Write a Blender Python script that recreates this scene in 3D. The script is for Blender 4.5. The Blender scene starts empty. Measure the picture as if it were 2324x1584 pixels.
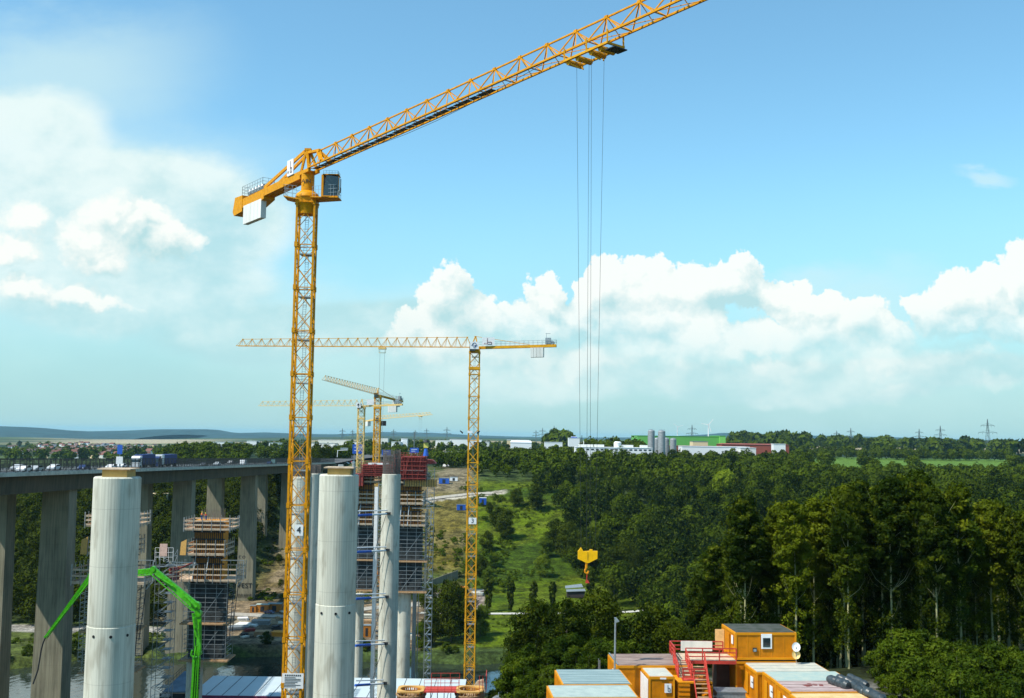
import bpy, math, random
import numpy as np
from mathutils import Vector, Matrix
from math import radians as R, sin, cos, pi
random.seed(7); rng = np.random.default_rng(7)
scene = bpy.context.scene
COL = scene.collection

# ---------------------------------------------------------------- camera
FPX = 2451.0; TH = math.atan(196/FPX); RO = 0.014
cf = Vector((0, cos(TH), sin(TH))); r0 = Vector((1, 0, 0)); u0 = Vector((0, -sin(TH), cos(TH)))
cr = r0*cos(RO)+u0*sin(RO); cu = u0*cos(RO)-r0*sin(RO)
cam = bpy.data.cameras.new('camera'); camo = bpy.data.objects.new('camera', cam); COL.objects.link(camo)
m = Matrix.Identity(4)
for i in range(3):
    m[i][0] = cr[i]; m[i][1] = cu[i]; m[i][2] = -cf[i]
camo.matrix_world = m
cam.sensor_width = 36; cam.lens = 36*FPX/2323.0; cam.clip_start = 1; cam.clip_end = 60000
scene.camera = camo

def ray(px, py): return cf*FPX + cr*(px-1161.5) - cu*(py-792)
def P(px, py, Y):
    d = ray(px, py); return d*(Y/d.y)
def Q(p):
    k = FPX/max(1e-3, p.dot(cf)); return (1161.5+k*p.dot(cr), 792-k*p.dot(cu))

# ---------------------------------------------------------------- sun, sky
SUN = Vector((0.62, 0.36, -0.97)).normalized()
sl = bpy.data.lights.new('sun', 'SUN'); so = bpy.data.objects.new('sun', sl); COL.objects.link(so)
sl.energy = 5.0; sl.angle = R(0.5); sl.color = (1.0, 0.95, 0.86)
so.rotation_euler = SUN.to_track_quat('-Z', 'Y').to_euler()
sun_el = math.asin(-SUN.z); sun_az = math.atan2(-SUN.x, -SUN.y)
world = bpy.data.worlds.new("World"); scene.world = world; world.use_nodes = True
wt = world.node_tree; wt.nodes.clear()
scene.view_settings.view_transform = 'Standard'; scene.view_settings.look = 'None'
scene.view_settings.exposure = 0.30; scene.view_settings.gamma = 1.0
SKYS = 0.145

def nd(t, typ, **kw):
    n = t.nodes.new(typ)
    for k, v in kw.items():
        if k.startswith('i'):
            n.inputs[int(k[1:])].default_value = v
        else: setattr(n, k, v)
    return n
def mth(t, op, a, b=None, c=None, clamp=False):
    n = t.nodes.new('ShaderNodeMath'); n.operation = op; n.use_clamp = clamp
    for i, v in enumerate((a, b, c)):
        if v is None: continue
        if isinstance(v, (int, float)): n.inputs[i].default_value = v
        else: t.links.new(v, n.inputs[i])
    return n.outputs[0]
def vm(t, op, a, b=None, c=None, s=None):
    n = t.nodes.new('ShaderNodeVectorMath'); n.operation = op
    for i, v in enumerate((a, b, c)):
        if v is None: continue
        if isinstance(v, (tuple, list)): n.inputs[i].default_value = v
        else: t.links.new(v, n.inputs[i])
    if s is not None:
        if isinstance(s, (int, float)): n.inputs['Scale'].default_value = s
        else: t.links.new(s, n.inputs['Scale'])
    return n.outputs['Value'] if op in ('LENGTH', 'DOT_PRODUCT') else n.outputs['Vector']
def mixc(t, f, a, b):
    n = t.nodes.new('ShaderNodeMix'); n.data_type = 'RGBA'
    for s, v in ((n.inputs[0], f), (n.inputs[6], a), (n.inputs[7], b)):
        if isinstance(v, (int, float)): s.default_value = v
        elif isinstance(v, (tuple, list)): s.default_value = (*v[:3], 1)
        else: t.links.new(v, s)
    return n.outputs[2]
def rampv(t, v, lo, hi):
    n = t.nodes.new('ShaderNodeMapRange'); n.interpolation_type = 'SMOOTHSTEP'
    t.links.new(v, n.inputs[0]); n.inputs[1].default_value = lo; n.inputs[2].default_value = hi
    return n.outputs[0]

# cumulus banks: direction-space ellipses (picture-plane units converted to view directions)
CUM = [(1012,668,66,70),(1060,712,95,66),(1110,732,90,56),(955,735,70,60),(1000,790,140,70),(1110,800,140,66),(1228,680,50,60),(1222,738,95,70),(1165,750,80,60),(1215,810,130,66),
 (1385,645,78,64),(1330,680,56,66),(1440,660,90,66),(1510,642,80,60),(1590,645,110,60),(1665,628,90,50),(1745,662,105,42),(1840,690,120,34),(1490,720,160,84),(1590,760,120,90),(1350,740,100,80),(1285,715,60,60),
 (1600,810,130,70),(1440,805,170,66),(1330,820,130,60),(1560,850,160,44),(1700,772,90,50),(1790,758,84,54),(1860,745,96,64),(1940,732,88,60),(2010,768,100,56),(1880,815,190,66),(2030,820,200,50),(2140,805,150,44),(1760,835,130,50),
 (2105,698,60,56),(2150,672,66,64),(2205,668,80,72),(2255,685,74,66),(2290,645,66,72),(2330,605,60,76),(2375,655,100,110),(2180,725,120,46),(2300,740,120,60),(2265,880,70,24),(2030,890,110,26)]
CUML = [(285,530,120,80),(250,490,96,60),(315,510,100,64),(190,545,80,66),(380,545,84,66),(240,580,100,56),(320,470,60,34),(60,655,96,46),(150,668,120,34),(225,686,90,24),(15,560,80,40),(60,500,70,40)]
def uv(px, py):
    d = ray(px, py); return (d.x/d.y, d.z/d.y)
def blobs(t, p, lst, k=0.12):
    cur = None
    for (x, y, a, b) in lst:
        u, v = uv(x, y)
        s = vm(t, 'SUBTRACT', p, (u, v, 0)); s = vm(t, 'MULTIPLY', s, (FPX/a, FPX/b, 0)); L = vm(t, 'LENGTH', s)
        cur = L if cur is None else mth(t, 'SMOOTH_MIN', cur, L, k)
    return cur
g = bpy.data.node_groups.new('cumulus_field', 'ShaderNodeTree')
g.interface.new_socket('Vector', in_out='INPUT', socket_type='NodeSocketVector')
g.interface.new_socket('Density', in_out='OUTPUT', socket_type='NodeSocketFloat')
gi = g.nodes.new('NodeGroupInput'); go = g.nodes.new('NodeGroupOutput')
p0 = gi.outputs[0]
n1 = nd(g, 'ShaderNodeTexNoise', noise_dimensions='2D'); n1.inputs['Scale'].default_value = 15; n1.inputs['Detail'].default_value = 7; n1.inputs['Roughness'].default_value = .62
g.links.new(p0, n1.inputs['Vector'])
dis = vm(g, 'SCALE', vm(g, 'SUBTRACT', n1.outputs['Color'], (.5, .5, .5)), s=0.055)
pd = vm(g, 'MULTIPLY', vm(g, 'ADD', p0, dis), (1, 1, 0))
L = blobs(g, pd, CUM+CUML, .2)
n2 = nd(g, 'ShaderNodeTexVoronoi', voronoi_dimensions='2D'); n2.inputs['Scale'].default_value = 46
n2.inputs['Detail'].default_value = 3; n2.inputs['Roughness'].default_value = .6; n2.inputs['Lacunarity'].default_value = 2.1; n2.normalize = True
g.links.new(vm(g, 'MULTIPLY', vm(g, 'ADD', p0, vm(g, 'SCALE', dis, s=.45)), (1, 1, 0)), n2.inputs['Vector'])
dn = mth(g, 'SUBTRACT', 1.0, L)
dn = mth(g, 'ADD', dn, mth(g, 'MULTIPLY', mth(g, 'SUBTRACT', .27, n2.outputs['Distance']), .75))
g.links.new(dn, go.inputs[0])

tc = nd(wt, 'ShaderNodeTexCoord')
sep = nd(wt, 'ShaderNodeSeparateXYZ'); wt.links.new(tc.outputs['Generated'], sep.inputs[0])
dy = mth(wt, 'MAXIMUM', sep.outputs[1], .04)
cmb = nd(wt, 'ShaderNodeCombineXYZ')
wt.links.new(mth(wt, 'DIVIDE', sep.outputs[0], dy), cmb.inputs[0]); wt.links.new(mth(wt, 'DIVIDE', sep.outputs[2], dy), cmb.inputs[1])
pv = cmb.outputs[0]
sk = nd(wt, 'ShaderNodeTexSky'); sk.sky_type = 'NISHITA'; sk.sun_disc = False
sk.sun_elevation = sun_el; sk.sun_rotation = sun_az; sk.air_density = 1.0; sk.dust_density = .35; sk.ozone_density = 1.6
tint = nd(wt, 'ShaderNodeMix'); tint.data_type = 'RGBA'; tint.blend_type = 'MULTIPLY'; tint.inputs[0].default_value = 1
wt.links.new(sk.outputs[0], tint.inputs[6]); tint.inputs[7].default_value = (.82, 1.19, 1.15, 1)
W = 1/SKYS
def wc(c): return tuple(x*W/1.231 for x in c)
el = sep.outputs[2]
def noise2(sc, det, rough, st=(1, 1, 1), off=(0, 0, 0)):
    n = nd(wt, 'ShaderNodeTexNoise', noise_dimensions='2D'); n.inputs['Scale'].default_value = sc; n.inputs['Detail'].default_value = det; n.inputs['Roughness'].default_value = rough
    wt.links.new(vm(wt, 'ADD', vm(wt, 'MULTIPLY', pv, st), off), n.inputs['Vector']); return n
nv = noise2(3.2, 7, .6, (1, 2.1, 1)); nw = noise2(6, 7, .6, (1, 1.7, 1), (3, 1, 0)); nb = noise2(11, 5, .55, (1, 1.25, 1), (7, 2, 0))
def cn(n, k): return mth(wt, 'MULTIPLY', mth(wt, 'SUBTRACT', n.outputs['Fac'], .5), k)
def warp(n, k): return vm(wt, 'MULTIPLY', vm(wt, 'ADD', pv, vm(wt, 'SCALE', vm(wt, 'SUBTRACT', n.outputs['Color'], (.5, .5, .5)), s=k)), (1, 1, 0))
lowf = mth(wt, 'SUBTRACT', 1.0, rampv(wt, mth(wt, 'ADD', el, cn(nv, .05)), .0, .25))
c0 = mixc(wt, mth(wt, 'MULTIPLY', lowf, .88), tint.outputs[2], wc((.375, .635, .70)))
# wide thin veil
SOFT = [(250,420,480,200),(120,150,420,190),(80,200,300,150),(150,620,520,200),(760,760,420,130),(1100,860,620,110),(1900,860,620,110),(1950,700,300,90),(2275,392,66,24),(1850,640,140,50),(560,480,130,110)]
Ls = blobs(wt, warp(nv, .12), SOFT, .3)
veil = rampv(wt, mth(wt, 'ADD', mth(wt, 'SUBTRACT', 1.0, Ls), cn(nv, 1.1)), -.25, .85)
c1 = mixc(wt, mth(wt, 'MULTIPLY', veil, mth(wt, 'SUBTRACT', .66, mth(wt, 'MULTIPLY', lowf, .34))), c0, wc((.66, .89, .90)))
# bright sheet of high cloud on the left with a clean upper edge
SHEET = [(290,470,400,170),(450,510,240,150),(100,520,320,230),(30,330,260,160),(340,640,330,130),(800,740,360,76),(560,760,280,86),(1150,850,380,76),(1800,870,420,60),(2150,840,300,50)]
Lw = blobs(wt, warp(nw, .035), SHEET, .2)
dw = mth(wt, 'SUBTRACT', 1.0, Lw)
sha = rampv(wt, mth(wt, 'ADD', dw, cn(nw, .6)), -.02, .30)
shc = mixc(wt, rampv(wt, mth(wt, 'ADD', mth(wt, 'ADD', cn(nw, 1.3), cn(nb, .7)), mth(wt, 'MULTIPLY', el, 1.6)), -.05, .55), wc((.47, .76, .80)), wc((.86, .99, .97)))
c1 = mixc(wt, mth(wt, 'MULTIPLY', sha, mth(wt, 'SUBTRACT', .90, mth(wt, 'MULTIPLY', lowf, .30))), c1, shc)
ga = wt.nodes.new('ShaderNodeGroup'); ga.node_tree = g; wt.links.new(pv, ga.inputs[0])
gb = wt.nodes.new('ShaderNodeGroup'); gb.node_tree = g; wt.links.new(vm(wt, 'ADD', pv, (-.009, .016, 0)), gb.inputs[0])
dena = ga.outputs[0]
base = rampv(wt, mth(wt, 'ADD', el, cn(nb, .06)), .030, .125)        # 0 in the dissolving cloud bases, 1 in the heads
lft = mth(wt, 'SUBTRACT', 1.0, rampv(wt, sep.outputs[0], -.40, -.16))
wdt = mth(wt, 'ADD', mth(wt, 'ADD', .10, mth(wt, 'MULTIPLY', lft, .38)), mth(wt, 'MULTIPLY', mth(wt, 'SUBTRACT', 1.0, base), .65))
alpha = mth(wt, 'DIVIDE', dena, wdt, clamp=True); alpha = mth(wt, 'SMOOTH_MIN', alpha, 1.0, .25, clamp=True)
light = mth(wt, 'MULTIPLY', mth(wt, 'SUBTRACT', dena, gb.outputs[0]), 1.0)
shd = mth(wt, 'ADD', mth(wt, 'ADD', light, cn(nb, 2.4)), mth(wt, 'ADD', .48, mth(wt, 'MULTIPLY', base, .30)), clamp=True)
ccol = mixc(wt, shd, wc((.50, .76, .79)), wc((1.0, 1.03, .985)))
c2 = mixc(wt, mth(wt, 'MULTIPLY', alpha, mth(wt, 'ADD', .10, mth(wt, 'MULTIPLY', base, .88))), c1, ccol)
bg = nd(wt, 'ShaderNodeBackground'); bg.inputs[1].default_value = SKYS
wt.links.new(c2, bg.inputs[0]); wo = nd(wt, 'ShaderNodeOutputWorld'); wt.links.new(bg.outputs[0], wo.inputs[0])
world.cycles.sampling_method = 'MANUAL'; world.cycles.sample_map_resolution = 512
scene.cycles.max_bounces = 6; scene.cycles.diffuse_bounces = 3; scene.cycles.transparent_max_bounces = 8
scene.cycles.use_denoising = True

# ---------------------------------------------------------------- helpers
ORG = {}
def mat(name, col, rough=.7, metal=0, var=.25, vscale=1.5, bump=0, stretch=(1,1,1), col2=None, spec=.3, coord='Object'):
    m = bpy.data.materials.new(name); m.use_nodes = True; t = m.node_tree; b = t.nodes['Principled BSDF']
    b.inputs['Roughness'].default_value = rough; b.inputs['Metallic'].default_value = metal
    b.inputs['Specular IOR Level'].default_value = spec
    tcn = nd(t, 'ShaderNodeTexCoord'); v = vm(t, 'MULTIPLY', tcn.outputs[coord], stretch)
    n = nd(t, 'ShaderNodeTexNoise'); n.inputs['Scale'].default_value = vscale; n.inputs['Detail'].default_value = 5; n.inputs['Roughness'].default_value = .65
    t.links.new(v, n.inputs['Vector'])
    c2 = col2 or tuple(x*(1-var) for x in col)
    f = rampv(t, n.outputs['Fac'], .35, .68)
    t.links.new(mixc(t, f, col, c2), b.inputs['Base Color'])
    if bump:
        bp = nd(t, 'ShaderNodeBump'); bp.inputs['Strength'].default_value = bump; bp.inputs['Distance'].default_value = .05
        t.links.new(n.outputs['Fac'], bp.inputs['Height']); t.links.new(bp.outputs[0], b.inputs['Normal'])
    return m
def tag(o, label=None, cat=None, group=None, kind=None):
    if label: o['label'] = label
    if cat: o['category'] = cat
    if group: o['group'] = group
    if kind: o['kind'] = kind
    return o
def thing(name, loc, label, cat, group=None, rz=0):
    o = bpy.data.objects.new(name, None); COL.objects.link(o); o.empty_display_size = .5
    o.location = loc; o.rotation_euler = (0, 0, rz); ORG[o.name] = (Vector(loc), rz)
    return tag(o, label, cat, group)
class MB:
    def __init__(s): s.v = []; s.f = []; s.mi = []
    def add(s, vs, fs, mi=0):
        n = len(s.v); s.v += [Vector(v) for v in vs]; s.f += [tuple(i+n for i in f) for f in fs]; s.mi += [mi]*len(fs); return s
    def hexa(s, b, t, mi=0):   # 4 bottom + 4 top points
        return s.add(list(b)+list(t), [(3,2,1,0),(4,5,6,7),(0,1,5,4),(1,2,6,5),(2,3,7,6),(3,0,4,7)], mi)
    def box(s, c, d, rz=0, mi=0):
        hx, hy, hz = d[0]/2, d[1]/2, d[2]/2; ca, sa = cos(rz), sin(rz)
        q = [(-hx,-hy),(hx,-hy),(hx,hy),(-hx,hy)]
        q = [(c[0]+x*ca-y*sa, c[1]+x*sa+y*ca) for x, y in q]
        return s.hexa([(x, y, c[2]-hz) for x, y in q], [(x, y, c[2]+hz) for x, y in q], mi)
    def bar(s, p, q, w=.1, h=None, up=Vector((0,0,1)), mi=0):
        p = Vector(p); q = Vector(q); d = (q-p)
        if d.length < 1e-6: return s
        d.normalize(); h = h or w
        if abs(d.dot(up)) > .98: up = Vector((1,0,0))
        x = d.cross(up).normalized(); y = x.cross(d).normalized(); x = x*w/2; y = y*h/2
        return s.hexa([p-x-y, p+x-y, p+x+y, p-x+y], [q-x-y, q+x-y, q+x+y, q-x+y], mi)
    def tube(s, p, q, r0=.1, r1=None, n=8, cap=True, mi=0):
        p = Vector(p); q = Vector(q); d = (q-p).normalized(); r1 = r0 if r1 is None else r1
        up = Vector((0,0,1)) if abs(d.z) < .95 else Vector((1,0,0))
        x = d.cross(up).normalized(); y = x.cross(d).normalized()
        vs = []
        for c, r in ((p, r0), (q, r1)):
            vs += [c + x*(r*cos(2*pi*i/n)) + y*(r*sin(2*pi*i/n)) for i in range(n)]
        fs = [(i, (i+1) % n, n+(i+1) % n, n+i) for i in range(n)]
        if cap: fs += [tuple(range(n-1, -1, -1)), tuple(range(n, 2*n))]
        return s.add(vs, fs, mi)
    def path(s, pts, r, n=6):
        for a, b in zip(pts[:-1], pts[1:]): s.tube(a, b, r, r, n)
        return s
    def lathe(s, c, prof, n=32, mi=0):
        vs = []; c = Vector(c)
        for (r, z) in prof: vs += [(c.x+r*cos(2*pi*i/n), c.y+r*sin(2*pi*i/n), c.z+z) for i in range(n)]
        fs = []
        for k in range(len(prof)-1):
            for i in range(n): fs.append((k*n+i, k*n+(i+1) % n, (k+1)*n+(i+1) % n, (k+1)*n+i))
        fs.append(tuple(range(n-1, -1, -1))); fs.append(tuple(range((len(prof)-1)*n, len(prof)*n)))
        return s.add(vs, fs, mi)
    def prism(s, pts, off, mi=0):   # polygon pts extruded by vector off
        n = len(pts); off = Vector(off); a = [Vector(p) for p in pts]
        return s.add(a+[p+off for p in a], [tuple(range(n-1, -1, -1)), tuple(range(n, 2*n))]+[(i, (i+1) % n, n+(i+1) % n, n+i) for i in range(n)], mi)
    def build(s, name, mt, parent=None, smooth=False, origin=None):
        me = bpy.data.meshes.new(name)
        if parent is not None: o0, rz = ORG[parent.name]
        else: o0, rz = Vector(origin or (0,0,0)), 0
        M = Matrix.Rotation(-rz, 3, 'Z')
        me.from_pydata([tuple(M @ (v-o0)) for v in s.v], [], s.f)
        for m_ in (mt if isinstance(mt, (list, tuple)) else [mt]): me.materials.append(m_)
        if any(s.mi): me.polygons.foreach_set('material_index', s.mi)
        if smooth:
            me.polygons.foreach_set('use_smooth', [True]*len(me.polygons))
            try: me.set_sharp_from_angle(angle=R(40))
            except Exception: pass
        o = bpy.data.objects.new(name, me); COL.objects.link(o)
        if parent is not None: o.parent = parent
        else: o.location = o0
        ORG[o.name] = (o0, rz)
        return o
def solo(mb, name, mt, label, cat, group=None, origin=None, smooth=False):
    return tag(mb.build(name, mt, None, smooth, origin or tuple(mb.v[0])), label, cat, group)
def kids(o): return [c for c in o.children]
def copy_tree(o, parent=None):
    c = o.copy(); COL.objects.link(c); c.parent = parent
    ORG[c.name] = ORG.get(o.name, (Vector((0,0,0)), 0))
    for ch in list(o.children): copy_tree(ch, c)
    return c
def text(name, s, size, pos, right, up, mt, parent, ext=.02, flip=False):
    cu_ = bpy.data.curves.new('txt', 'FONT'); cu_.body = s; cu_.size = size; cu_.extrude = ext; cu_.align_x = 'CENTER'; cu_.align_y = 'CENTER'
    to = bpy.data.objects.new('txt', cu_); me = bpy.data.meshes.new_from_object(to); bpy.data.objects.remove(to)
    right = Vector(right).normalized(); up = Vector(up).normalized(); nrm = right.cross(up)
    M = Matrix((right, up, nrm)).transposed(); pos = Vector(pos)
    mb = MB(); mb.v = [M @ v.co + pos for v in me.vertices]; mb.f = [tuple(p.vertices) for p in me.polygons]; mb.mi = [0]*len(mb.f)
    return mb.build(name, mt, parent)

# ---------------------------------------------------------------- materials
def concrete(name, a, b, vs=1.0, joints=0, streak=7.0, bumpy=.4):
    m = bpy.data.materials.new(name); m.use_nodes = True; t = m.node_tree; bs = t.nodes['Principled BSDF']
    bs.inputs['Roughness'].default_value = .85; bs.inputs['Specular IOR Level'].default_value = .2
    tcn = nd(t, 'ShaderNodeTexCoord'); o = tcn.outputs['Object']
    n = nd(t, 'ShaderNodeTexNoise'); n.inputs['Scale'].default_value = 1; n.inputs['Detail'].default_value = 4; n.inputs['Roughness'].default_value = .7
    t.links.new(vm(t, 'MULTIPLY', o, (streak, streak, .05)), n.inputs['Vector'])
    n2 = nd(t, 'ShaderNodeTexNoise'); n2.inputs['Scale'].default_value = .35*vs; n2.inputs['Detail'].default_value = 5
    t.links.new(vm(t, 'MULTIPLY', o, (1, 1, .4)), n2.inputs['Vector'])
    f = mth(t, 'ADD', mth(t, 'MULTIPLY', rampv(t, n.outputs['Fac'], .40, .62), .62), mth(t, 'MULTIPLY', rampv(t, n2.outputs['Fac'], .38, .68), .48), clamp=True)
    c = mixc(t, f, a, b)
    if joints:
        sp = nd(t, 'ShaderNodeSeparateXYZ'); t.links.new(o, sp.inputs[0])
        fr = mth(t, 'FRACT', mth(t, 'MULTIPLY', sp.outputs[2], 1/joints))
        ln = mth(t, 'LESS_THAN', fr, .012)
        c = mixc(t, mth(t, 'MULTIPLY', ln, .22), c, tuple(x*.35 for x in b))
        st = nd(t, 'ShaderNodeTexNoise'); st.inputs['Scale'].default_value = .9; t.links.new(vm(t, 'MULTIPLY', o, (1.4, 1.4, .35)), st.inputs['Vector'])
        c = mixc(t, mth(t, 'MULTIPLY', rampv(t, st.outputs['Fac'], .52, .72), .45), c, (.24, .21, .15))
    t.links.new(c, bs.inputs['Base Color'])
    bp = nd(t, 'ShaderNodeBump'); bp.inputs['Strength'].default_value = bumpy; bp.inputs['Distance'].default_value = .03
    t.links.new(n.outputs['Fac'], bp.inputs['Height']); t.links.new(bp.outputs[0], bs.inputs['Normal'])
    return m
M = {}
M['conc'] = concrete('pale_board_marked_concrete', (.63, .62, .52), (.41, .405, .335), joints=5.0)
M['conc_old'] = concrete('weathered_concrete', (.27, .25, .175), (.145, .135, .095), joints=4.0, streak=3.0)
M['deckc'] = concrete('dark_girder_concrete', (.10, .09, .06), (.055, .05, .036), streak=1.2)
M['fascia'] = mat('fascia_concrete', (.50, .52, .45), .85, var=.35, vscale=.6)
M['yellow'] = mat('crane_yellow_paint', (.68, .29, .003), .55, var=.25, vscale=2.2, spec=.15)
M['yellow2'] = mat('faded_crane_yellow', (.70, .34, .015), .6, var=.25, vscale=1.5, spec=.12)
M['yellow3'] = mat('pale_crane_yellow', (.78, .55, .20), .5, var=.2, vscale=1.5)
M['hookyel'] = mat('hook_block_yellow', (.88, .47, .006), .5, var=.12, vscale=3, spec=.15)
M['orange'] = mat('container_orange_paint', (.60, .205, .002), .55, var=.28, vscale=1.1, bump=.1, spec=.18)
M['orange_f'] = mat('container_frame_orange', (.68, .27, .006), .55, spec=.18, var=.15, vscale=1.0)
M['grey'] = mat('galvanised_steel', (.38, .42, .43), .45, .6, var=.3, vscale=3)
M['dark'] = mat('dark_steel', (.035, .04, .045), .5, .2, var=.3, vscale=2)
M['black'] = mat('black_paint', (.012, .012, .014), .6, var=.2)
M['white'] = mat('white_paint', (.80, .81, .80), .5, var=.12, vscale=2)
M['cwt'] = concrete('ballast_concrete', (.72, .73, .68), (.58, .59, .55), streak=3)
M['glass'] = mat('dark_glass', (.02, .035, .04), .06, .0, var=.3, vscale=1, spec=.8)
M['wood'] = mat('formwork_timber', (.46, .29, .15), .8, var=.4, vscale=3, stretch=(1,1,.3))
M['board'] = mat('bleached_boards', (.60, .46, .32), .85, var=.35, vscale=2)
M['ply'] = mat('orange_plywood', (.78, .32, .03), .7, var=.45, vscale=2.5, stretch=(3,3,.3))
M['plyy'] = mat('yellow_plywood', (.60, .35, .10), .65, var=.2, vscale=2)
M['red3'] = mat('faded_red_steel', (.36, .065, .05), .65, var=.5, vscale=2)
M['red'] = mat('red_steel_paint', (.55, .055, .035), .5, var=.35, vscale=2)
M['red2'] = mat('brick_red_formwork', (.33, .05, .04), .7, var=.5, vscale=1.6, col2=(.13, .04, .035))
M['green'] = mat('bright_green_paint', (.065, .42, .005), .45, var=.45, vscale=2.5, spec=.35)
M['blue'] = mat('blue_paint', (.03, .12, .50), .45, var=.2)
M['bluesign'] = mat('blue_sign', (.02, .09, .45), .4, var=.1)
M['rebar'] = mat('steel_rebar', (.20, .17, .15), .6, .3, var=.4, vscale=4)
M['bark'] = mat('tree_bark', (.16, .15, .10), .9, var=.5, vscale=2, stretch=(1,1,.3))
M['barkpale'] = mat('pale_sunlit_bark', (.44, .42, .20), .9, var=.5, vscale=1.5, stretch=(1,1,.3))  # warm sunlit tone is put into the bark colour
M['tyre'] = mat('tyre_rubber', (.02, .02, .02), .8)
M['rail'] = mat('dark_railing_paint', (.025, .03, .032), .6)
# ---------------------------------------------------------------- terrain
def ss(x, a, b):
    t = np.clip((x-a)/(b-a), 0, 1); return t*t*(3-2*t)
def vnoise(X, Y, s, seed=0):
    X = np.asarray(X, float)/s+seed*17.3; Y = np.asarray(Y, float)/s-seed*9.1
    xi = np.floor(X); yi = np.floor(Y); fx = X-xi; fy = Y-yi; fx = fx*fx*(3-2*fx); fy = fy*fy*(3-2*fy)
    h = lambda a, b: np.modf(np.abs(np.sin(a*127.1+b*311.7+seed*5.3)*43758.5453))[0]
    return (h(xi, yi)*(1-fx)+h(xi+1, yi)*fx)*(1-fy)+(h(xi, yi+1)*(1-fx)+h(xi+1, yi+1)*fx)*fy
def fbm(X, Y, s, n=4, seed=0):
    return sum(vnoise(X, Y, s/2**k, seed+k)*.5**k for k in range(n))/(2-.5**(n-1))
def bank(X): return 371-np.maximum(0, -X-140)*1.1+3*np.sin(X/17.)+2*np.sin(X/7.3)
def H(X, Y):
    X = np.asarray(X, float); Y = np.asarray(Y, float)
    bx = ss(X, 48, 150)
    valley = -73*(1-bx)-40*bx
    wl = 1-ss(X, -6, 4)                                    # 1 on the building-site side
    b2 = ss(X, 32, 62)
    tn = wl*ss(Y, 55, 250)+(1-wl)*(ss(Y, 112, 245)*(1-b2)+ss(Y, 122, 290)*b2)
    near = -24.7+(valley+24.7)*tn
    toe = 462+26*ss(-X, 60, 80)-78*ss(-X, 118, 150)
    width = 292+(250)*ss(X, 60, 160)
    wide = ss(Y, toe, toe+width)
    r_ = X/np.maximum(Y, 1)
    plateau = -25+4*ss(X, -155, -135)*(1-ss(X, -108, -90))-18*(1-ss(X, -160, -128))*(1-ss(r_, -.37, -.30)*ss(Y, 720, 950))
    h = np.where(Y < 300, near, valley+(plateau-valley)*wide)
    r = X/np.maximum(Y, 1)
    far = -62+34*ss(r, -.36, -.1)+6*ss(r, .1, .3)
    h = h*(1-ss(Y, 950, 3000))+far*ss(Y, 950, 3000)
    # river channel
    ch = ss(Y+40*ss(-X, 84, 100), 316, 322)*(1-ss(Y-bank(X), -5, 1))*(1-ss(X, 64, 90))
    h = h*(1-ch)-80*ch
    h = h+(fbm(X, Y, 40, 4, 3)-.5)*3.0*ss(Y, 120, 200)*(1-ch)*(1-ss(Y, 420, 440)*(1-ss(Y, 462, 480)))
    h = h+(fbm(X, Y, 900, 3, 9)-.5)*16*ss(Y, 1500, 4000)
    return h
def Hs(x, y): return float(H(np.array([x]), np.array([y]))[0])
def axis(a, b, step, lo, hi, g=1.16):
    out = list(np.arange(a, b+.1, step)); s = step; v = out[-1]
    while v < hi: s *= g; v += s; out.append(v)
    s = step; v = out[0]; pre = []
    while v > lo: s *= g; v -= s; pre.append(v)
    return np.array(pre[::-1]+out)
gx = axis(-230, 210, 2.6, -14000, 14000); gy = axis(70, 900, 3.0, -300, 30000, 1.10)
GX, GY = np.meshgrid(gx, gy); GZ = H(GX, GY)
nx, ny = len(gx), len(gy)
co = np.stack([GX, GY, GZ], -1).reshape(-1, 3)
idx = np.arange(nx*ny).reshape(ny, nx)
fa = np.stack([idx[:-1, :-1], idx[:-1, 1:], idx[1:, 1:], idx[1:, :-1]], -1).reshape(-1, 4)
def npmesh(name, co, fa, k=4):
    me = bpy.data.meshes.new(name); me.vertices.add(len(co)); me.vertices.foreach_set('co', np.asarray(co, np.float32).ravel())
    me.loops.add(len(fa)*k); me.loops.foreach_set('vertex_index', np.asarray(fa, np.int32).ravel())
    me.polygons.add(len(fa)); me.polygons.foreach_set('loop_start', np.arange(0, len(fa)*k, k, dtype=np.int32))
    try: me.polygons.foreach_set('loop_total', np.full(len(fa), k, dtype=np.int32))
    except Exception: pass
    me.update(calc_edges=True); return me
gme = npmesh('ground', co, fa)
gme.polygons.foreach_set('use_smooth', [True]*len(fa))
# ground cover: what grows or lies where
X, Y = GX.ravel(), GY.ravel()
kx = FPX/np.maximum(1e-3, X*cf.x+Y*cf.y+GZ.ravel()*cf.z)
PXX = 1161.5+kx*(X*cr.x+Y*cr.y+GZ.ravel()*cr.z)
def C(*c): return np.array(c, float)
col = np.tile(C(.055, .085, .022), (len(X), 1))
def put(mask, c, a=1.0):
    global col
    w = (np.clip(mask, 0, 1)*a)[:, None]; col = col*(1-w)+C(*c)*w
fl = fbm(X, Y, 60, 4, 1); f2 = fbm(X, Y, 9, 3, 5)
fieldn = vnoise(X, Y*.6, 420, 2); fieldn2 = vnoise(X*.5, Y, 700, 4)
farm = ss(Y, 800, 900)
put(farm, (.06, .09, .03)); put(farm*(fieldn > .62), (.10, .15, .04)); put(farm*(fieldn2 > .74)*(Y < 5000), (.36, .31, .18)); put(farm*((fieldn+fieldn2) < .95), (.03, .055, .025))
stub = (Y > 4800)*(Y < 7400)*(X/Y < -.27)*(X/Y > -.41); put(stub*1.0, (.50, .42, .27))
stub2 = (Y > 1500)*(Y < 1900)*(X/Y < -.05)*(X/Y > -.2); put(stub2*1.0, (.42, .33, .16))
stub3 = (Y > 2300)*(Y < 3600)*(X/Y > .18); put(stub3*(fl > .38), (.50, .42, .26))
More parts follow.
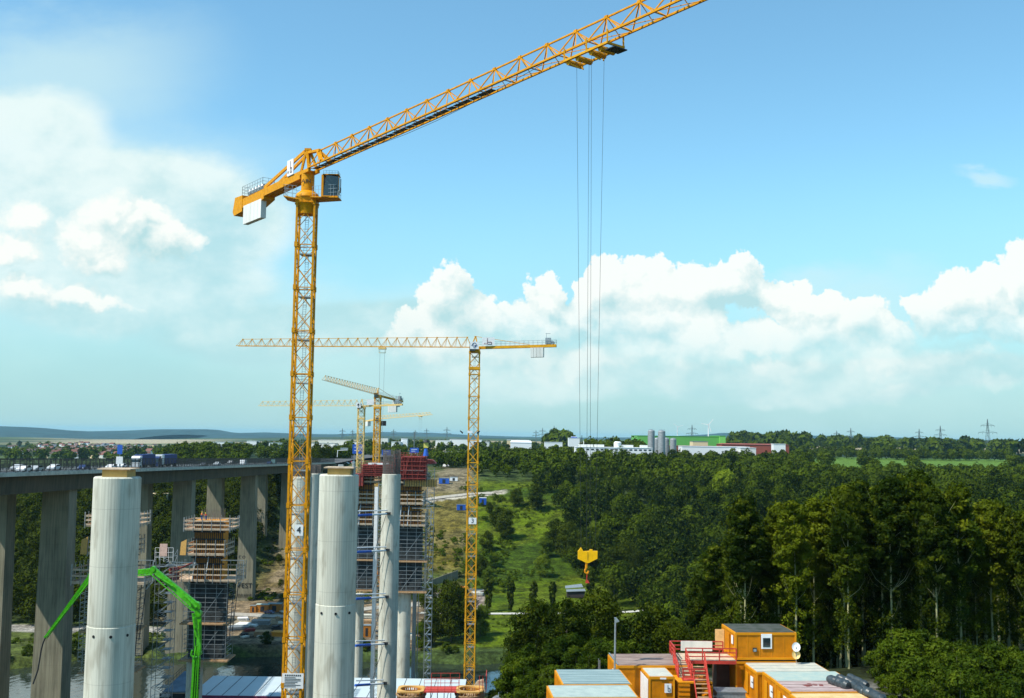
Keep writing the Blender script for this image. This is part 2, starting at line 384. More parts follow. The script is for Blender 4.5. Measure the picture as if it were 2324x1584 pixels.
# meadow on the slope, park strip by the path, clearing on the far ridge
mead = ss(X, -34, -26)*(1-ss(X, 58, 72))*ss(Y, 376, 382)*(1-ss(Y, 690, 710)); put(mead, (.088, .132, .003)); put(mead*ss(f2, .5, .62)*.6, (.13, .165, .012)); put(mead*ss(fl, .56, .66)*.8, (.040, .080, .005))
mead2 = (Y > 820)*(Y < 1500)*(X/Y > .275); put(mead2*1.0, (.13, .24, .03))
mead3 = (Y > 690)*(Y < 760)*(X > -45)*(X < -20); put(mead3*1.0, (.10, .20, .010))
# building site: bare earth, gravel haul roads
site = ss(X, -150, -112)*(1-ss(X, -34, -24))*ss(Y, 373, 379)*(1-ss(Y, 470, 486))
put(site, (.30, .225, .135)); put(site*ss(fl, .48, .6), (.40, .34, .24)); put(site*ss(f2, .52, .64)*.9, (.13, .10, .065))
slope = ss(X, -128, -112)*(1-ss(X, -30, -18))*ss(Y, 474, 488)*(1-ss(Y, 800, 830))
put(slope, (.20, .155, .065)); put(slope*ss(fl, .50, .58), (.07, .10, .02)); put(slope*ss(f2, .58, .66)*.8, (.27, .21, .13)); put(slope*ss(Y, 560, 575)*(1-ss(Y, 585, 600)), (.36, .31, .23))
put(slope*ss(X, -50, -44)*ss(Y, 600, 620), (.24, .20, .12)); 
put(ss(X, -52, -44)*(1-ss(X, -27, -21))*ss(Y, 520, 540)*(1-ss(Y, 650, 680)), (.15, .125, .018), .85)
hr = np.abs(Y-(655+.5*(X+30)))<5; put(hr*ss(X, -60, -50)*(1-ss(X, -5, 0)), (.46, .42, .33))
yard = (np.abs(X+22) < 12)*(Y > 462)*(Y < 500); put(yard*1.0, (.36, .28, .23))
lb = (X < -120)*(Y < 412)*(Y > 345); put(lb*1.0, (.10, .13, .03)); lr = (X < -118)*(np.abs(Y-401) < 6); put(lr*1.0, (.34, .32, .28))
yd = (Y < 330)*(X > -12)*1.0; put(yd, (.030, .040, .014)); plat = ss(X, 5, 6.5)*(1-ss(X, 36, 40))*(Y < 114)*(Y > 60); put(plat, (.20, .19, .17))
siten = (X < 0)*(Y < 322); put(siten*1.0, (.19, .17, .13)); put(siten*ss(fl, .5, .6), (.09, .10, .04))
att = gme.color_attributes.new('cover', 'FLOAT_COLOR', 'POINT')
att.data.foreach_set('color', np.concatenate([col, np.ones((len(col), 1))], 1).astype(np.float32).ravel())
gm = bpy.data.materials.new('earth_and_grass'); gm.use_nodes = True; t = gm.node_tree; b = t.nodes['Principled BSDF']
b.inputs['Roughness'].default_value = .95; b.inputs['Specular IOR Level'].default_value = .1
a_ = nd(t, 'ShaderNodeAttribute', attribute_name='cover'); tcn = nd(t, 'ShaderNodeTexCoord')
n = nd(t, 'ShaderNodeTexNoise'); n.inputs['Scale'].default_value = .9; n.inputs['Detail'].default_value = 8; n.inputs['Roughness'].default_value = .7; t.links.new(tcn.outputs['Object'], n.inputs['Vector'])
n3 = nd(t, 'ShaderNodeTexNoise'); n3.inputs['Scale'].default_value = .16; n3.inputs['Detail'].default_value = 6; n3.inputs['Roughness'].default_value = .75; t.links.new(tcn.outputs['Object'], n3.inputs['Vector'])
v_ = mth(t, 'ADD', .30, mth(t, 'MULTIPLY', rampv(t, n.outputs['Fac'], .3, .7), .65)); v_ = mth(t, 'MULTIPLY', v_, mth(t, 'ADD', .42, mth(t, 'MULTIPLY', rampv(t, n3.outputs['Fac'], .34, .66), 1.25))); vv = vm(t, 'SCALE', a_.outputs['Color'], s=v_); t.links.new(vv, b.inputs['Base Color'])
bp = nd(t, 'ShaderNodeBump'); bp.inputs['Strength'].default_value = .8; bp.inputs['Distance'].default_value = .4; t.links.new(n.outputs['Fac'], bp.inputs['Height']); t.links.new(bp.outputs[0], b.inputs['Normal'])
gme.materials.append(gm)
go_ = bpy.data.objects.new('ground', gme); COL.objects.link(go_); tag(go_, kind='structure', label='valley ground of meadow, bare earth and distant fields')

# river
wm = bpy.data.materials.new('river_water'); wm.use_nodes = True; t = wm.node_tree; b = t.nodes['Principled BSDF']
b.inputs['Base Color'].default_value = (.018, .026, .02, 1); b.inputs['Roughness'].default_value = .07; b.inputs['Specular IOR Level'].default_value = .6
tcn = nd(t, 'ShaderNodeTexCoord'); n = nd(t, 'ShaderNodeTexNoise'); n.inputs['Scale'].default_value = .5; n.inputs['Detail'].default_value = 4
t.links.new(vm(t, 'MULTIPLY', tcn.outputs['Object'], (1, .55, 1)), n.inputs['Vector'])
bp = nd(t, 'ShaderNodeBump'); bp.inputs['Strength'].default_value = .22; bp.inputs['Distance'].default_value = .5; t.links.new(n.outputs['Fac'], bp.inputs['Height']); t.links.new(bp.outputs[0], b.inputs['Normal'])
mb = MB(); mb.add([(-900, 268, -76), (95, 268, -76), (95, 380, -76), (-900, 380, -76)], [(0, 1, 2, 3)]); ro = mb.build('river', wm); tag(ro, kind='structure')

def strip(name, pts, w, dz, mt, kind='structure', label=None):   # draped ribbon
    mb = MB(); L = []
    P2 = []
    for a, b_ in zip(pts[:-1], pts[1:]):
        a = Vector(a); b_ = Vector(b_); k = max(1, int((b_-a).length/4))
        P2 += [a+(b_-a)*(i/k) for i in range(k)]
    P2.append(Vector(pts[-1]))
    for i, p in enumerate(P2):
        d = (P2[min(i+1, len(P2)-1)]-P2[max(i-1, 0)]).normalized(); nn = Vector((-d.y, d.x))
        for s in (-1, -.5, 0, .5, 1):
            q = p+nn*(w/2*s); L.append((q.x, q.y, Hs(q.x, q.y)+dz))
    fs = [(5*i+j, 5*i+j+1, 5*i+j+6, 5*i+j+5) for i in range(len(P2)-1) for j in range(4)]
    mb.add(L, fs); o = mb.build(name, mt); tag(o, label, kind=kind); return o
M['path'] = mat('pale_path_surface', (.50, .50, .44), .9, var=.2, vscale=.5)
M['gravel'] = mat('gravel_track', (.40, .37, .31), .95, var=.35, vscale=.8)
strip('path', [(-36, 449), (-20, 448), (0, 450), (30, 454), (58, 460), (80, 470)], 4.2, .25, M['path'])
strip('track', [(-112, 440), (-90, 436), (-70, 446), (-55, 462), (-40, 468), (-25, 478), (-14, 500)], 7, .22, M['gravel'])
strip('site_road', [(-60, 640), (-40, 652), (-24, 660), (-10, 664)], 5, .35, M['gravel'])

# distant ridges
def ridge(px_prof, Yd, depth, base, mt):
    xs = np.array([p[0] for p in px_prof]); ys = np.array([p[1] for p in px_prof])
    vs = []; fs = []; n = 160; rows = 9
    for j in range(rows):
        tt = j/(rows-1); y = Yd+depth*(tt-.5); w = math.sin(pi*tt)**.8
        for i in range(n):
            px = xs[0]+(xs[-1]-xs[0])*i/(n-1); py = np.interp(px, xs, ys)
            p = P(px, py, Yd); z = base+(p.z-base)*w*(.94+.12*float(fbm(np.array([p.x]), np.array([y]), 500, 3, 4)[0]) if j != (rows-1)//2 else 1)
            vs.append((p.x, y, z))
    fs = [(j*n+i, j*n+i+1, (j+1)*n+i+1, (j+1)*n+i) for j in range(rows-1) for i in range(n-1)]
    mb = MB(); mb.add(vs, fs); o = mb.build('hills', mt, smooth=True); tag(o, kind='structure')
M['hill'] = mat('hazy_blue_woodland', (.022, .064, .070), .95, var=.4, vscale=.004, coord='Object')  # bluish haze of distance is mixed into this woodland colour
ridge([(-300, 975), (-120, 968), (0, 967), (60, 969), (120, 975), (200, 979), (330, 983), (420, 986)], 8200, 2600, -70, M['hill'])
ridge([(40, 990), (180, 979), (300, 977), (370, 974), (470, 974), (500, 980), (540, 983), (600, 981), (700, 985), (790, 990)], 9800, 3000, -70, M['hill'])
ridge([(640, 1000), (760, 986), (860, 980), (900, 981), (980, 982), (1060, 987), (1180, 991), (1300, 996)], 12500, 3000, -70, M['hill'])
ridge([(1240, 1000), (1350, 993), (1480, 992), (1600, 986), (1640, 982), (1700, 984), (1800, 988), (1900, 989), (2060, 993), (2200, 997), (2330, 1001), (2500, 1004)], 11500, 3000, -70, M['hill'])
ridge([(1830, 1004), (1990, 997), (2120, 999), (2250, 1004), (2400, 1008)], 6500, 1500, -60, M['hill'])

# ---------------------------------------------------------------- old motorway viaduct
def dx_(Y): return -97.3-.031*(Y-150)            # near edge of deck
def dz_(Y): return -7.55-.0212*(Y-150)           # deck surface
def old_bridge():
    root = thing('motorway_viaduct', (dx_(400), 400, -72), 'long weathered concrete motorway viaduct carrying cars and lorries across the valley', 'bridge')
    Ys = list(range(60, 711, 10))+[712]
    def sweep(name, prof, mt, par=root):
        mb = MB(); n = len(prof); vs = []
        for y in Ys: vs += [(dx_(y)+a, y, dz_(y)+b) for a, b in prof]
        fs = [(k*n+i, k*n+(i+1) % n, (k+1)*n+(i+1) % n, (k+1)*n+i) for k in range(len(Ys)-1) for i in range(n)]
        fs += [tuple(range(n)), tuple(range(len(vs)-1, len(vs)-1-n, -1))]
        mb.add(vs, fs); return mb.build(name, mt, par)
    asph = mat('asphalt', (.060, .062, .065), .9, var=.3, vscale=.5)
    for s in (0, -15.3):
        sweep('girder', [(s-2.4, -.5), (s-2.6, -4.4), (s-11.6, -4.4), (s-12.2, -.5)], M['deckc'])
        sweep('deck_slab', [(s, .10), (s, -.62), (s-2.2, -.78), (s-12.4, -.78), (s-15.2, -.62), (s-15.2, .10), (s-14.6, .12), (s-14.6, 0), (s-.7, 0), (s-.7, .12)], M['fascia'])
        mb = MB(); n4 = 4; vs = []
        for y in Ys: vs += [(dx_(y)+a, y, dz_(y)+b_) for a, b_ in [(s-.72, .004), (s-14.58, .004), (s-14.58, -.2), (s-.72, -.2)]]
        mb.add(vs, [(k*4+i, k*4+(i+1) % 4, (k+1)*4+(i+1) % 4, (k+1)*4+i) for k in range(len(Ys)-1) for i in range(4)])
        for y in range(60, 708, 12):
            for lx in (4.6, 8.3, 12.0): mb.bar((dx_(y)+s-lx, y, dz_(y)+.012), (dx_(y+6)+s-lx, y+6, dz_(y+6)+.012), .16, .012, mi=1)
        mb.build('carriageway', [asph, M['white']], root)
    # railings: tall dark fence with posts on the valley side, guard rails
    for s, h in ((-.25, 2.9), (-15.0, 1.3), (-15.9, 1.3), (-30.3, 2.2)):
        mb = MB(); step = 3.1; y = 60
        while y < 708:
            x = dx_(y)+s; z = dz_(y)+.1; mb.bar((x, y, z), (x, y, z+h), .16)
            y2 = min(y+step, 710)
            for k in ((.12, .5, .62, .8, .97) if h > 2 else (.5, .9)):
                mb.bar((x, y, z+h*k), (dx_(y2)+s, y2, dz_(y2)+.1+h*k), .05, .09 if k < .97 else .16)
            if h > 2:
                for q in range(1, 6):
                    yy = y+step*q/6; mb.bar((dx_(yy)+s, yy, dz_(yy)+.1), (dx_(yy)+s, yy, dz_(yy)+.1+h), .03)
            y += step
        mb.build('railing', M['rail'], root)
    mb = MB(); y = 60
    for y in range(60, 706, 10): mb.bar((dx_(y)-.12, y, dz_(y)+.2), (dx_(y+10)-.12, y+10, dz_(y+10)+.2), .1, .2)
    mb.build('kerb', mat('patchy_white_kerb', (.55, .56, .52), .8, col2=(.12, .12, .11), vscale=.6, stretch=(0, 1, 0)), root)
    return root
old_bridge()
def old_pier(Y, s, first):
    xc = dx_(Y)+s-7.1; zt = dz_(Y)-4.5; g_ = Hs(xc, Y)-2
    w, d = 6.3, 4.6; w2, d2 = 7.2, 6.0
    mb = MB()
    mb.hexa([(xc-w2/2, Y-d2/2, g_), (xc+w2/2, Y-d2/2, g_), (xc+w2/2, Y+d2/2, g_), (xc-w2/2, Y+d2/2, g_)],
            [(xc-w/2, Y-d/2, zt), (xc+w/2, Y-d/2, zt), (xc+w/2, Y+d/2, zt), (xc-w/2, Y+d/2, zt)])
    return mb, (xc, Y, g_)
PY = [261, 372, 478, 577, 680]
lab = {(261,0): 'broad grey wall pier crossed by the thin end of the green pump boom', (261,-14.6): 'grey wall pier of the motorway bridge cut off by the picture edge',
 (372,0): 'grey wall pier of the motorway bridge between the stair tower and the formwork tower', (372,-14.6): 'dark wall pier half hidden by the round column nearest the viaduct',
 (478,0): 'grey wall pier of the motorway bridge with black graffiti at its foot', (478,-14.6): 'far-side wall pier directly behind the two workers',
 (577,0): 'grey wall pier standing on the brown bank next to the mast of crane number 4', (577,-14.6): 'pale wall pier on the bank just behind the graffiti pier',
 (680,0): 'dark bridge pier beside the abutment at the hill end', (680,-14.6): 'small pale far-side bridge pier on the green bank near the abutment'}
for Y_ in PY:
    for s in (0, -14.6):
        mb, o_ = old_pier(Y_, s, 0)
        rt = thing('bridge_pier', o_, lab[(Y_, s)], 'pier', 'wall piers of the motorway bridge')
        mb.build('pier_wall', M['conc_old'], rt)
        for q in (-1.9, 1.9): mb2 = MB(); mb2.box((o_[0]+q, Y_, dz_(Y_)-4.45), (1.2, 1.2, .3)); mb2.build('bearing', M['dark'], rt)
        if Y_ == 478 and s == 0:
            yy = Y_-3.05
            text('graffiti', 'FEST', 3.0, (o_[0]+.4, yy, -66.5), (1, 0, 0), (0, 0, 1), M['black'], rt)
            mb3 = MB()
            for k in range(9):
                x = o_[0]-3.3+.75*k; mb3.bar((x, yy-.03, -71.6), (x+random.uniform(.2, .7), yy-.03, -69.8), .16, .02); mb3.bar((x, yy-.03, -70.2), (x+.6, yy-.03, -71.2), .14, .02)
            mb3.build('graffiti', M['rail'], rt)
            text('graffiti', '58', 3.4, (o_[0]-1.5, yy+.32, -55.0), (1, 0, 0), (0, 0, 1), M['rail'], rt)
# abutment
rt = thing('bridge_abutment', (-121, 716, -30), 'concrete abutment block where the motorway bridge meets the hillside', 'abutment')
mb = MB(); mb.box((-131, 717, -33), (33, 10, 18)); mb.box((-117, 716, -24.6), (3, 12, 8)); mb.build('abutment_wall', M['conc_old'], rt)
M['asph2'] = mat('motorway_asphalt', (.10, .10, .10), .9, var=.3, vscale=.3)
mb = MB(); vs = []
for k, y in enumerate(range(712, 1600, 20)):
    xc = -130+(.00022*(y-712)**2); z = max(-19.6, Hs(xc, y)+.9) if y > 712 else -19.55
    for w in (-16, -6, 6, 16): vs.append((xc+w, y, -19.62-.002*(y-712)+.9*ss(np.array([y]), 730, 800)[0]))
n_ = len(vs)//4
mb.add(vs, [(4*k+i, 4*k+i+1, 4*k+i+5, 4*k+i+4) for k in range(n_-1) for i in range(3)]); tag(mb.build('motorway', M['asph2']), kind='structure')

# ---------------------------------------------------------------- round columns of the new bridge
def column(name, X, Y, zt, d, label, n=64, cap=None, mt='conc', base=None, flare=None, group='round columns of the new bridge', joint=True):
    g_ = Hs(X, Y)-1.5 if base is None else base
    rt = thing(name, (X, Y, g_), label, 'column', group)
    r = d/2; prof = [(r*1.01, g_), (r, zt-21), (r, zt-.12), (r-.12, zt)]
    if joint:
        prof = [(r*1.03, g_), (r*1.015, zt-13.3), (r*1.015, zt-13.0), (r*.985, zt-12.95), (r, zt-12.8), (r, zt-.12), (r-.12, zt)]
    mb = MB(); mb.lathe((X, Y, 0), prof, n); mb.build('shaft', M[mt], rt, smooth=True)
    return rt
def wooden_hatch(rt, X, Y, z, w=2.35, small=True):
    h = thing('wooden_box', (X, Y, z), '', 'hatch box')
    mb = MB(); mb.box((X, Y, z+.32), (w, w, .64)); mb.build('box_side', M['plyy'], h)
    mb = MB(); mb.box((X, Y, z+.70), (w+.7, w+.5, .11)); mb.build('lid', M['board'], h)
    return h
c1 = column('bridge_column', -35.0, 97, -4.15, 4.05, 'thick pale round column with a wooden box on top, in front of the viaduct deck')
h1 = wooden_hatch(c1, -34.9, 97, -4.15, 2.2); h1['label'] = 'square wooden box on top of the left round column'; h1['group'] = 'wooden boxes on the column heads'
c2 = column('bridge_column', -17.45, 111, -4.2, 3.98, 'thick pale round column with wooden box and grey pipe, next to crane number 4')
h2 = wooden_hatch(c2, -17.3, 110.9, -4.2, 2.3); h2['label'] = 'square wooden box with grey pipe beside it, on the column right of the crane mast'; h2['group'] = 'wooden boxes on the column heads'
mb = MB(); mb.tube((-15.9, 110.4, -4.2), (-15.9, 110.4, -3.1), .16); mb.tube((-15.9, 110.4, -3.1), (-16.05, 110.4, -2.85), .19); mb.box((-17.3, 110.9, -3.3), (.5, .5, .2)); mb.build('vent_pipe', M['grey'], c2)
for c_, X_, Y_, zt, vx in ((c1, -35.0, 97, -4.15, .34), (c2, -17.45, 111, -4.2, .16)):
    for a in (-.75, 0.0, .72):
        an = -pi/2+vx+a; r = 2.0; q = Vector((X_+cos(an)*r, Y_+sin(an)*r, zt-13.7)); o_ = Vector((cos(an), sin(an), 0))
        mb = MB(); mb.tube(q-o_*.2, q+o_*.09, .13, n=12); mb.build('anchor_hole', M['black'], c_)
def rebar(rt, X, Y, z, r, h, n=54, wd=.08):
    mb = MB()
    for k in range(n):
        a = 2*pi*k/n; hh = h*random.uniform(.93, 1.03); mb.bar((X+cos(a)*r, Y+sin(a)*r, z-.3), (X+cos(a)*r*random.uniform(.97, 1.01), Y+sin(a)*r, z+hh), wd)
    for k in range(n//2):
        a = 2*pi*k/(n/2); mb.bar((X+cos(a)*r*.8, Y+sin(a)*r*.8, z-.3), (X+cos(a)*r*.8, Y+sin(a)*r*.8, z+h*random.uniform(.8, 1)), wd)
    for zz in np.arange(.4, h*.8, .55):
        pts = [(X+cos(2*pi*k/24)*r, Y+sin(2*pi*k/24)*r, z+zz) for k in range(25)]; mb.path(pts, .03, 4)
    mb.build('rebar', M['rebar'], rt)
c3 = column('bridge_column', -25.45, 233, -8.6, 4.0, 'slimmer looking round column topped by a dark cage of reinforcing bars', joint=False); rebar(c3, -25.45, 233, -8.6, 1.85, 5.2, 54, wd=.085)
cA = column('bridge_column', -39.5, 206, -8.3, 4.0, 'pale round column seen through the lattice of the tall yellow crane mast', joint=False); rebar(cA, -39.5, 206, -8.3, 1.8, 3.8)
cB = column('bridge_column', -43.3, 238, -8.9, 4.0, 'shaded grey round column between the crane mast and the big column', joint=False); rebar(cB, -43.3, 238, -8.9, 1.8, 2.0)
c4 = column('bridge_column', -30.2, 318, -44.5, 3.9, 'round column under the right-hand scaffolded pier head, standing at the river edge', joint=False, base=-78)
c5 = column('bridge_column', -44.4, 326, -47.5, 3.0, 'round column under the left half of the red formwork, beside the big column', joint=False, base=-78)
c6 = column('bridge_column', -36.6, 394, -28, 2.9, 'thin white column with a square footing behind the scaffolded pier', joint=False, n=32)
mb = MB(); mb.box((-36.6, 394, -72.6), (5.4, 5.4, 2.4)); mb.build('footing', M['conc'], c6)
c7 = column('bridge_column', -71.8, 520, -40, 2.2, 'thin distant round column beside the yellow crane base', joint=False, n=24)
c8 = column('bridge_column', -76.0, 268, -55.6, 3.9, 'round column below the scaffolding tower, behind the green boom', joint=False)
c9 = column('bridge_column', -89.2, 239, -52, 3.9, 'round column under the scaffold hidden behind the left column', joint=False)
mb = MB(); mb.lathe((-30.2, 318, 0), [(2.0, -44.6), (2.02, -44.4), (2.6, -42.4), (3.2, -39.5)], 40); mb.build('flared_head', M['dark'], c4, smooth=True)
mb = MB()
P1_ = lambda *a: P(*a)
# spacer struts between the columns
def strut(x0, y0, x1, y1, ya, yb, label, two=True):
    A_ = P(x0, y0, ya); B_ = P(x1, y1, yb)
    rt = thing('spacer_strut', tuple(A_), label, 'strut', 'blue and white struts between the round columns')
    mid = A_+(B_-A_)*.5
    mb = MB(); mb.tube(A_, mid, .26, n=10); mb.build('blue_tube', M['blue'], rt)
    mb = MB(); mb.tube(mid, B_, .2, n=10); mb.tube(A_+Vector((0, 0, .9)), B_+Vector((0, 0, .75)), .12, n=8); mb.build('white_tube', M['white'], rt)
    mb = MB(); mb.box(B_+Vector((.2, 0, .1)), (1.1, .5, .5)); mb.tube(B_+Vector((-.2, -.1, -.3)), B_+Vector((-2.8, -.3, -9.2)), .06, n=6); mb.build('bracket', M['dark'], rt)
zs = [1168, 1251, 1357, 1463, 1553]
wds = ['topmost', 'second', 'third', 'fourth', 'lowest']
for k, y in enumerate(zs): strut(806, y+2, 878-k*2, y-2, 222, 230.6, wds[k]+' of the blue and white struts bracing the slim column with the rebar top')
# ---------------------------------------------------------------- tower cranes
def frame(o, a):   # local frame: along, across, up
    a = Vector(a).normalized(); nrm = Vector((-a.y, a.x, 0)).normalized(); up = a.cross(nrm)
    if up.z < 0: nrm = -nrm; up = a.cross(nrm)
    return lambda s, n, z: Vector(o)+a*s+nrm*n+up*z
def lattice_mast(rt, X, Y, zb, zt, w, sec, my, leg=.26, br=.10, platforms=True, rz=0.0, sub=2):
    ca, sa = cos(rz), sin(rz); h = w/2
    cn = [Vector((X+x*ca-y*sa, Y+x*sa+y*ca, 0)) for x, y in ((-h,-h),(h,-h),(h,h),(-h,h))]
    mb = MB()
    for c in cn: mb.bar((c.x, c.y, zb), (c.x, c.y, zt), leg)
    z = zt; k = 0
    while z > zb+.5:
        z2 = max(zb, z-sec)
        for i in range(4):
            a, b_ = cn[i], cn[(i+1) % 4]
            mb.bar((a.x, a.y, z), (b_.x, b_.y, z), br*1.35)
            ds = (z-z2)/sub
            for q in range(sub):
                za, zc = z-ds*q, z-ds*(q+1)
                if (q+k+i) % 2: mb.bar((a.x, a.y, za), (b_.x, b_.y, zc), br)
                else: mb.bar((b_.x, b_.y, za), (a.x, a.y, zc), br)
                if sub == 2: 
                    if (q+k+i) % 2: mb.bar((b_.x, b_.y, za), (a.x, a.y, zc), br*.8)
                    else: mb.bar((a.x, a.y, za), (b_.x, b_.y, zc), br*.8)
            mb.box((a.x, a.y, z), (leg*1.5, leg*1.5, .7))
        z = z2; k += 1
    mb.build('mast', my, rt)
    if platforms:
        z = zt-1.3; k = 0; mb = MB(); ml = MB()
        while z > zb+2:
            mb = MB(); mb.box((X+.25, Y+.1, z), (w*.78, w*.8, .16)); mb.box((X+.25, Y-.35*w, z+.9), (w*.7, .05, .06)); mb.box((X+.25, Y-.35*w, z+.5), (w*.7, .05, .05)); mb.box((X+.25-w*.34, Y-.35*w, z+.5), (.05, .05, 1)); mb.box((X+.25+w*.34, Y-.35*w, z+.5), (.05, .05, 1)); mb.build('platform', M['grey'], rt)
            z2 = max(zb, z-sec); d = (.5 if k % 2 else .2)
            for e in (-.22, .22): ml.bar((X+d*.3+e, Y+.2, z), (X+e-.35+d, Y+.2, z2), .05)
            n_ = int((z-z2)/.32)
            for q in range(n_):
                f = q/n_; xx = X+(d*.3)*(1-f)+(-.35+d)*f; zz = z*(1-f)+z2*f; ml.bar((xx-.22, Y+.2, zz), (xx+.22, Y+.2, zz), .035)
            for q in range(4):
                f = .2+.2*q; xx = X+(d*.3)*(1-f)+(-.35+d)*f; zz = z*(1-f)+z2*f
                ml.path([(xx-.35, Y+.2, zz), (xx-.3, Y-.4, zz), (xx+.3, Y-.4, zz), (xx+.35, Y+.2, zz)], .022, 4)
            z = z2; k += 1
        ml.build('ladder', M['grey'], rt)
def jib_truss(fr, s0, s1, pan, w, h0, h1, my, rt, ch=.17, br=.10, name='jib', taper=1.0):
    mb = MB(); n = max(1, round((s1-s0)/pan)); ds = (s1-s0)/n
    hh = lambda s: h0+(h1-h0)*(s-s0)/(s1-s0); ww = lambda s: w*(1+(taper-1)*(s-s0)/(s1-s0))
    for i in range(n):
        a = s0+ds*i; b_ = a+ds; c = a+ds*.42
        for e in (-1, 1):
            mb.bar(fr(a, e*ww(a)/2, 0), fr(b_, e*ww(b_)/2, 0), ch)
            mb.bar(fr(a, e*ww(a)/2, 0), fr(c, 0, hh(c)), br); mb.bar(fr(c, 0, hh(c)), fr(b_, e*ww(b_)/2, 0), br)
            mb.bar(fr(c, 0, hh(c)), fr(a+ds*.62, e*ww(a)/2, 0), br*.7)
        if i < n-1: mb.bar(fr(c, 0, hh(c)), fr(c+ds, 0, hh(c+ds)), ch*.8)
        mb.bar(fr(a, -ww(a)/2, 0), fr(a, ww(a)/2, 0), br*.8); mb.bar(fr(a, -ww(a)/2, 0), fr(b_, ww(b_)/2, 0), br*.55)
        mb.bar(fr(c-.22, 0, hh(c)), fr(c+.22, 0, hh(c)), ch*1.6)
    mb.build(name, my, rt)
def railing(mb, pts, h=1.1, r=.03, gap=1.2, mid=2):
    for a, b_ in zip(pts[:-1], pts[1:]):
        a = Vector(a); b_ = Vector(b_); L = (b_-a).length; n = max(1, int(L/gap))
        for k in range(n+1):
            p = a+(b_-a)*(k/n); mb.bar(p, p+Vector((0, 0, h)), r*1.6)
        for j in range(1, mid+1): mb.bar(a+Vector((0, 0, h*j/mid)), b_+Vector((0, 0, h*j/mid)), r*1.4)

# -- the big near crane
X, Y = -29.3, 151.0
zb = Hs(X, Y)
cr1 = thing('tower_crane', (X, Y, zb), 'tallest yellow tower crane, number 4 on its mast, glass cabin beside its slewing column', 'tower crane', 'yellow tower cranes')
zt = P(690, 462, 151).z
lattice_mast(cr1, X, Y, zb-1, zt, 2.42, 6.05, M['yellow'], leg=.29, br=.10, rz=R(2), sub=2)
mb = MB(); mb.box((X, Y, zt+.35), (2.9, 2.9, .9), R(2)); mb.build('mast_head', M['yellow'], cr1)
mb = MB(); mb.lathe((X, Y, 0), [(1.35, zt-1.6), (1.5, zt-.4), (1.75, zt-.1)], 24); mb.lathe((X, Y, 0), [(1.7, zt+.8), (1.6, zt+1.25), (1.05, zt+1.7)], 24); mb.build('slewing_ring', M['yellow'], cr1, smooth=True)
zc = P(697, 388, 151).z
mb = MB(); mb.lathe((X, Y, 0), [(.92, zt+1.3), (.92, zc-.1)], 24); mb.build('slewing_column', M['yellow'], cr1, smooth=True)
text('lettering', 'AIN', .8, (X-.05, Y-.95, zc-1.7), (1, 0, 0), (0, 0, 1), M['dark'], cr1)
A_ = Vector((X, Y, zc)); T_ = P(1606, 0, 91)
a1 = Vector((T_.x-P(720, 388, 148).x, T_.y-148, 0)).normalized(); slope = (T_.z-P(720, 388, 148).z)/70
a1 = Vector((a1.x, a1.y, slope))
fr = frame(A_, a1)
jib_truss(fr, 1.6, 83, 4.65, 1.75, 2.2, 2.0, M['yellow'], cr1, ch=.2, br=.115)
mb = MB()
for e in (-.55, .55): mb.bar(fr(2.9, 0, 2.2), fr(5.6, e*1.5, .1), .5, .35)
mb.bar(fr(.3, 0, 2.6), fr(3.6, 0, 2.2), .55, .35); mb.build('jib_root', M['yellow'], cr1)
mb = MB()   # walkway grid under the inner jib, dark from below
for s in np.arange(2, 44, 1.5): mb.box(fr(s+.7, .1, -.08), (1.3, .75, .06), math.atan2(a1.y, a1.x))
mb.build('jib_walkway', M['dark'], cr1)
mb = MB()   # apex frame
for e in (-.7, .7):
    mb.bar(fr(-.9, e, -.4), fr(-.2, e*.35, 3.05), .3); mb.bar(fr(1.5, e, -.2), fr(-.1, e*.35, 3.05), .3); mb.bar(fr(-1, e, -.3), fr(1.8, e, -.3), .4, .5)
mb.box(fr(-.1, 0, 3.05), (.9, .9, .35)); mb.build('apex_frame', M['yellow'], cr1)
# counter jib
mb = MB()
for e in (-.75, .75):
    mb.bar(fr(-.8, e, -.55), fr(-13.2, e, -.75), .3, 1.15)
mb.bar(fr(-.8, 0, -.95), fr(-13.2, 0, -1.1), 1.2, .12)
mb.prism([fr(-12.6, -.92, -.2), fr(-12.6, -.92, -1.7), fr(-15.5, -.92, -2.3), fr(-17.3, -.92, -1.95), fr(-20.6, -.92, -1.7), fr(-20.6, -.92, -.35)], fr(0, 1.84, 0)-fr(0, 0, 0)); mb.build('counter_jib', M['yellow'], cr1)
mb = MB()
for e in (-.7, .7): mb.bar(fr(-.5, e*.5, 2.85), fr(-12.9, e, .0), .22, .5)
mb.build('tie_bar', M['yellow'], cr1)
mb = MB(); mb.prism([fr(-20.3, -.98, .25), fr(-20.3, -.98, -2.3), fr(-23.4, -.98, -2.5), fr(-23.9, -.98, -1.8), fr(-23.1, -.98, .35)], fr(0, 1.96, 0)-fr(0, 0, 0)); mb.build('end_box', M['yellow'], cr1)
mb = MB()
for k in range(5): mb.box(fr(-14.1-k*1.3, -.5, -3.0), (1.26, .85, 2.9), math.atan2(a1.y, a1.x))
mb.build('counterweight', M['cwt'], cr1)
mb = MB(); railing(mb, [fr(-13.0, -.95, .1), fr(-20.4, -.95, .1), fr(-20.4, .95, .1), fr(-13.0, .95, .1), fr(-13, -.95, .1)], 1.5, .03, .9, 3); mb.build('railing', M['grey'], cr1)
mb = MB()
for k in range(5): mb.lathe(fr(-15-k*1.1, 0, .6), [(.42, -.4), (.45, .1), (.3, .5)], 12)
mb.build('winch', M['grey'], cr1)
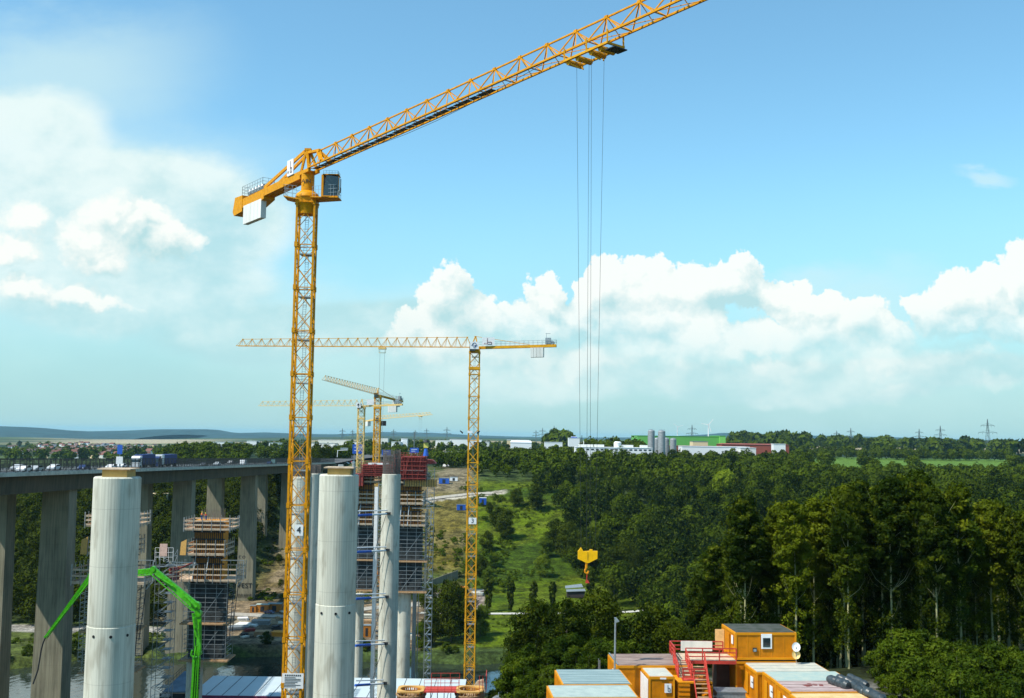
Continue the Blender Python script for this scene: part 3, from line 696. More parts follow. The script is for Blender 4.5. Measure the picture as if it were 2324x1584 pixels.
# notice board with the maker's mark
fq = frame(fr(-3.6, -1.05, 1.1), a1)
mb = MB(); mb.hexa([fq(-1.0, 0, -1.15), fq(1.0, 0, -1.15), fq(1.0, .06, -1.15), fq(-1.0, .06, -1.15)], [fq(-1.0, 0, 1.15), fq(1.0, 0, 1.15), fq(1.0, .06, 1.15), fq(-1.0, .06, 1.15)]); sg = mb.build('sign_board', M['white'], cr1)
ax = fq(1, 0, 0)-fq(0, 0, 0)
mb = MB(); ff = lambda s, z: fq(s, -.03, z)
mb.bar(ff(.1, .9), ff(.1, -.75), .1, .04); mb.bar(ff(.1, -.1), ff(.55, -.1), .1, .04); mb.bar(ff(.55, -.1), ff(.55, -.75), .1, .04); mb.bar(ff(.1, -.75), ff(.55, -.75), .1, .04)
mb.bar(ff(-.7, -.45), ff(-.7, -.8), .1, .04); mb.bar(ff(-.4, -.45), ff(-.4, -.8), .1, .04); mb.build('emblem', mat('dark_red_print', (.18, .02, .03), .5), sg)
# cabin on the right of the column
cx, cy = P(752, 425, 148.5).x, 148.5; zc0, zc1 = P(752, 447, 148.5).z, P(752, 401, 148.5).z
cab = MB(); w_ = 1.0
cab.prism([(cx-w_, cy-.9, zc0), (cx+w_*.8, cy-.9, zc0-.1), (cx+w_*1.15, cy-.9, zc0+.9), (cx+w_*1.15, cy-.9, zc1-.2), (cx-w_*.6, cy-.9, zc1)], (0, 1.8, 0)); cab.build('cabin', M['glass'], cr1)
mb = MB()
mb.box((cx-w_-.12, cy, (zc0+zc1)/2), (.3, 1.9, zc1-zc0+.1)); mb.box((cx, cy, zc1+.1), (2.2, 2.0, .12)); mb.box((cx-.1, cy, zc0-.1), (2.3, 2.0, .14))
for q in (-.9, .9): mb.bar((cx+w_*1.15, cy+q, zc0+.8), (cx+w_*1.15, cy+q, zc1-.1), .07)
mb.build('cabin_frame', M['orange_f'], cr1)
mb = MB(); mb.prism([(X+.9, Y-2.6, zt+.35), (cx+w_+.2, cy-1.4, zt+.1), (cx+w_+.3, cy+1.0, zt+.1), (X+.9, Y+1, zt+.35)], (0, 0, .12)); mb.prism([(X-3.0, Y-1.8, zt+.6), (X-1, Y-1.9, zt+.2), (X-1, Y+1.5, zt+.2), (X-3.0, Y+1.0, zt+.6)], (0, 0, .14))
mb.build('access_platform', M['yellow'], cr1)
mb = MB(); railing(mb, [(X-1.2, Y-1.9, zt+.5), (X-3.0, Y-1.8, zt+.7), (X-3.0, Y+1.0, zt+.7), (X-1.0, Y+1.5, zt+.5)], 1.6, .025, .6, 3); mb.build('railing', M['grey'], cr1); mb = MB()
railing(mb, [(X+1.1, Y-2.2, zt+.4), (cx+w_, cy-1.5, zt+.3), (cx+w_+.2, cy+.9, zt+.3)], 1.6, .025, .5, 3); mb.build('railing', M['grey'], cr1); mb = MB(); railing(mb, [(cx-w_, cy-.95, zc1+.15), (cx+w_, cy-.95, zc1+.1), (cx+w_, cy+.95, zc1+.1)], .5, .02, .4, 2); mb.build('railing', M['grey'], cr1)
# number plate, notice
def plate(rt, X_, yf, z, w, h, s, size):
    mb = MB(); mb.box((X_, yf, z), (w, .06, h)); pl = mb.build('number_plate', M['white'], rt)
    if s: text('number', s, size, (X_, yf-.06, z), (1, 0, 0), (0, 0, 1), M['black'], pl)
    return pl
plate(cr1, P(678, 1203, 149.6).x, 149.6, P(678, 1203, 149.6).z, 1.15, 1.5, '4', 1.25)
q_ = P(664, 1545, 149.6); pl = plate(cr1, q_.x, 149.6, q_.z, 2.9, 2.0, '', 1)
mb = MB()
for k in range(7): mb.bar((q_.x-1.1, 149.55, q_.z+.45-.2*k), (q_.x-1.1+random.uniform(1.2, 2.2), 149.55, q_.z+.45-.2*k), .03, .06)
for k in range(9): mb.box((q_.x-1.0+.25*k, 149.55, q_.z+.75), (.13, .04, .2))
mb.build('print_lines', M['dark'], pl)
# trolley, ropes, hook block
st = (P(1318, 122, 102.5)-A_).length
tr = MB()
for e in (-1.05, 1.05):
    for s in (st-3.0, st+.3, st+3.3):
        tr.bar(fr(s, e, .25), fr(s, e, -1.15), .16)
    tr.bar(fr(st-3.1, e, -1.05), fr(st+3.4, e, -1.05), .18, .22); tr.bar(fr(st-3.0, e, -1.05), fr(st-1.6, e*.2, -2.0), .14); tr.bar(fr(st+.4, e, -1.05), fr(st+1.4, e*.2, -2.0), .14)
for s in (st-2.6, st-1.2, st+.8, st+2.1): tr.tube(fr(s, -.9, -1.25), fr(s, .9, -1.25), .3, n=10)
tr.bar(fr(st-3, -1, -1.1), fr(st-3, 1, -1.1), .2); tr.bar(fr(st+3.3, -1, -1.1), fr(st+3.3, 1, -1.1), .2); tr.build('trolley', M['yellow2'], cr1)
mb = MB(); mb.box(fr(st+3.6, -.2, -1.7), (1.3, 1.7, .1), math.atan2(a1.y, a1.x)); mb.build('trolley_platform', M['dark'], cr1)
hk = P(1333, 1262, 103.0)
mb = MB()
ends = [(-2.1, -.4, -.62), (-.7, .4, -.12), (.1, -.4, .22), (1.5, .4, .7)]
for s, e, q in ends: mb.tube(fr(st+s, e*.5, -1.3), (hk.x+q, hk.y, hk.z+.4), .016, n=5)
mb.tube(fr(6, -.9, -.2), fr(st-4, -.9, -.2), .02, n=4); pts = [fr(8+6.5*k, -.9, -.3-1.1*sin(pi*k/7)) for k in range(8)]; mb.path(pts, .03, 4); mb.build('rope', M['dark'], cr1)
hb = thing('hook_block', tuple(hk), 'bright yellow hook block with a red tag, hanging in front of the dark wood', 'crane hook')
w_ = .92; mb = MB(); q = .16
mb.prism([(hk.x-w_, hk.y-q, hk.z+.45), (hk.x-w_, hk.y-q, hk.z-.25), (hk.x-.1, hk.y-q, hk.z-.62), (hk.x+.1, hk.y-q, hk.z-.62), (hk.x+w_, hk.y-q, hk.z-.2), (hk.x+w_, hk.y-q, hk.z+.5), (hk.x+.45, hk.y-q, hk.z+.5), (hk.x+.45, hk.y-q, hk.z+.64), (hk.x+.18, hk.y-q, hk.z+.64), (hk.x+.18, hk.y-q, hk.z+.5), (hk.x-.4, hk.y-q, hk.z+.45), (hk.x-.62, hk.y-q, hk.z+.82)], (0, 2*q, 0)); mb.build('block', M['hookyel'], hb)
mb = MB(); mb.tube((hk.x-.1, hk.y, hk.z-.6), (hk.x-.1, hk.y, hk.z-1.1), .13); mb.path([(hk.x-.1, hk.y, hk.z-1.1), (hk.x-.26, hk.y, hk.z-1.32), (hk.x-.2, hk.y, hk.z-1.55), (hk.x+.02, hk.y, hk.z-1.6), (hk.x+.1, hk.y, hk.z-1.35)], .085, 7); mb.build('hook', M['orange_f'], hb)
mb = MB(); mb.path([(hk.x-.03, hk.y, hk.z-1.6), (hk.x-.06, hk.y, hk.z-2.25)], .05); mb.prism([(hk.x-.2, hk.y-.05, hk.z-2.5), (hk.x+.2, hk.y-.05, hk.z-2.5), (hk.x+.06, hk.y-.05, hk.z-2.2), (hk.x-.14, hk.y-.05, hk.z-2.2)], (0, .1, 0)); mb.build('tag', M['red'], hb)
mb = MB(); mb.bar((hk.x+.0, hk.y-.19, hk.z+.4), (hk.x+.0, hk.y-.19, hk.z-.35), .03, .02); mb.build('seam', M['dark'], hb)

# -- the other cranes
def crane(label, px, Y, y_top, w, yj, tip, Ytip, cj, Ycj, my, base=None, sec=5.0, leg=.3, br=.13, pan=2.9, h0=2.3, h1=1.5, name='tower_crane', board=None, no=None, detail=True, weight=True, cab_=True, thin=1.0):
    top = P(px, y_top, Y); X = top.x; zb = Hs(X, Y) if base is None else base
    rt = thing(name, (X, Y, zb), label, 'tower crane', 'yellow tower cranes')
    lattice_mast(rt, X, Y, zb-1, top.z, w, sec, my, leg=leg, br=br, platforms=detail, sub=2)
    J = P(px, yj, Y); T = P(tip[0], tip[1], Ytip); a = (T-J); L = a.length; fr = frame(J, a)
    jib_truss(fr, 1.0, L, pan, 1.5, h0, h1, my, rt, ch=.17*thin, br=.09*thin)
    mb = MB(); mb.box((X, Y, (top.z+J.z)/2), (w*1.1, w*1.1, max(.6, J.z-top.z))); mb.bar(fr(-.9, 0, 0), fr(-.2, 0, h0+.3), .3); mb.bar(fr(1.1, 0, 0), fr(-.2, 0, h0+.3), .3); mb.build('slewing_unit', my, rt); mb = MB(); mb.box((X, Y, top.z-4.6), (w*1.18, w*1.18, .8)); mb.build('mast_collar', my, rt)
    Cj = P(cj[0], cj[1], Ycj); b_ = Cj-J; Lc = b_.length; fc = frame(J, b_)
    mb = MB()
    for e in (-.6, .6): mb.bar(fc(.5, e, -.2), fc(Lc, e, -.2), .25, .75)
    mb.bar(fc(.5, 0, -.1), fc(Lc, 0, -.1), 1.1, .08); mb.build('counter_jib', my, rt)
    mb = MB(); mb.bar(fc(-.2, 0, h0+.3), fc(Lc*.68, 0, .3), .12)
    mb.build('tie_bar', my, rt)
    if weight:
        mb = MB(); az = math.atan2(b_.y, b_.x)
        for k in range(4): mb.box(fc(Lc*.80+k*.95-2.2, 0, -2.0), (.88, 1.9, 2.7), az)
        mb.build('counterweight', M['cwt'], rt)
    if detail:
        mb = MB(); railing(mb, [fc(1, -.8, .2), fc(Lc, -.8, .2), fc(Lc, .8, .2), fc(1, .8, .2)], 1.25, .035, 1.3, 2); mb.build('railing', M['grey'], rt)
        mb = MB(); az = math.atan2(b_.y, b_.x); mb.box(fc(Lc-2.3, 0, 1.2), (1.5, 1.2, 1.8), az); mb.tube(fc(Lc-1.0, -.7, .7), fc(Lc-1.0, .7, .7), .5); mb.bar(fc(Lc-2.8, 0, 2), fc(Lc-2.8, 0, 3.4), .1); mb.bar(fc(Lc-3.0, 0, 3.4), fc(Lc-1.6, 0, 3.3), .12); mb.build('winch', M['grey'], rt)
    if cab_:
        mb = MB(); mb.box((X-.6, Y-w*.5-.7, J.z-.2), (1.6, 1.5, 2.1)); mb.build('cabin', M['glass'], rt)
    return rt, fr, fc, L, Lc, J, X
rt, fr2, fc2, L2, Lc2, J2, X2 = crane('yellow tower crane with number 3 on its mast and a level jib', 1077, 310, 800, 2.75, 788, (538, 785), 323, (1262, 783), 306, M['yellow2'], pan=2.95, h0=2.9, h1=2.0, sec=6.3, leg=.34, br=.14)
yf = J2.y-2.9
mb = MB(); mb.box((J2.x, yf, J2.z+.3), (2.5, .08, 2.1)); bd = mb.build('sign_board', M['white'], rt)
mb = MB(); c = Vector((J2.x, yf-.07, J2.z+.3)); V_ = lambda x, z: c+Vector((x, 0, z))
for e in (-1, 1):
    mb.path([V_(e*.05, .75), V_(e*.35, .62), V_(e*.62, .25), V_(e*.78, -.1)], .075, 5); mb.path([V_(e*.78, -.1), V_(e*.5, .0)], .06, 5)
mb.path([V_(-.2, .2), V_(-.15, -.75)], .075, 5); mb.path([V_(.2, .25), V_(.15, -.75)], .075, 5); mb.path([V_(.2, -.05), V_(.5, -.0), V_(.5, -.35), V_(.2, -.35)], .06, 5); mb.build('emblem', mat('navy_print', (.01, .03, .16), .5), bd)
q_ = fc2(4.2, -1, 1.5); mb = MB(); mb.box((q_.x, q_.y-.2, q_.z), (3.6, .06, 2.3)); bd = mb.build('sign_board', M['white'], rt)
mb = MB(); c = Vector((q_.x-.3, q_.y-.28, q_.z)); V_ = lambda x, z: c+Vector((x, 0, z)); mb.path([V_(0, .9), V_(0, -.8), V_(1.2, -.8), V_(1.2, -.2), V_(0, -.2)], .06, 4); mb.path([V_(-.8, -.5), V_(-.8, -.85)], .06, 4); mb.path([V_(-.4, -.5), V_(-.4, -.85)], .06, 4); mb.build('emblem', M['red2'], bd)
q_ = P(1072, 1182, 308.4); plate(rt, q_.x, 308.4, q_.z, 2.2, 1.8, '3', 1.7)
def trolley_ropes(rt, fr, s, drop, hook=True):
    mb = MB(); mb.box(fr(s, 0, -.5), (2.2, 1.8, .5)); mb.bar(fr(s-1, 0, -.6), fr(s-1, 0, -1.8), .1); mb.bar(fr(s+1, 0, -.6), fr(s+1, 0, -1.8), .1); mb.bar(fr(s-1, 0, -1.8), fr(s+1, 0, -1.8), .15); mb.build('trolley', M['yellow3'], rt)
    b_ = fr(s, 0, 0); mb = MB()
    for e in (-.7, .7): mb.tube(b_+Vector((e, 0, -1)), b_+Vector((e*.6, 0, -drop)), .035, n=4)
    mb.build('rope', M['grey'], rt); return b_+Vector((0, 0, -drop))
b_ = trolley_ropes(rt, fr2, 27.6, 46); 
mb = MB(); q_ = P(1066, 980, 308.4); mb.box((q_.x, 308.4, q_.z), (1.4, .5, .7)); mb.build('floodlight', M['white'], rt)
mb = MB()
for e in (-1, 1): mb.prism([(q_.x+e*1.9, 308, q_.z-.2), (q_.x+e*2.7, 308, q_.z+.4), (q_.x+e*2.9, 308.3, q_.z+.2), (q_.x+e*2.1, 308.3, q_.z-.6)], (0, .5, 0))
mb.build('floodlight', M['dark'], rt)
r3, fr3, fc3, L3, Lc3, J3, X3 = crane('pale yellow tower crane whose level jib passes behind the mast of crane number 4', 820, 470, 926, 2.75, 921, (588, 921), 486, (913, 917), 466, M['yellow3'], sec=5.5, br=.15, leg=.36, h0=2.6, h1=1.9)
mb = MB(); mb.box((J3.x-.9, J3.y-3, J3.z+.2), (2.0, .08, 2.2)); bd = mb.build('sign_board', M['white'], r3); mb = MB(); c = Vector((J3.x-.9, J3.y-3.08, J3.z+.2)); mb.path([c+Vector((-.5, 0, 0)), c+Vector((0, 0, .7)), c+Vector((.5, 0, 0))], .1, 4); mb.path([c+Vector((0, 0, .6)), c+Vector((0, 0, -.7))], .1, 4); mb.build('emblem', M['black'], bd)
mb = MB(); q_ = fc3(4.5, -1, 1.4); mb.box((q_.x, q_.y, q_.z), (3.2, .06, 2.4)); mb.build('sign_board', M['white'], r3)
r4, fr4, fc4, L4, Lc4, J4, X4 = crane('yellow tower crane with a steeply slanting lattice jib, standing behind the red formwork', 857, 500, 903, 2.75, 896, (734, 862), 432, (912, 910), 520, M['yellow2'], base=Hs(-62, 500), sec=5.0, br=.16, leg=.4, h0=3.0, h1=1.9, pan=3.2, thin=.7)
mb = MB(); zb4 = ORG[r4.name][0].z
for e in (-1, 1):
    for f in (-1, 1): mb.bar((X4+e*1.4, 500+f*1.4, zb4+11), (X4+e*3.9, 500+f*3.9, zb4), .45)
    mb.bar((X4-3.9, 500+e*3.9, zb4+.4), (X4+3.9, 500+e*3.9, zb4+.4), .5); mb.bar((X4+e*3.9, 496.1, zb4+.4), (X4+e*3.9, 503.9, zb4+.4), .5)
mb.build('base_frame', M['orange'], r4)
r5, fr5, fc5, L5, Lc5, J5, X5 = crane('smallest yellow crane, thin jib rising towards the skyline behind the close pair of masts', 859, 620, 958, 2.4, 951, (979, 941), 585, (828, 955), 640, M['yellow3'], sec=4.5, br=.14, leg=.34, detail=False, h0=1.9, h1=1.3)
mb = MB(); mb.box((J5.x+3.2, J5.y-2, J5.z-2.4), (2.6, 2, 2.8)); mb.build('cabin', M['black'], r5)
trolley_ropes(r5, fr5, L5*.8, 12)

# ---------------------------------------------------------------- concrete pump boom
cp = thing('concrete_pump_boom', tuple(P(441, 1600, 150)), 'bright green folding concrete pump boom arching in front of the viaduct', 'concrete pump')
zg = Hs(-43, 150)
def boom_seg(a, b_, Ya, Yb, w0, w1, name='boom_section'):
    A = P(a[0], a[1], Ya); B = P(b_[0], b_[1], Yb); mb = MB(); d = (B-A).normalized(); x = Vector((0, 1, 0)); y = d.cross(x).normalized()
    va = [A+x*s*.3+y*t_*w0/2 for s, t_ in ((-1,-1),(1,-1),(1,1),(-1,1))]; vb = [B+x*s*.25+y*t_*w1/2 for s, t_ in ((-1,-1),(1,-1),(1,1),(-1,1))]
    mb.hexa(va, vb); mb.tube(A-x*.42, A+x*.42, w0*.62, n=14); mb.tube(B-x*.42, B+x*.42, w1*.6, n=14)
    mb.build(name, M['green'], cp); mb = MB(); o_ = y*(w0*.5+.14)
    mb.tube(A+o_-x*.4, B+o_-x*.4, .075, n=7); mb.build('delivery_pipe', M['green'], cp)
    return A, B
A = P(441, 1584, 150); base = Vector((A.x, 150, zg))
mb = MB(); mb.bar(base, P(446, 1490, 150), 1.0, .85); mb.bar(base+Vector((-.5, -.6, 0)), P(440, 1500, 149.4), .35, .3); mb.tube(base+Vector((.5, -.7, 0)), P(451, 1490, 149.3), .1); mb.tube(base+Vector((-.1, -.7, 0)), P(447, 1490, 149.3), .07); mb.build('boom_section', M['green'], cp)
mb = MB(); q_ = P(449, 1540, 149.3)
for k in range(8): mb.box((q_.x, 149.35, q_.z+1.4-.38*k), (.45, .05, .24))
mb.build('lettering', M['dark'], cp)
boom_seg((451, 1482), (450, 1392), 150, 150.5, .62, .8)
mb = MB(); mb.path([P(436, 1475, 149.2), P(434, 1487, 149.2), P(441, 1492, 149.2), P(446, 1465, 149.2)], .14, 8); mb.build('pipe_elbow', M['green'], cp); mb = MB(); mb.tube(P(438, 1392, 149.5), P(447, 1445, 149.5), .2); mb.tube(P(441, 1400, 149.4), P(444, 1425, 149.4), .3); mb.build('hydraulic_ram', M['green'], cp)
boom_seg((445, 1376), (348, 1291), 151, 152, 1.05, .62)
mb = MB(); mb.tube(P(352, 1304, 151.2), P(392, 1330, 151), .13); mb.build('hydraulic_ram', M['green'], cp); mb = MB(); mb.tube(P(420, 1352, 150.2), P(446, 1378, 150), .22); mb.build('hydraulic_ram', M['green'], cp)
boom_seg((346, 1295), (205, 1306), 153, 156, .7, .38)
boom_seg((208, 1303), (104, 1444), 157, 160, .5, .22)
mb = MB(); mb.tube(P(210, 1312, 156.4), P(104, 1446, 159.4), .09); mb.build('delivery_pipe', M['green'], cp)
mb = MB(); mb.path([P(104, 1444, 160), P(98, 1458, 160), P(94, 1472, 160), P(86, 1520, 160), P(75, 1552, 160)], .11, 8); mb.build('end_hose', M['dark'], cp)

# ---------------------------------------------------------------- big low hall with panel roof on the near bank
hl = thing('site_hall', (-35, 292, Hs(-35, 292)), 'long low hall with a pale blue panelled flat roof behind the round columns', 'hall')
z0 = -66.8; xl, xr = -80.5, -11.2; yf, yb = 280.5, 302
panels = 17; pw = (xr-xl)/panels
mb = MB(); mb.hexa([(xl, yf, z0-.5), (xr, yf, z0-.5), (xr, yb, z0-.5), (xl, yb, z0-.5)], [(xl, yf, z0), (xr, yf, z0), (xr, yb, z0+.1), (xl, yb, z0+.1)]); rf = mb.build('roof', mat('pale_roof_sheet', (.50, .58, .60), .45, var=.06, vscale=.15), hl)
mb = MB()
for k in range(1, panels): x = xl+pw*k; mb.bar((x, yf, z0+.03), (x-.0, yb, z0+.13), .13, .05)
mb.build('seam', M['dark'], rf)
mb = MB(); mb.box(((xl+xr)/2, yf-.12, z0-.35), (xr-xl, .2, .6)); mb.build('fascia', mat('magenta_fascia', (.25, .05, .12), .5), hl)
mb = MB(); g_ = Hs(-40, 281)-1
mb.box(((xl+xr)/2, yb-.4, (z0+g_)/2-.3), (xr-xl, .3, z0-g_-.6)); mb.build('rear_wall', M['dark'], hl)
mb = MB()
for k in range(0, panels+1, 1): mb.box((xl+.2+pw*k*(1-.4/(xr-xl)), yf+.5, (z0-.5+g_)/2), (.3, .3, z0-g_-.5))
mb.build('post', M['dark'], hl)
for k in range(1, 17, 2):
    mb = MB(); mb.box((xl+pw*(k+.5), 287+(k % 3), g_+2.2), (2.6, 2.6, 2.6)); mb.bar((xl+pw*k, 283, g_+1.2), (xl+pw*(k+1), 283, g_+3.8), .12); mb.bar((xl+pw*k, 283, g_+3.4), (xl+pw*(k+1), 283, g_+3.4), .1)
    tag(mb.build('machine_crate', M['grey'], None, origin=(xl+pw*(k+.5), 287, g_+.9)), 'grey machinery under the edge of the pale panelled roof', 'crate', 'machinery under the long hall roof')
gb_ = thing('lean_to_roof', tuple(P(420, 1550, 290)), 'steep dark blue lean-to roof at the left end of the long hall', 'roof')
mb = MB(); a, b_, c, d = P(368, 1572, 284), P(437, 1572, 284), P(448, 1527, 300), P(418, 1525, 300); mb.hexa([a, b_, c, d], [v+Vector((0, 0, .3)) for v in (a, b_, c, d)]); mb.build('roof_sheet', mat('blue_sheet', (.13, .20, .27), .5, var=.4, vscale=.4), gb_)
mb = MB(); railing(mb, [a+Vector((0, 0, .3)), d+Vector((0, 0, .3)), c+Vector((0, 0, .3))], 1.6, .05, 2.0, 2); mb.build('railing', M['dark'], gb_)
mb = MB(); mb.box((a.x+3.5, 283.5, a.z-2.5), (8, .3, 5)); mb.build('wall', M['dark'], gb_)
# round timber formworks of two new columns
def ring_form(px, label):
    c = P(px, 1562, 200); g_ = Hs(c.x, 200)-1; rt = thing('round_formwork', (c.x, 200, g_), label, 'formwork', 'round timber formworks')
    zt = c.z; X_ = c.x
    vs = []; n = 40; mb = MB(); sq = 2.45
    for k in range(n):
        a = 2*pi*k/n; ca, sa = cos(a), sin(a); m_ = min(sq/max(abs(ca), 1e-3), sq/max(abs(sa), 1e-3), 3.05)
        vs.append((X_+1.95*ca, 200+1.95*sa, zt)); vs.append((X_+m_*ca, 200+m_*sa, zt)); vs.append((X_+m_*ca, 200+m_*sa, zt-.3)); vs.append((X_+1.95*ca, 200+1.95*sa, zt-.3))
    fs = [(4*k+j, 4*k+(j+1) % 4, 4*((k+1) % n)+(j+1) % 4, 4*((k+1) % n)+j) for k in range(n) for j in range(4)]
    mb.add(vs, fs); mb.build('top_ring', M['plyy'], rt)
    mb = MB()
    for k in range(36): a = 2*pi*k/36; mb.box((X_+2.05*cos(a), 200+2.05*sin(a), zt-2.2), (.3, .12, 4.0), a)
    mb.build('formwork_board', M['ply'], rt)
    mb = MB()
    for k in range(22):
        a = 2*pi*k/22; mb.box((X_+2.5*cos(a), 200+2.5*sin(a), zt-1.9), (.16, .2, 3.2), a)
    for zz in (1.0, 2.6, 3.6): mb.lathe((X_, 200, zt-zz), [(2.75, -.12), (2.8, .12)], 24)
    mb.build('stud', M['wood'], rt)
    mb = MB(); mb.box((X_, 200, zt-4.2), (7.2, 6.4, .25))
    for z in (.5, 1.0): 
        for (p, q) in (((-3.6, -3.2), (3.6, -3.2)), ((-3.6, 3.2), (3.6, 3.2)), ((-3.6, -3.2), (-3.6, 3.2)), ((3.6, -3.2), (3.6, 3.2))):
            mb.bar((X_+p[0], 200+p[1], zt-4.2+z), (X_+q[0], 200+q[1], zt-4.2+z), .06, .16)
    mb.build('platform', M['board'], rt)
    mb = MB(); mb.lathe((X_, 200, 0), [(2.0, g_), (2.0, zt-4.3)], 32); mb.build('shaft', M['conc'], rt, smooth=True)
ring_form(933, 'round timber formwork with dark open top beside the foot of the slim rebar column'); ring_form(1066, 'round timber formwork with dark open top at the foot of the number 3 crane')
wk = thing('red_walkway', tuple(P(1000, 1560, 201)), 'red steel railings and walkway linking the two round formworks', 'walkway')
a, b_ = P(962, 1572, 198), P(1040, 1572, 198); mb = MB(); mb.hexa([a, b_, b_+Vector((0, 4, 0)), a+Vector((0, 4, 0))], [v+Vector((0, 0, .2)) for v in (a, b_, b_+Vector((0, 4, 0)), a+Vector((0, 4, 0)))]); mb.build('deck', M['red'], wk)
mb = MB(); railing(mb, [a, b_], 2.3, .045, 1.2, 4); railing(mb, [a+Vector((1, 4, 0)), b_+Vector((0, 4, 0))], 2.6, .045, 1.6, 3); mb.build('railing', M['red'], wk)
mb = MB()
for k in range(6): mb.bar((a.x+k*1.2, a.y, a.z), (a.x+k*1.2, a.y, a.z-6), .14)
mb.bar((a.x, a.y, a.z-5), (b_.x, b_.y, b_.z-.5), .1); mb.build('support_post', M['dark'], wk)
wk2 = thing('red_railing', tuple(P(1098, 1570, 201)), 'red steel guard rail with a white sheet right of the crane foot', 'railing')
a, b_ = P(1087, 1575, 198), P(1102, 1575, 200); mb = MB(); railing(mb, [a, b_, b_+Vector((0, 5, 0))], 3.2, .06, .8, 3); mb.build('rail', M['red'], wk2)
mb = MB(); mb.prism([P(1068, 1565, 203), P(1083, 1545, 203), P(1097, 1541, 203), P(1101, 1570, 203)], (0, .3, 0)); mb.build('sheet', M['board'], wk2)
tk = thing('tank_cover', tuple(P(1147, 1584, 165)), 'light grey rounded tarpaulin cover at the bottom edge beside the trees', 'cover')
mb = MB(); c = P(1147, 1584, 165); 
pr = [(c.x+2.2*cos(pi*k/12), 163, c.z-.2+.95*sin(pi*k/12)) for k in range(13)]; mb.prism(pr, (0, 3, 0)); mb.build('tarpaulin', M['grey'], tk); mb = MB(); mb.bar((c.x, 162.8, c.z-1), (c.x, 162.8, c.z+2), .2); mb.build('post', M['wood'], tk)
tk['label'] += ''
# ---------------------------------------------------------------- scaffolded pier heads
M['core'] = mat('dark_unlit_netting', (.05, .06, .062), .8, var=.6, vscale=.7)  # net tone darkened to carry the unlit scaffold interior as well
def rails_box(mb, X, Y, z, hx, hy, n=3, h=1.1, top=None):   # tan edge boards around a platform
    for k in range(n):
        zz = z+.25+k*h
        for (p, q) in (((-hx, -hy), (hx, -hy)), ((hx, -hy), (hx, hy)), ((hx, hy), (-hx, hy)), ((-hx, hy), (-hx, -hy))):
            mb.bar((X+p[0], Y+p[1], zz), (X+q[0], Y+q[1], zz+random.uniform(-.06, .06)), .08, .34)
def posts(mb, X, Y, z, hx, hy, h, gap=1.9, w=.11):
    for s in (-1, 1):
        for k in range(int(2*hx/gap)+1): x = X-hx+.1+k*(2*hx-.2)/int(2*hx/gap); mb.bar((x, Y+s*(hy+.06), z), (x+random.uniform(-.1, .1), Y+s*(hy+.06), z+h), w)
        for k in range(int(2*hy/gap)+1): y = Y-hy+.1+k*(2*hy-.2)/int(2*hy/gap); mb.bar((X+s*(hx+.06), y, z), (X+s*(hx+.06), y, z+h), w)
def deck_part(rt, name, X, Y, z, hx, hy, rails=3, h=1.15, mt='board'):
    mb = MB(); mb.box((X, Y, z), (2*hx, 2*hy, .28))
    rails_box(mb, X, Y, z, hx, hy, rails, h); k0 = len(mb.mi); posts(mb, X, Y, z-.5, hx, hy, rails*h+.7); mb.mi[k0:] = [1]*(len(mb.mi)-k0); mb.build(name, [M[mt], M['grey']], rt)
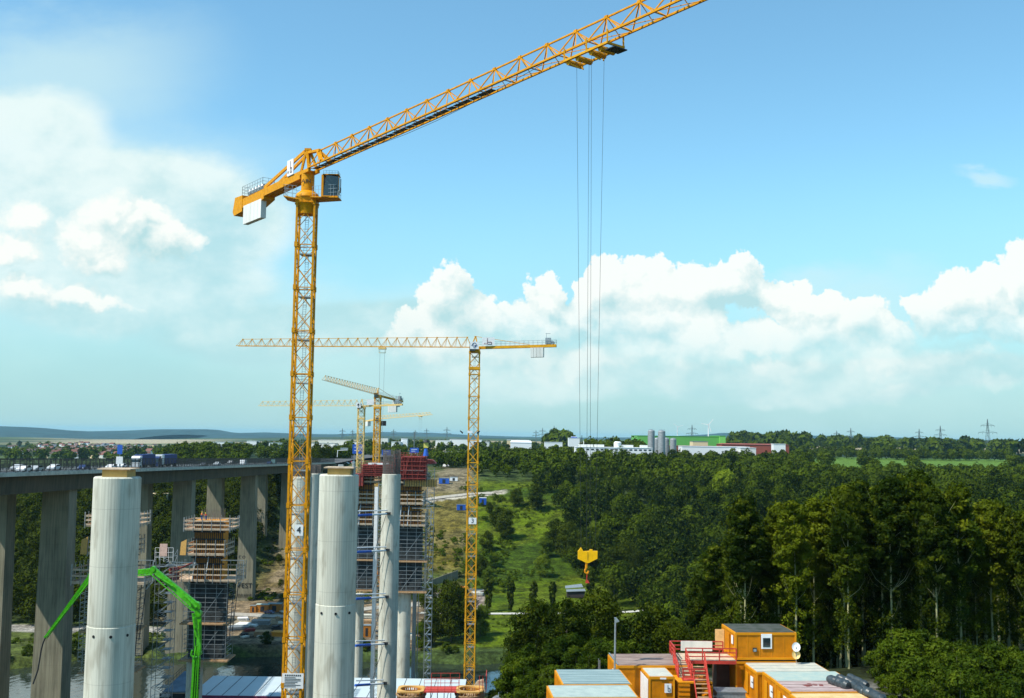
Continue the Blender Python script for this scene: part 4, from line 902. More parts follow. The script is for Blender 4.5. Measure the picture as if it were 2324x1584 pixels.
def tower(label, X, Y, z, hw=7.6, full=True, up=True, label2=None, hl=None):
    g_ = z-19.5; rt = thing('scaffolded_pier_head', (X, Y, g_), label, 'formwork tower', 'scaffolded pier heads')
    # dark enclosed core with light tubes in front
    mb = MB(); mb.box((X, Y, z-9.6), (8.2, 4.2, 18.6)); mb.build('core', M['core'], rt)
    mb = MB(); hx, hy = 5.2, 3.4
    for k in range(17):
        zz = z-.8-1.1*k
        if abs(zz-(z-10.2)) < .6: continue
        ex = hx*(1 if k < 9 else .94)
        for s in (-1, 1): mb.bar((X-ex, Y+s*hy, zz), (X+ex, Y+s*hy, zz), .11); mb.bar((X+s*ex, Y-hy, zz), (X+s*ex, Y+hy, zz), .07)
    for k in range(5):
        for s in (-1, 1): mb.bar((X-hx+k*hx/2, Y+s*hy, z-19), (X-hx+k*hx/2, Y+s*hy, z), .10)
    for s in (-1, 1): mb.bar((X-.5, Y+s*hy, z-8.5), (X+hx*.8, Y+s*hy, z-2), .12); mb.bar((X-hx*.3, Y+s*hy, z-18.5), (X+hx*.6, Y+s*hy, z-12), .12)
    mb.build('scaffold_tube', M['grey'], rt)
    for dz in (-10.3, -19.0):
        mb = MB(); mb.box((X, Y, z+dz), (11.8, 8, .3)); rails_box(mb, X, Y, z+dz-.2, 5.7, 3.9, 1); mb.build('scaffold_floor', M['wood'], rt)
    mb = MB()   # dark props at the right side
    for q in (0, 1.6, 3.0): mb.bar((X+5.4+q*.8, Y-3, z-.3), (X+5.1+q*.5, Y-3, z-19+q*2.3), .16)
    for q in range(4): mb.bar((X+5.4, Y-3, z-2-q*2), (X+7.4, Y-3, z-.6-q*2), .1)
    mb.build('side_prop', M['dark'], rt)
    if not up: return rt
    deck_part(rt, 'working_platform', X, Y, z, hw, 4.6, 3, 1.3)
    mb = MB(); mb.bar((X+hw+.1, Y-4, z-1.2), (X+hw+1.5, Y-4, z+.5), .2); mb.bar((X+hw+1.5, Y-4, z+.5), (X+hw+1.5, Y-4, z+5), .2); mb.bar((X+hw+1.5, Y-4, z+5), (X+hw-4, Y-4, z+5), .16); mb.bar((X+hw, Y-4, z+2.5), (X+hw+1.5, Y-4, z+3), .15)
    mb.build('side_bracket', M['grey'], rt)
    for q0, q1 in ((-hw*.4, -hw*.35), (.1, .4)): mb = MB(); mb.bar((X+q0, Y-4.8, z), (X+q1, Y-3, z+6.6), .2); mb.build('push_prop', M['grey'], rt)
    mb = MB(); w = 3.55
    mb.box((X, Y, z+7.2), (2*w, 4.6, 14.2)); mb.build('form_panel', M['ply'], rt)
    mb = MB()
    for k in range(15):
        x = X-w+.2+k*(2*w-.4)/14
        for s in (-1, 1): mb.box((x, Y+s*2.42, z+7.2), (.17, .26, 14.2))
    for zz in (1.2, 3.9, 5.4, 9.8, 11.6, 13.6):
        for s in (-1, 1): mb.bar((X-w-.5, Y+s*2.65, z+zz), (X+w+.5, Y+s*2.65, z+zz), .16, .3)
    mb.build('steel_waler', M['dark'], rt)
    deck_part(rt, 'working_platform', X-.1, Y-.1, z+6.2, 4.7, 4.2, 3, 1.15)
    mb = MB(); mb.hexa([(X-6.3, Y-4.4, z+6.1), (X-4.8, Y-4.6, z+6.1), (X-4.8, Y-4.5, z+6.1), (X-6.3, Y-4.3, z+6.1)], [(X-6.1, Y-4.4, z+9.2), (X-4.7, Y-4.6, z+9.9), (X-4.7, Y-4.5, z+9.9), (X-6.1, Y-4.3, z+9.2)]); mb.build('side_panel', M['plyy'], rt)
    deck_part(rt, 'working_platform', X, Y, z+12.2, 5.6, 4.4, 3, .92)
    mb = MB()
    for k in range(26):
        x = X-2.8+5.6*k/25; mb.bar((x, Y-.4 if k % 2 else Y+1.8, z+13), (x+random.uniform(-.15, .15), Y-.4 if k % 2 else Y+1.8, z+random.uniform(15.6, 17.2)), .09)
    mb.bar((X-2.8, Y-.4, z+14.6), (X+2.8, Y-.4, z+14.6), .05); mb.bar((X-2.8, Y+1.8, z+14), (X+2.8, Y+1.8, z+14), .05); mb.bar((X, Y-1.9, z+14), (X, Y+1.8, z+14), .05)
    mb.build('rebar', M['rebar'], rt)
    return rt
zt1 = P(467, 1313, 268).z
X1_ = P(477, 1296, 268).x
T1 = tower('timber and steel formwork tower with two workers on its top platform', X1_, 268, zt1)
zt2 = P(262, 1318, 239).z
T2 = tower('timber formwork tower mostly hidden behind the round column nearest the viaduct', P(263, 1300, 239).x, 239, zt2, hw=7.9)
zt4 = P(925, 1190, 318).z
T4 = tower('scaffolded pier head under the red formwork, directly behind the slim rebar column', P(927, 1180, 318).x, 318, zt4, hw=5.3)
T5 = tower('scaffolded pier head under the red formwork, glimpsed behind the column next to crane number 4', P(818, 1180, 320).x, 320, zt4, hw=4.2)
# red crosshead formwork on top of the two pier heads
rx = thing('red_formwork', tuple(P(900, 1085, 318)), 'red steel crosshead formwork spanning the tops of two scaffolded piers', 'formwork')
zA, zB = P(900, 1082, 316).z, P(900, 1042, 316).z
xa, xb = P(823, 1060, 316).x, P(979, 1060, 316).x
for (a, b_, z0_, z1_, y0, y1, nm) in ((xa, xa+9, zA+.2, zB-1.6, 313, 322, 'form_panel'), (xa+9, xb-8, zA, zB+.3, 315, 324, 'form_panel'), (xb-8.6, xb-1.5, zA-.6, zB+.9, 312.5, 321, 'form_panel')):
    mb = MB(); mb.hexa([(a, y0, z0_), (b_, y0, z0_), (b_, y1, z0_), (a, y1, z0_)], [(a+.3, y0+.2, z1_), (b_-.1, y0+.2, z1_), (b_-.1, y1, z1_), (a+.3, y1, z1_)]); mb.build(nm, M['red2'], rx)
    mb = MB(); n_ = int((b_-a)/.75)
    for k in range(n_+1): mb.bar((a+k*(b_-a)/n_, y0-.15, z0_-.3), (a+k*(b_-a)/n_, y0-.15, z1_+random.uniform(.1, .9)), .17)
    for k in range(6): zz = z0_+.3+k*(z1_-z0_-.5)/5; mb.bar((a-.3, y0-.45, zz), (b_+.3, y0-.45, zz+random.uniform(-.1, .1)), .5, .16)
    for k in range(7): xx = a+(b_-a)*random.random(); mb.bar((xx, y0-.6, z0_), (xx+random.uniform(-1.5, 1.5), y0-.6, z1_+.4), .12)
    for k in range(9): xx = a+(b_-a)*k/8; mb.bar((xx, y0-.3, z1_), (xx, y0-.3, z1_+1.2), .08)
    mb.bar((a, y0-.3, z1_+1.1), (b_, y0-.3, z1_+1.1), .08); mb.bar((a, y0-.3, z1_+.6), (b_, y0-.3, z1_+.6), .08)
    mb.build('stiffener', M['red3'], rx)
mb = MB()
mb.box((xb-5.3, 312.4, zA+2.0), (6.6, .5, .16)); mb.build('sheet', M['white'], rx); mb = MB(); mb.box((xa+5, 312.6, zA+3.8), (6.0, .2, .5)); mb.build('sheet', M['white'], rx)
mb = MB(); mb.prism([(xb-2.0, 313, zB+.2), (xb+.6, 313, zB-.1), (xb+1.4, 313, zB-1.0), (xb-1.5, 313, zB-1.2)], (0, 5, 0)); mb.build('bracket', M['red3'], rx)
mb = MB(); mb.box(((xa+xb)/2+7, 314.2, zA-1.6), (9.4, 1.4, 2.0)); mb.build('edge_formwork', M['plyy'], rx)
mb = MB()
for k in range(14): mb.bar(((xa+xb)/2+2.5+.7*k, 313.4, zA-2.8), ((xa+xb)/2+2.5+.7*k, 313.4, zA-.4), .12)
railing(mb, [(xa, 312.5, zA-.2), (xb, 312.5, zA-.4)], 1.5, .05, 1.6, 2); mb.build('railing', M['rail'], rx)
mb = MB(); mb.box((xa-2, 315, zA-.9), (5, 5, 3.4)); 
for k in range(6): mb.bar((xa-4.4+k, 312.3, zA-2.8), (xa-4.4+k, 312.3, zA+2.2), .12)
mb.build('side_panel', M['red2'], rx)
# post with a yellow box and blue cloth, and dark lamp posts
ps = thing('marker_post', tuple(P(966, 1036, 312)), 'post with a small yellow box and blue cloth above the red formwork', 'post')
c = P(966, 1033, 312); mb = MB(); mb.tube(c, c+Vector((0, 0, 4.2)), .12); mb.build('post', M['dark'], ps); mb = MB(); mb.box(c+Vector((0, 0, 2.9)), (1.3, .7, 1.5)); mb.build('box', mat('yellow_box', (.75, .65, .15), .5), ps); mb = MB(); mb.lathe(c, [(.8, -.2), (.45, 1.9)], 10); mb.build('cloth', M['blue'], ps)
mb = MB(); mb.lathe(c, [(.9, 3.7), (.5, 4.4)], 10); mb.build('cap', M['dark'], ps)
# stair and hoist towers of tube scaffold
def stair_tower(label, X, Y, zb, zt, w, d, lift=2.1, mt='grey', ladder=True, jump=1):
    rt = thing('scaffold_stair_tower', (X, Y, zb), label, 'stair tower', 'scaffold stair towers')
    mb = MB(); cs = [(X-w/2, Y-d/2), (X+w/2, Y-d/2), (X+w/2, Y+d/2), (X-w/2, Y+d/2)]
    for c in cs: mb.bar((*c, zb), (*c, zt), .11)
    z = zb; k = 0
    while z < zt:
        for i in range(4): mb.bar((*cs[i], z), (*cs[(i+1) % 4], z), .07)
        a, b_ = (cs[0], cs[1]) if k % 2 else (cs[1], cs[0])
        mb.bar((*a, z), (*b_, min(z+lift, zt)), .06); mb.bar((*cs[1], z), (*cs[2], min(z+lift, zt)), .05)
        z += lift; k += 1
    mb.build('frame_tube', M[mt], rt)
    if ladder:
        mb = MB(); z = zb; k = 0
        while z < zt-lift:
            x0_, x1_ = (X-w*.3, X+w*.35) if k % 2 else (X+w*.35, X-w*.3)
            for q in range(7): f = q/7; mb.box((x0_+(x1_-x0_)*f, Y, z+lift*f), (.3, d*.5, .06))
            mb.box((X+w*.2, Y, z), (w*.45, d*.8, .08)); z += lift; k += 1
        mb.build('stair_tread', M['grey'], rt)
    return rt
p = P(366, 1584, 252); s1 = stair_tower('silver scaffold stair tower between the left column and the viaduct pier, pink board on top', p.x, 252, Hs(p.x, 252), P(366, 1248, 252).z, 4.0, 3.0)
q_ = P(371, 1248, 250); mb = MB(); mb.box((q_.x, 250, q_.z), (1.7, .1, 2.8)); mb.build('board', mat('pink_board', (.72, .50, .42), .7), s1)
mb = MB(); a = P(352, 1278, 250); mb.prism([a, P(385, 1278, 250), P(388, 1241, 250), P(352, 1262, 250)], (0, .15, 0)) if False else railing(mb, [P(351, 1275, 250), P(392, 1275, 250)], 3.2, .05, 1.0, 3); mb.build('railing', M['white'], s1)
gw = thing('gangway', tuple(P(400, 1284, 255)), 'narrow silver gangway leading from the stair tower to the formwork tower', 'gangway')
mb = MB(); mb.bar(P(352, 1287, 252), P(445, 1280, 262), 1.2, .15); mb.build('deck', M['grey'], gw); mb = MB(); mb.bar(P(385, 1275, 252), P(445, 1277, 262), .1); mb.bar(P(385, 1281, 252), P(445, 1283, 262), .1); mb.build('rail', M['white'], gw)
gw = thing('gangway', tuple(P(400, 1305, 255)), 'rusty red bridge frame between stair tower and formwork tower', 'gangway')
mb = MB()
for dy in (0, 12, 22): mb.bar(P(385, 1292+dy, 253), P(405, 1290+dy, 256), .5, .7)
mb.bar(P(385, 1300, 253), P(437, 1277, 256), .3); mb.bar(P(320, 1306, 246), P(345, 1298, 250), .4); mb.build('frame', M['red2'], gw)
p = P(855, 1500, 243); stair_tower('narrow silver ladder tower directly left of the slim rebar column', p.x, 243, Hs(p.x, 243), P(858, 1098, 243).z, 1.05, 1.0, 1.0, ladder=False)
p = P(845, 1500, 244); mb = MB(); mb.box((p.x, 244, (P(848, 1105, 244).z+Hs(p.x, 244))/2), (.75, .6, P(848, 1105, 244).z-Hs(p.x, 244))); solo(mb, 'hoist_mast', M['white'], 'thin white hoist mast beside the narrow ladder tower', 'hoist mast')
p = P(971, 1430, 345); s3 = stair_tower('slender grey scaffold stair tower right of the red formwork, foot among the trees', p.x, 345, Hs(p.x, 376)-3, P(974, 1062, 345).z, 2.2, 2.2, 2.0, mt='grey')
mb = MB(); q_ = P(970, 1052, 345); mb.box((q_.x, 345, q_.z), (5.5, 3, .4)); railing(mb, [(q_.x-2.5, 343.5, q_.z+.2), (q_.x+2.5, 343.5, q_.z+.2)], 1.4, .07, 1, 2); mb.build('top_platform', M['dark'], s3)
mb = MB()
for y in (1142, 1168, 1208, 1236, 1262, 1294, 1332, 1390): mb = MB(); mb.bar(P(948, y, 340), P(962, y+1, 344), .14); mb.build('tie_rail', M['white'], s3)
pass
p = P(942, 1300, 333); mb = MB(); mb.box((p.x, 333, -52), (1.1, 1.1, 47)); mb.box((p.x+1.1, 333, -52), (.25, .25, 47)); solo(mb, 'scaffold_mast', M['grey'], 'grey vertical mast on the right side of the scaffolded pier', 'mast')
p = P(208, 1400, 248); stair_tower('tube scaffold peeking out behind the round column nearest the viaduct', P(203, 1400, 248).x, 248, zt2-19, zt2-1, 3.4, 2.6, 1.0, ladder=False)

# ---------------------------------------------------------------- workers
def person(label, foot, h, rz, arm, lean=0.0, vest=None):
    rt = thing('person', foot, label, 'person', 'workers on the formwork tower', rz)
    k = h/1.78
    J = {'pel': (0, 0, .98), 'che': (0, .03+lean, 1.30), 'nek': (0, .04+lean*1.4, 1.50), 'hed': (0, .07+lean*1.7, 1.66),
         'rsh': (.19, .02+lean, 1.42), 'rel': (.26, .16+lean, 1.16 if arm else 1.14), 'rwr': (.20, .40+lean, 1.20 if arm else 1.05), 'rha': (.19, .48+lean, 1.21 if arm else 1.02),
         'lsh': (-.19, .02+lean, 1.42), 'lel': (-.27, .10+lean, 1.15), 'lwr': (-.22, .34+lean, 1.08), 'lha': (-.21, .42+lean, 1.07),
         'rhi': (.10, 0, .93), 'rkn': (.12, .06, .50), 'ran': (.12, 0, .09), 'rto': (.13, .16, .04), 'lhi': (-.10, 0, .93), 'lkn': (-.13, .02, .50), 'lan': (-.14, -.06, .09), 'lto': (-.15, .10, .04)}
    rad = {'pel': .15, 'che': .17, 'nek': .065, 'hed': .105, 'rsh': .075, 'rel': .05, 'rwr': .036, 'rha': .045, 'lsh': .075, 'lel': .05, 'lwr': .036, 'lha': .045, 'rhi': .10, 'rkn': .068, 'ran': .05, 'rto': .045, 'lhi': .10, 'lkn': .068, 'lan': .05, 'lto': .045}
    E = [('pel','che'),('che','nek'),('nek','hed'),('che','rsh'),('rsh','rel'),('rel','rwr'),('rwr','rha'),('che','lsh'),('lsh','lel'),('lel','lwr'),('lwr','lha'),('pel','rhi'),('rhi','rkn'),('rkn','ran'),('ran','rto'),('pel','lhi'),('lhi','lkn'),('lkn','lan'),('lan','lto')]
    def skin(nm, keys, edges, grow, mt, ends=None):
        ks = list(keys); me = bpy.data.meshes.new(nm); me.from_pydata([tuple(Vector(J[q])*k) for q in ks], [(ks.index(a), ks.index(b)) for a, b in edges], [])
        o = bpy.data.objects.new(nm, me); COL.objects.link(o); md = o.modifiers.new('s', 'SKIN')
        for i, q in enumerate(ks): me.skin_vertices[0].data[i].radius = ((rad[q]+grow)*k,)*2
        me.skin_vertices[0].data[0].use_root = True
        sb = o.modifiers.new('d', 'SUBSURF'); sb.levels = 1; sb.render_levels = 1
        me.materials.append(mt); o.parent = rt; ORG[o.name] = ORG[rt.name]
        return o
    skin('body', J.keys(), E, 0, M['skin'])
    skin('vest', ['pel', 'che', 'rsh', 'rel', 'lsh', 'lel'], [('pel','che'),('che','rsh'),('rsh','rel'),('che','lsh'),('lsh','lel')], .028, vest or M['hivis'])
    skin('trousers', ['pel', 'rhi', 'rkn', 'ran', 'lhi', 'lkn', 'lan'], [('pel','rhi'),('rhi','rkn'),('rkn','ran'),('pel','lhi'),('lhi','lkn'),('lkn','lan')], .022, M['jeans'])
    hx = Vector(J['hed'])*k; mb = MB(); Mw = Matrix.Rotation(rz, 3, 'Z')
    c = Vector(foot)+Mw @ (hx+Vector((0, 0, .03)))
    mb.lathe(c, [(.17, .0), (.135, .02), (.13, .07), (.09, .14), (.03, .165)], 12); mb.build('helmet', M['helmet'], rt, smooth=True)
    return rt
M['skin'] = mat('skin', (.48, .28, .19), .6, var=.1); M['hivis'] = mat('orange_vest', (.85, .20, .04), .7, var=.1); M['hivis2'] = mat('red_orange_vest', (.72, .09, .03), .7, var=.1)
M['jeans'] = mat('blue_trousers', (.04, .09, .26), .8, var=.2); M['helmet'] = mat('yellow_helmet', (.80, .60, .03), .35, var=.05)
zp = zt1+12.2+.16
person('worker in orange vest and yellow helmet standing at the left on the top platform', (P(457, 1165, 266).x, 266.2, zt1+14.3), 2.0, R(-60), True)
person('worker in red-orange vest and yellow helmet bending beside the upright rebars', (P(467, 1165, 266).x, 266.4, zt1+14.3), 1.75, R(60), False, .12, M['hivis2'])

# ---------------------------------------------------------------- orange site containers
YAW = math.atan2(-.075, 1)   # side walls run slightly left with distance
def cbox(mb, X, Y, z0, z1, w, d, rot=-.075, grow=0):
    # front-left corner at (X, Y); front runs along x, depth runs back and a little left
    f = lambda a, b_: (X+a+rot*b_, Y+b_-rot*a)
    g = grow; pts = [f(-g, -g), f(w+g, -g), f(w+g, d+g), f(-g, d+g)]
    mb.hexa([(*p, z0) for p in pts], [(*p, z1) for p in pts]); return f
def container(label, X, Y, z0, z1, w, d, roofmat, rot=-.075, panels=5, vents=True, roof_planks=0, units=1):
    rt = thing('site_container', (X, Y, z0), label, 'site container', 'orange site containers')
    mb = MB(); f = cbox(mb, X, Y, z0+.1, z1-.12, w, d, rot, -.05)
    mb.build('wall', M['orange'], rt)
    mb = MB()
    for u in range(units):
        d0, d1 = d*u/units, d*(u+1)/units
        F = lambda a, b_: Vector((*f(a, b_), 0))
        for a, b_ in ((0.07, d0+.07), (w-.07, d0+.07), (0.07, d1-.07), (w-.07, d1-.07)): p = F(a, b_); mb.bar(p+Vector((0, 0, z0)), p+Vector((0, 0, z1)), .17)
        for zz in (z0+.1, z1-.1):
            for (a, b_, c_, e) in ((0.07, d0+.07, w-.07, d0+.07), (0.07, d1-.07, w-.07, d1-.07), (0.07, d0+.07, 0.07, d1-.07), (w-.07, d0+.07, w-.07, d1-.07)):
                mb.bar(F(a, b_)+Vector((0, 0, zz)), F(c_, e)+Vector((0, 0, zz)), .17, .22)
    for k in range(1, panels):
        a = w*k/panels; p = Vector((*f(a, .035), 0)); mb.bar(p+Vector((0, 0, z0+.2)), p+Vector((0, 0, z1-.2)), .035)
    mb.build('corner_frame', M['orange_f'], rt)
    mb = MB(); cbox(mb, X, Y, z1-.03, z1+.06, w, d, rot, -.13); 
    if roof_planks:
        for k in range(roof_planks+1):
            b_ = .2+(d-.4)*k/roof_planks; p, q = Vector((*f(.15, b_), z1+.07)), Vector((*f(w-.15, b_), z1+.07)); mb.bar(p, q, .07, .06)
    mb.build('roof', roofmat, rt)
    return rt, f
def rmat(name, c1, c2, st=(1, 1, 1), vs=1.2): return mat(name, c1, .75, col2=c2, vscale=vs, stretch=st)
MR = dict(dark=rmat('mossy_dark_roof', (.075, .08, .07), (.035, .045, .03)), pale=rmat('pale_weathered_roof', (.50, .49, .41), (.40, .41, .36)), teal=rmat('greenish_grey_roof', (.30, .40, .37), (.38, .44, .38)),
          rust=rmat('pinkish_rusty_roof', (.44, .36, .34), (.30, .20, .19), (.5, 2, 1)), tan=rmat('sandy_orange_roof', (.66, .48, .24), (.55, .38, .16)), plank=rmat('brown_planked_roof', (.36, .28, .24), (.20, .14, .12), (.25, 3, 1), 1.5),
          blue=rmat('bluish_metal_roof', (.27, .36, .36), (.19, .27, .28), (.3, 1.5, 1)), blue2=rmat('pale_green_metal_roof', (.37, .44, .40), (.29, .36, .34)), pink=rmat('dusty_pink_roof', (.46, .37, .38), (.36, .27, .27)))
def opening(rt, f, a, b_, z, w, h, side='front', frame='white', pane='glass', nm='window'):
    if side == 'front': p = Vector((*f(a, -.02), z)); r = (Vector((*f(a+1, 0), 0))-Vector((*f(a, 0), 0))).normalized(); n = Vector((*f(a, -1), 0))-Vector((*f(a, 0), 0))
    else: p = Vector((*f(-.02, b_), z)); r = (Vector((*f(0, b_-1), 0))-Vector((*f(0, b_), 0))).normalized(); n = Vector((*f(-1, b_), 0))-Vector((*f(0, b_), 0))
    n.normalize(); up = Vector((0, 0, 1))
    def pl(w, h, t, dz=0): 
        mb = MB(); q = p+up*dz; mb.hexa([q-r*w/2-up*h/2, q+r*w/2-up*h/2, q+r*w/2-up*h/2+n*t, q-r*w/2-up*h/2+n*t], [q-r*w/2+up*h/2, q+r*w/2+up*h/2, q+r*w/2+up*h/2+n*t, q-r*w/2+up*h/2+n*t]); return mb
    fr_ = pl(w, h, .05).build(nm, M[frame], rt)
    if pane: pl(w*.68, h*.62, .075, -.08*h).build('pane', M[pane], fr_)
    return fr_
def at_front(px, py, Y): v = P(px, py, Y); return v.x, v.z
ZG = -24.6
# two-storey office: upper box on lower box
x_, zt_ = at_front(1668, 1436, 106); _, zb_ = at_front(1668, 1497, 106)
co1, f1 = container('upper orange office container with white framed window and mossy dark roof', x_, 106, zb_, zt_, 6.0, 4.85, MR['dark'], panels=5)
opening(co1, f1, 3.05, 0, P(1735, 1456, 106).z, 1.05, 1.4)
opening(co1, f1, 1.9, 0, P(1710, 1475, 106).z, .4, .4, frame='dark', pane='grey', nm='air_vent')
opening(co1, f1, 0, .9, zb_+1.75, .5, .8, 'left', 'white', None, 'notice'); opening(co1, f1, 0, 2.4, zb_+1.1, 1.0, 2.1, 'left', 'orange', None, 'door')
mb = MB(); p_ = Vector((*f1(0, 3.9), zb_+.1)); mb.box(p_+Vector((-.45, .1, 1.05)), (.9, .07, 2.05)); mb.build('open_door', mat('cream_orange_door', (.85, .55, .22), .5), co1)
co2, f2_ = container('lower orange container carrying the office container, partly behind the right-hand roofs', x_+.05, 106.05, ZG, zb_-.17, 6.0, 4.85, MR['dark'], panels=4)
for (px, py, col_, lab_) in ((1806, 1468, 'white', 'white satellite dish at the right edge of the upper office container'), (1806, 1485, 'yellow3', 'yellowish satellite dish just below the white one')):
    c = P(px, py, 105.6); rt = thing('satellite_dish', tuple(c), lab_, 'satellite dish', 'satellite dishes'); mb = MB()
    d_ = Vector((-.1, -1, .25)).normalized(); prof = [(0, .0), (.2, .02), (.36, .07), (.44, .12)]
    rr = d_.cross(Vector((0, 0, 1))).normalized(); uu = rr.cross(d_); vs = [c-d_*.1]; n_ = 18
    for r_, t_ in prof[1:]: vs += [c-d_*.1+d_*t_+rr*r_*cos(2*pi*k/n_)*.9+uu*r_*sin(2*pi*k/n_) for k in range(n_)]
    fs = [(0, 1+k, 1+(k+1) % n_) for k in range(n_)]+[(1+j*n_+k, 1+j*n_+(k+1) % n_, 1+(j+1)*n_+(k+1) % n_, 1+(j+1)*n_+k) for j in range(2) for k in range(n_)]
    mb.add(vs, fs); mb.build('reflector', M[col_], rt, smooth=True); mb = MB(); mb.tube(c, c+Vector((.05, .15, -.9)), .03); mb.tube(c-uu*.4, c+d_*.4, .015); mb.build('arm', M['grey'], rt)
# right-hand row (roofs stepping towards the camera)
rows = [(1716, 1526, 102.0, 7.05, 4.0, 'pale', 'orange container with pale weathered roof, farthest of the right-hand row', 5),
        (1761, 1547, 97.8, 6.95, 4.0, 'teal', 'orange container with greenish grey roof, second of the right-hand row', 5),
        (1793, 1571, 93.6, 6.35, 4.0, 'rust', 'orange container with pinkish rust-stained roof, third of the right-hand row', 5),
        (1830, 1603, 89.2, 6.2, 4.2, 'tan', 'orange container with sandy orange roof at the bottom edge', 5)]
for (px, py, Y_, w_, d_, rm, lb, u) in rows:
    v = P(px, py, Y_); rt, f = container(lb, v.x, Y_, ZG, v.z, w_, d_, MR[rm], panels=5, roof_planks=(3 if rm in ('tan', 'rust', 'pale') else 0), units=1)
    opening(rt, f, 0, 1.3, v.z-1.15, .75, 1.0, 'left', 'white', None, 'notice'); opening(rt, f, 0, 2.9, v.z-1.5, .9, 1.9, 'left', 'orange_f', None, 'door')
    mb = MB(); g0 = v.z-1.0; mb.prism([(*f(-.05, .9), g0-.15), (*f(-.05, 1.25), g0-.15), (*f(-.05, 1.25), g0-.08), (*f(-.05, .9), g0-.08)], (-.05, 0, 0)); mb.build('print', M['dark'], rt)
    if rm == 'rust':
        mb = MB(); 
        for q in range(5): p_ = f(2.1+q*.33+random.uniform(-.1, .1), 2.3+random.uniform(-.5, .4)); mb.box((p_[0], p_[1], v.z+.066), (.35, .7, .01), random.uniform(-.5, .5))
        mb.build('rust_stain', mat('rust_stain', (.22, .06, .05), .9, var=.5, vscale=4), rt)
        text('lettering', 'ENI', 1.0, (*f(.02, 3.4), v.z-.55), Vector((*f(0, 0), 0))-Vector((*f(0, 1), 0)), (0, 0, 1), M['orange_f'], rt) if False else None
# middle container with planked roof
v = P(1400, 1511, 103.6); cm, fm = container('long orange container with brown planked roof behind the lamp post', v.x, 103.6, ZG, v.z, 7.0, 5.3, MR['plank'], roof_planks=9, panels=4)
opening(cm, fm, 0, 1.8, v.z-1.5, .8, 1.6, 'left', 'white', None, 'notice')
mb = MB(); mb.bar((*fm(.1, 5.1), v.z+.15), (*fm(.1, .2), v.z+.1), .12); mb.bar((*fm(-1.0, 4.8), v.z-.3), (*fm(-1.0, 4.8), v.z-2.6), .07); mb.bar((*fm(-1.0, 4.0), v.z-.3), (*fm(-1.0, 4.0), v.z-2.6), .07); mb.build('gutter_pipe', M['grey'], cm)
v = P(1472, 1536, 100.2); cs_, fs_ = container('small orange cabin with pale roof and a white side wall', v.x, 100.2, ZG, v.z, 2.38, 3.7, MR['pale'], panels=1)
opening(cs_, fs_, 1.75, 0, v.z-1.0, .62, .8, 'front', 'white', None, 'notice')
mb = MB(); mb.box(Vector((*fs_(1.3, -.06), v.z-.13)), (.55, .03, .14)); mb.build('name_plate', M['white'], cs_)
mb = MB(); p_ = [(*fs_(-.045, .12), ZG+.3), (*fs_(-.045, 3.5), ZG+.3), (*fs_(-.045, 3.5), v.z-.25), (*fs_(-.045, .12), v.z-.25)]; mb.prism(p_, (-.03, 0, 0)); mb.build('side_sheet', M['white'], cs_)
# emblem lines on the notice
mb = MB(); p_ = Vector((*fs_(1.75, -.085), v.z-1.0)); mb.bar(p_+Vector((-.02, 0, .3)), p_+Vector((-.02, 0, -.25)), .03); mb.bar(p_+Vector((-.02, 0, -.25)), p_+Vector((.17, 0, -.25)), .03); mb.bar(p_+Vector((.17, 0, -.25)), p_+Vector((.17, 0, .02)), .03); mb.bar(p_+Vector((.17, 0, .02)), p_+Vector((-.02, 0, .02)), .03); mb.build('print', M['black'], cs_)
v = P(1276, 1554, 95.9); c7_, f7 = container('orange container with bluish metal roof at lower left of the yard', v.x, 95.9, ZG, v.z, 6.1, 5.9, MR['blue'], roof_planks=8, panels=4)
v = P(1253, 1584, 91.2); c8_, f8 = container('orange container with pale green metal roof at the bottom edge', v.x, 91.2, ZG, v.z, 7.2, 4.4, MR['blue2'], panels=4)
v = P(1296, 1610, 87.6); c9_, f9 = container('orange container with dusty pink roof cut by the bottom edge', v.x, 87.6, ZG, v.z, 6.2, 3.4, MR['pink'], panels=4)
# tool container with open doors under the landing
v = P(1536, 1548, 100.6); ct = thing('tool_container', (v.x, 100.6, ZG), 'open orange tool container below the stair landing, dark inside', 'site container', 'orange site containers')
W_ = 4.35; mb = MB(); x0_, x1_ = v.x, v.x+3.25
mb.hexa([(x0_, 100.6, v.z-.1), (x1_, 100.6, v.z-.1), (x1_-.2, 103.4, v.z-.1), (x0_-.2, 103.4, v.z-.1)], [(x0_, 100.6, v.z+.05), (x1_, 100.6, v.z+.05), (x1_-.2, 103.4, v.z+.05), (x0_-.2, 103.4, v.z+.05)]); mb.build('roof', M['orange_f'], ct)
mb = MB(); mb.box((x0_+.04, 102, (v.z+ZG)/2), (.08, 2.7, v.z-ZG)); mb.box((x1_-.04, 102, (v.z+ZG)/2), (.08, 2.7, v.z-ZG)); mb.box(((x0_+x1_)/2, 103.3, (v.z+ZG)/2), (x1_-x0_-.2, .08, v.z-ZG-.2)); mb.build('wall', M['orange'], ct)
for (a, b_, yy) in ((x0_+.1, x0_+1.15, 100.45), (x1_-1.0, x1_-.1, 100.0)):
    mb = MB(); mb.hexa([(a, 100.5, ZG+.1), (b_, yy, ZG+.1), (b_, yy+.07, ZG+.1), (a, 100.57, ZG+.1)], [(a, 100.5, v.z-.15), (b_, yy, v.z-.15), (b_, yy+.07, v.z-.15), (a, 100.57, v.z-.15)])
    for q in range(5): zz = ZG+.45+q*.42; mb.bar((a, 100.45, zz), (b_, yy-.05, zz), .05, .14)
    mb.build('door', M['orange'], ct)
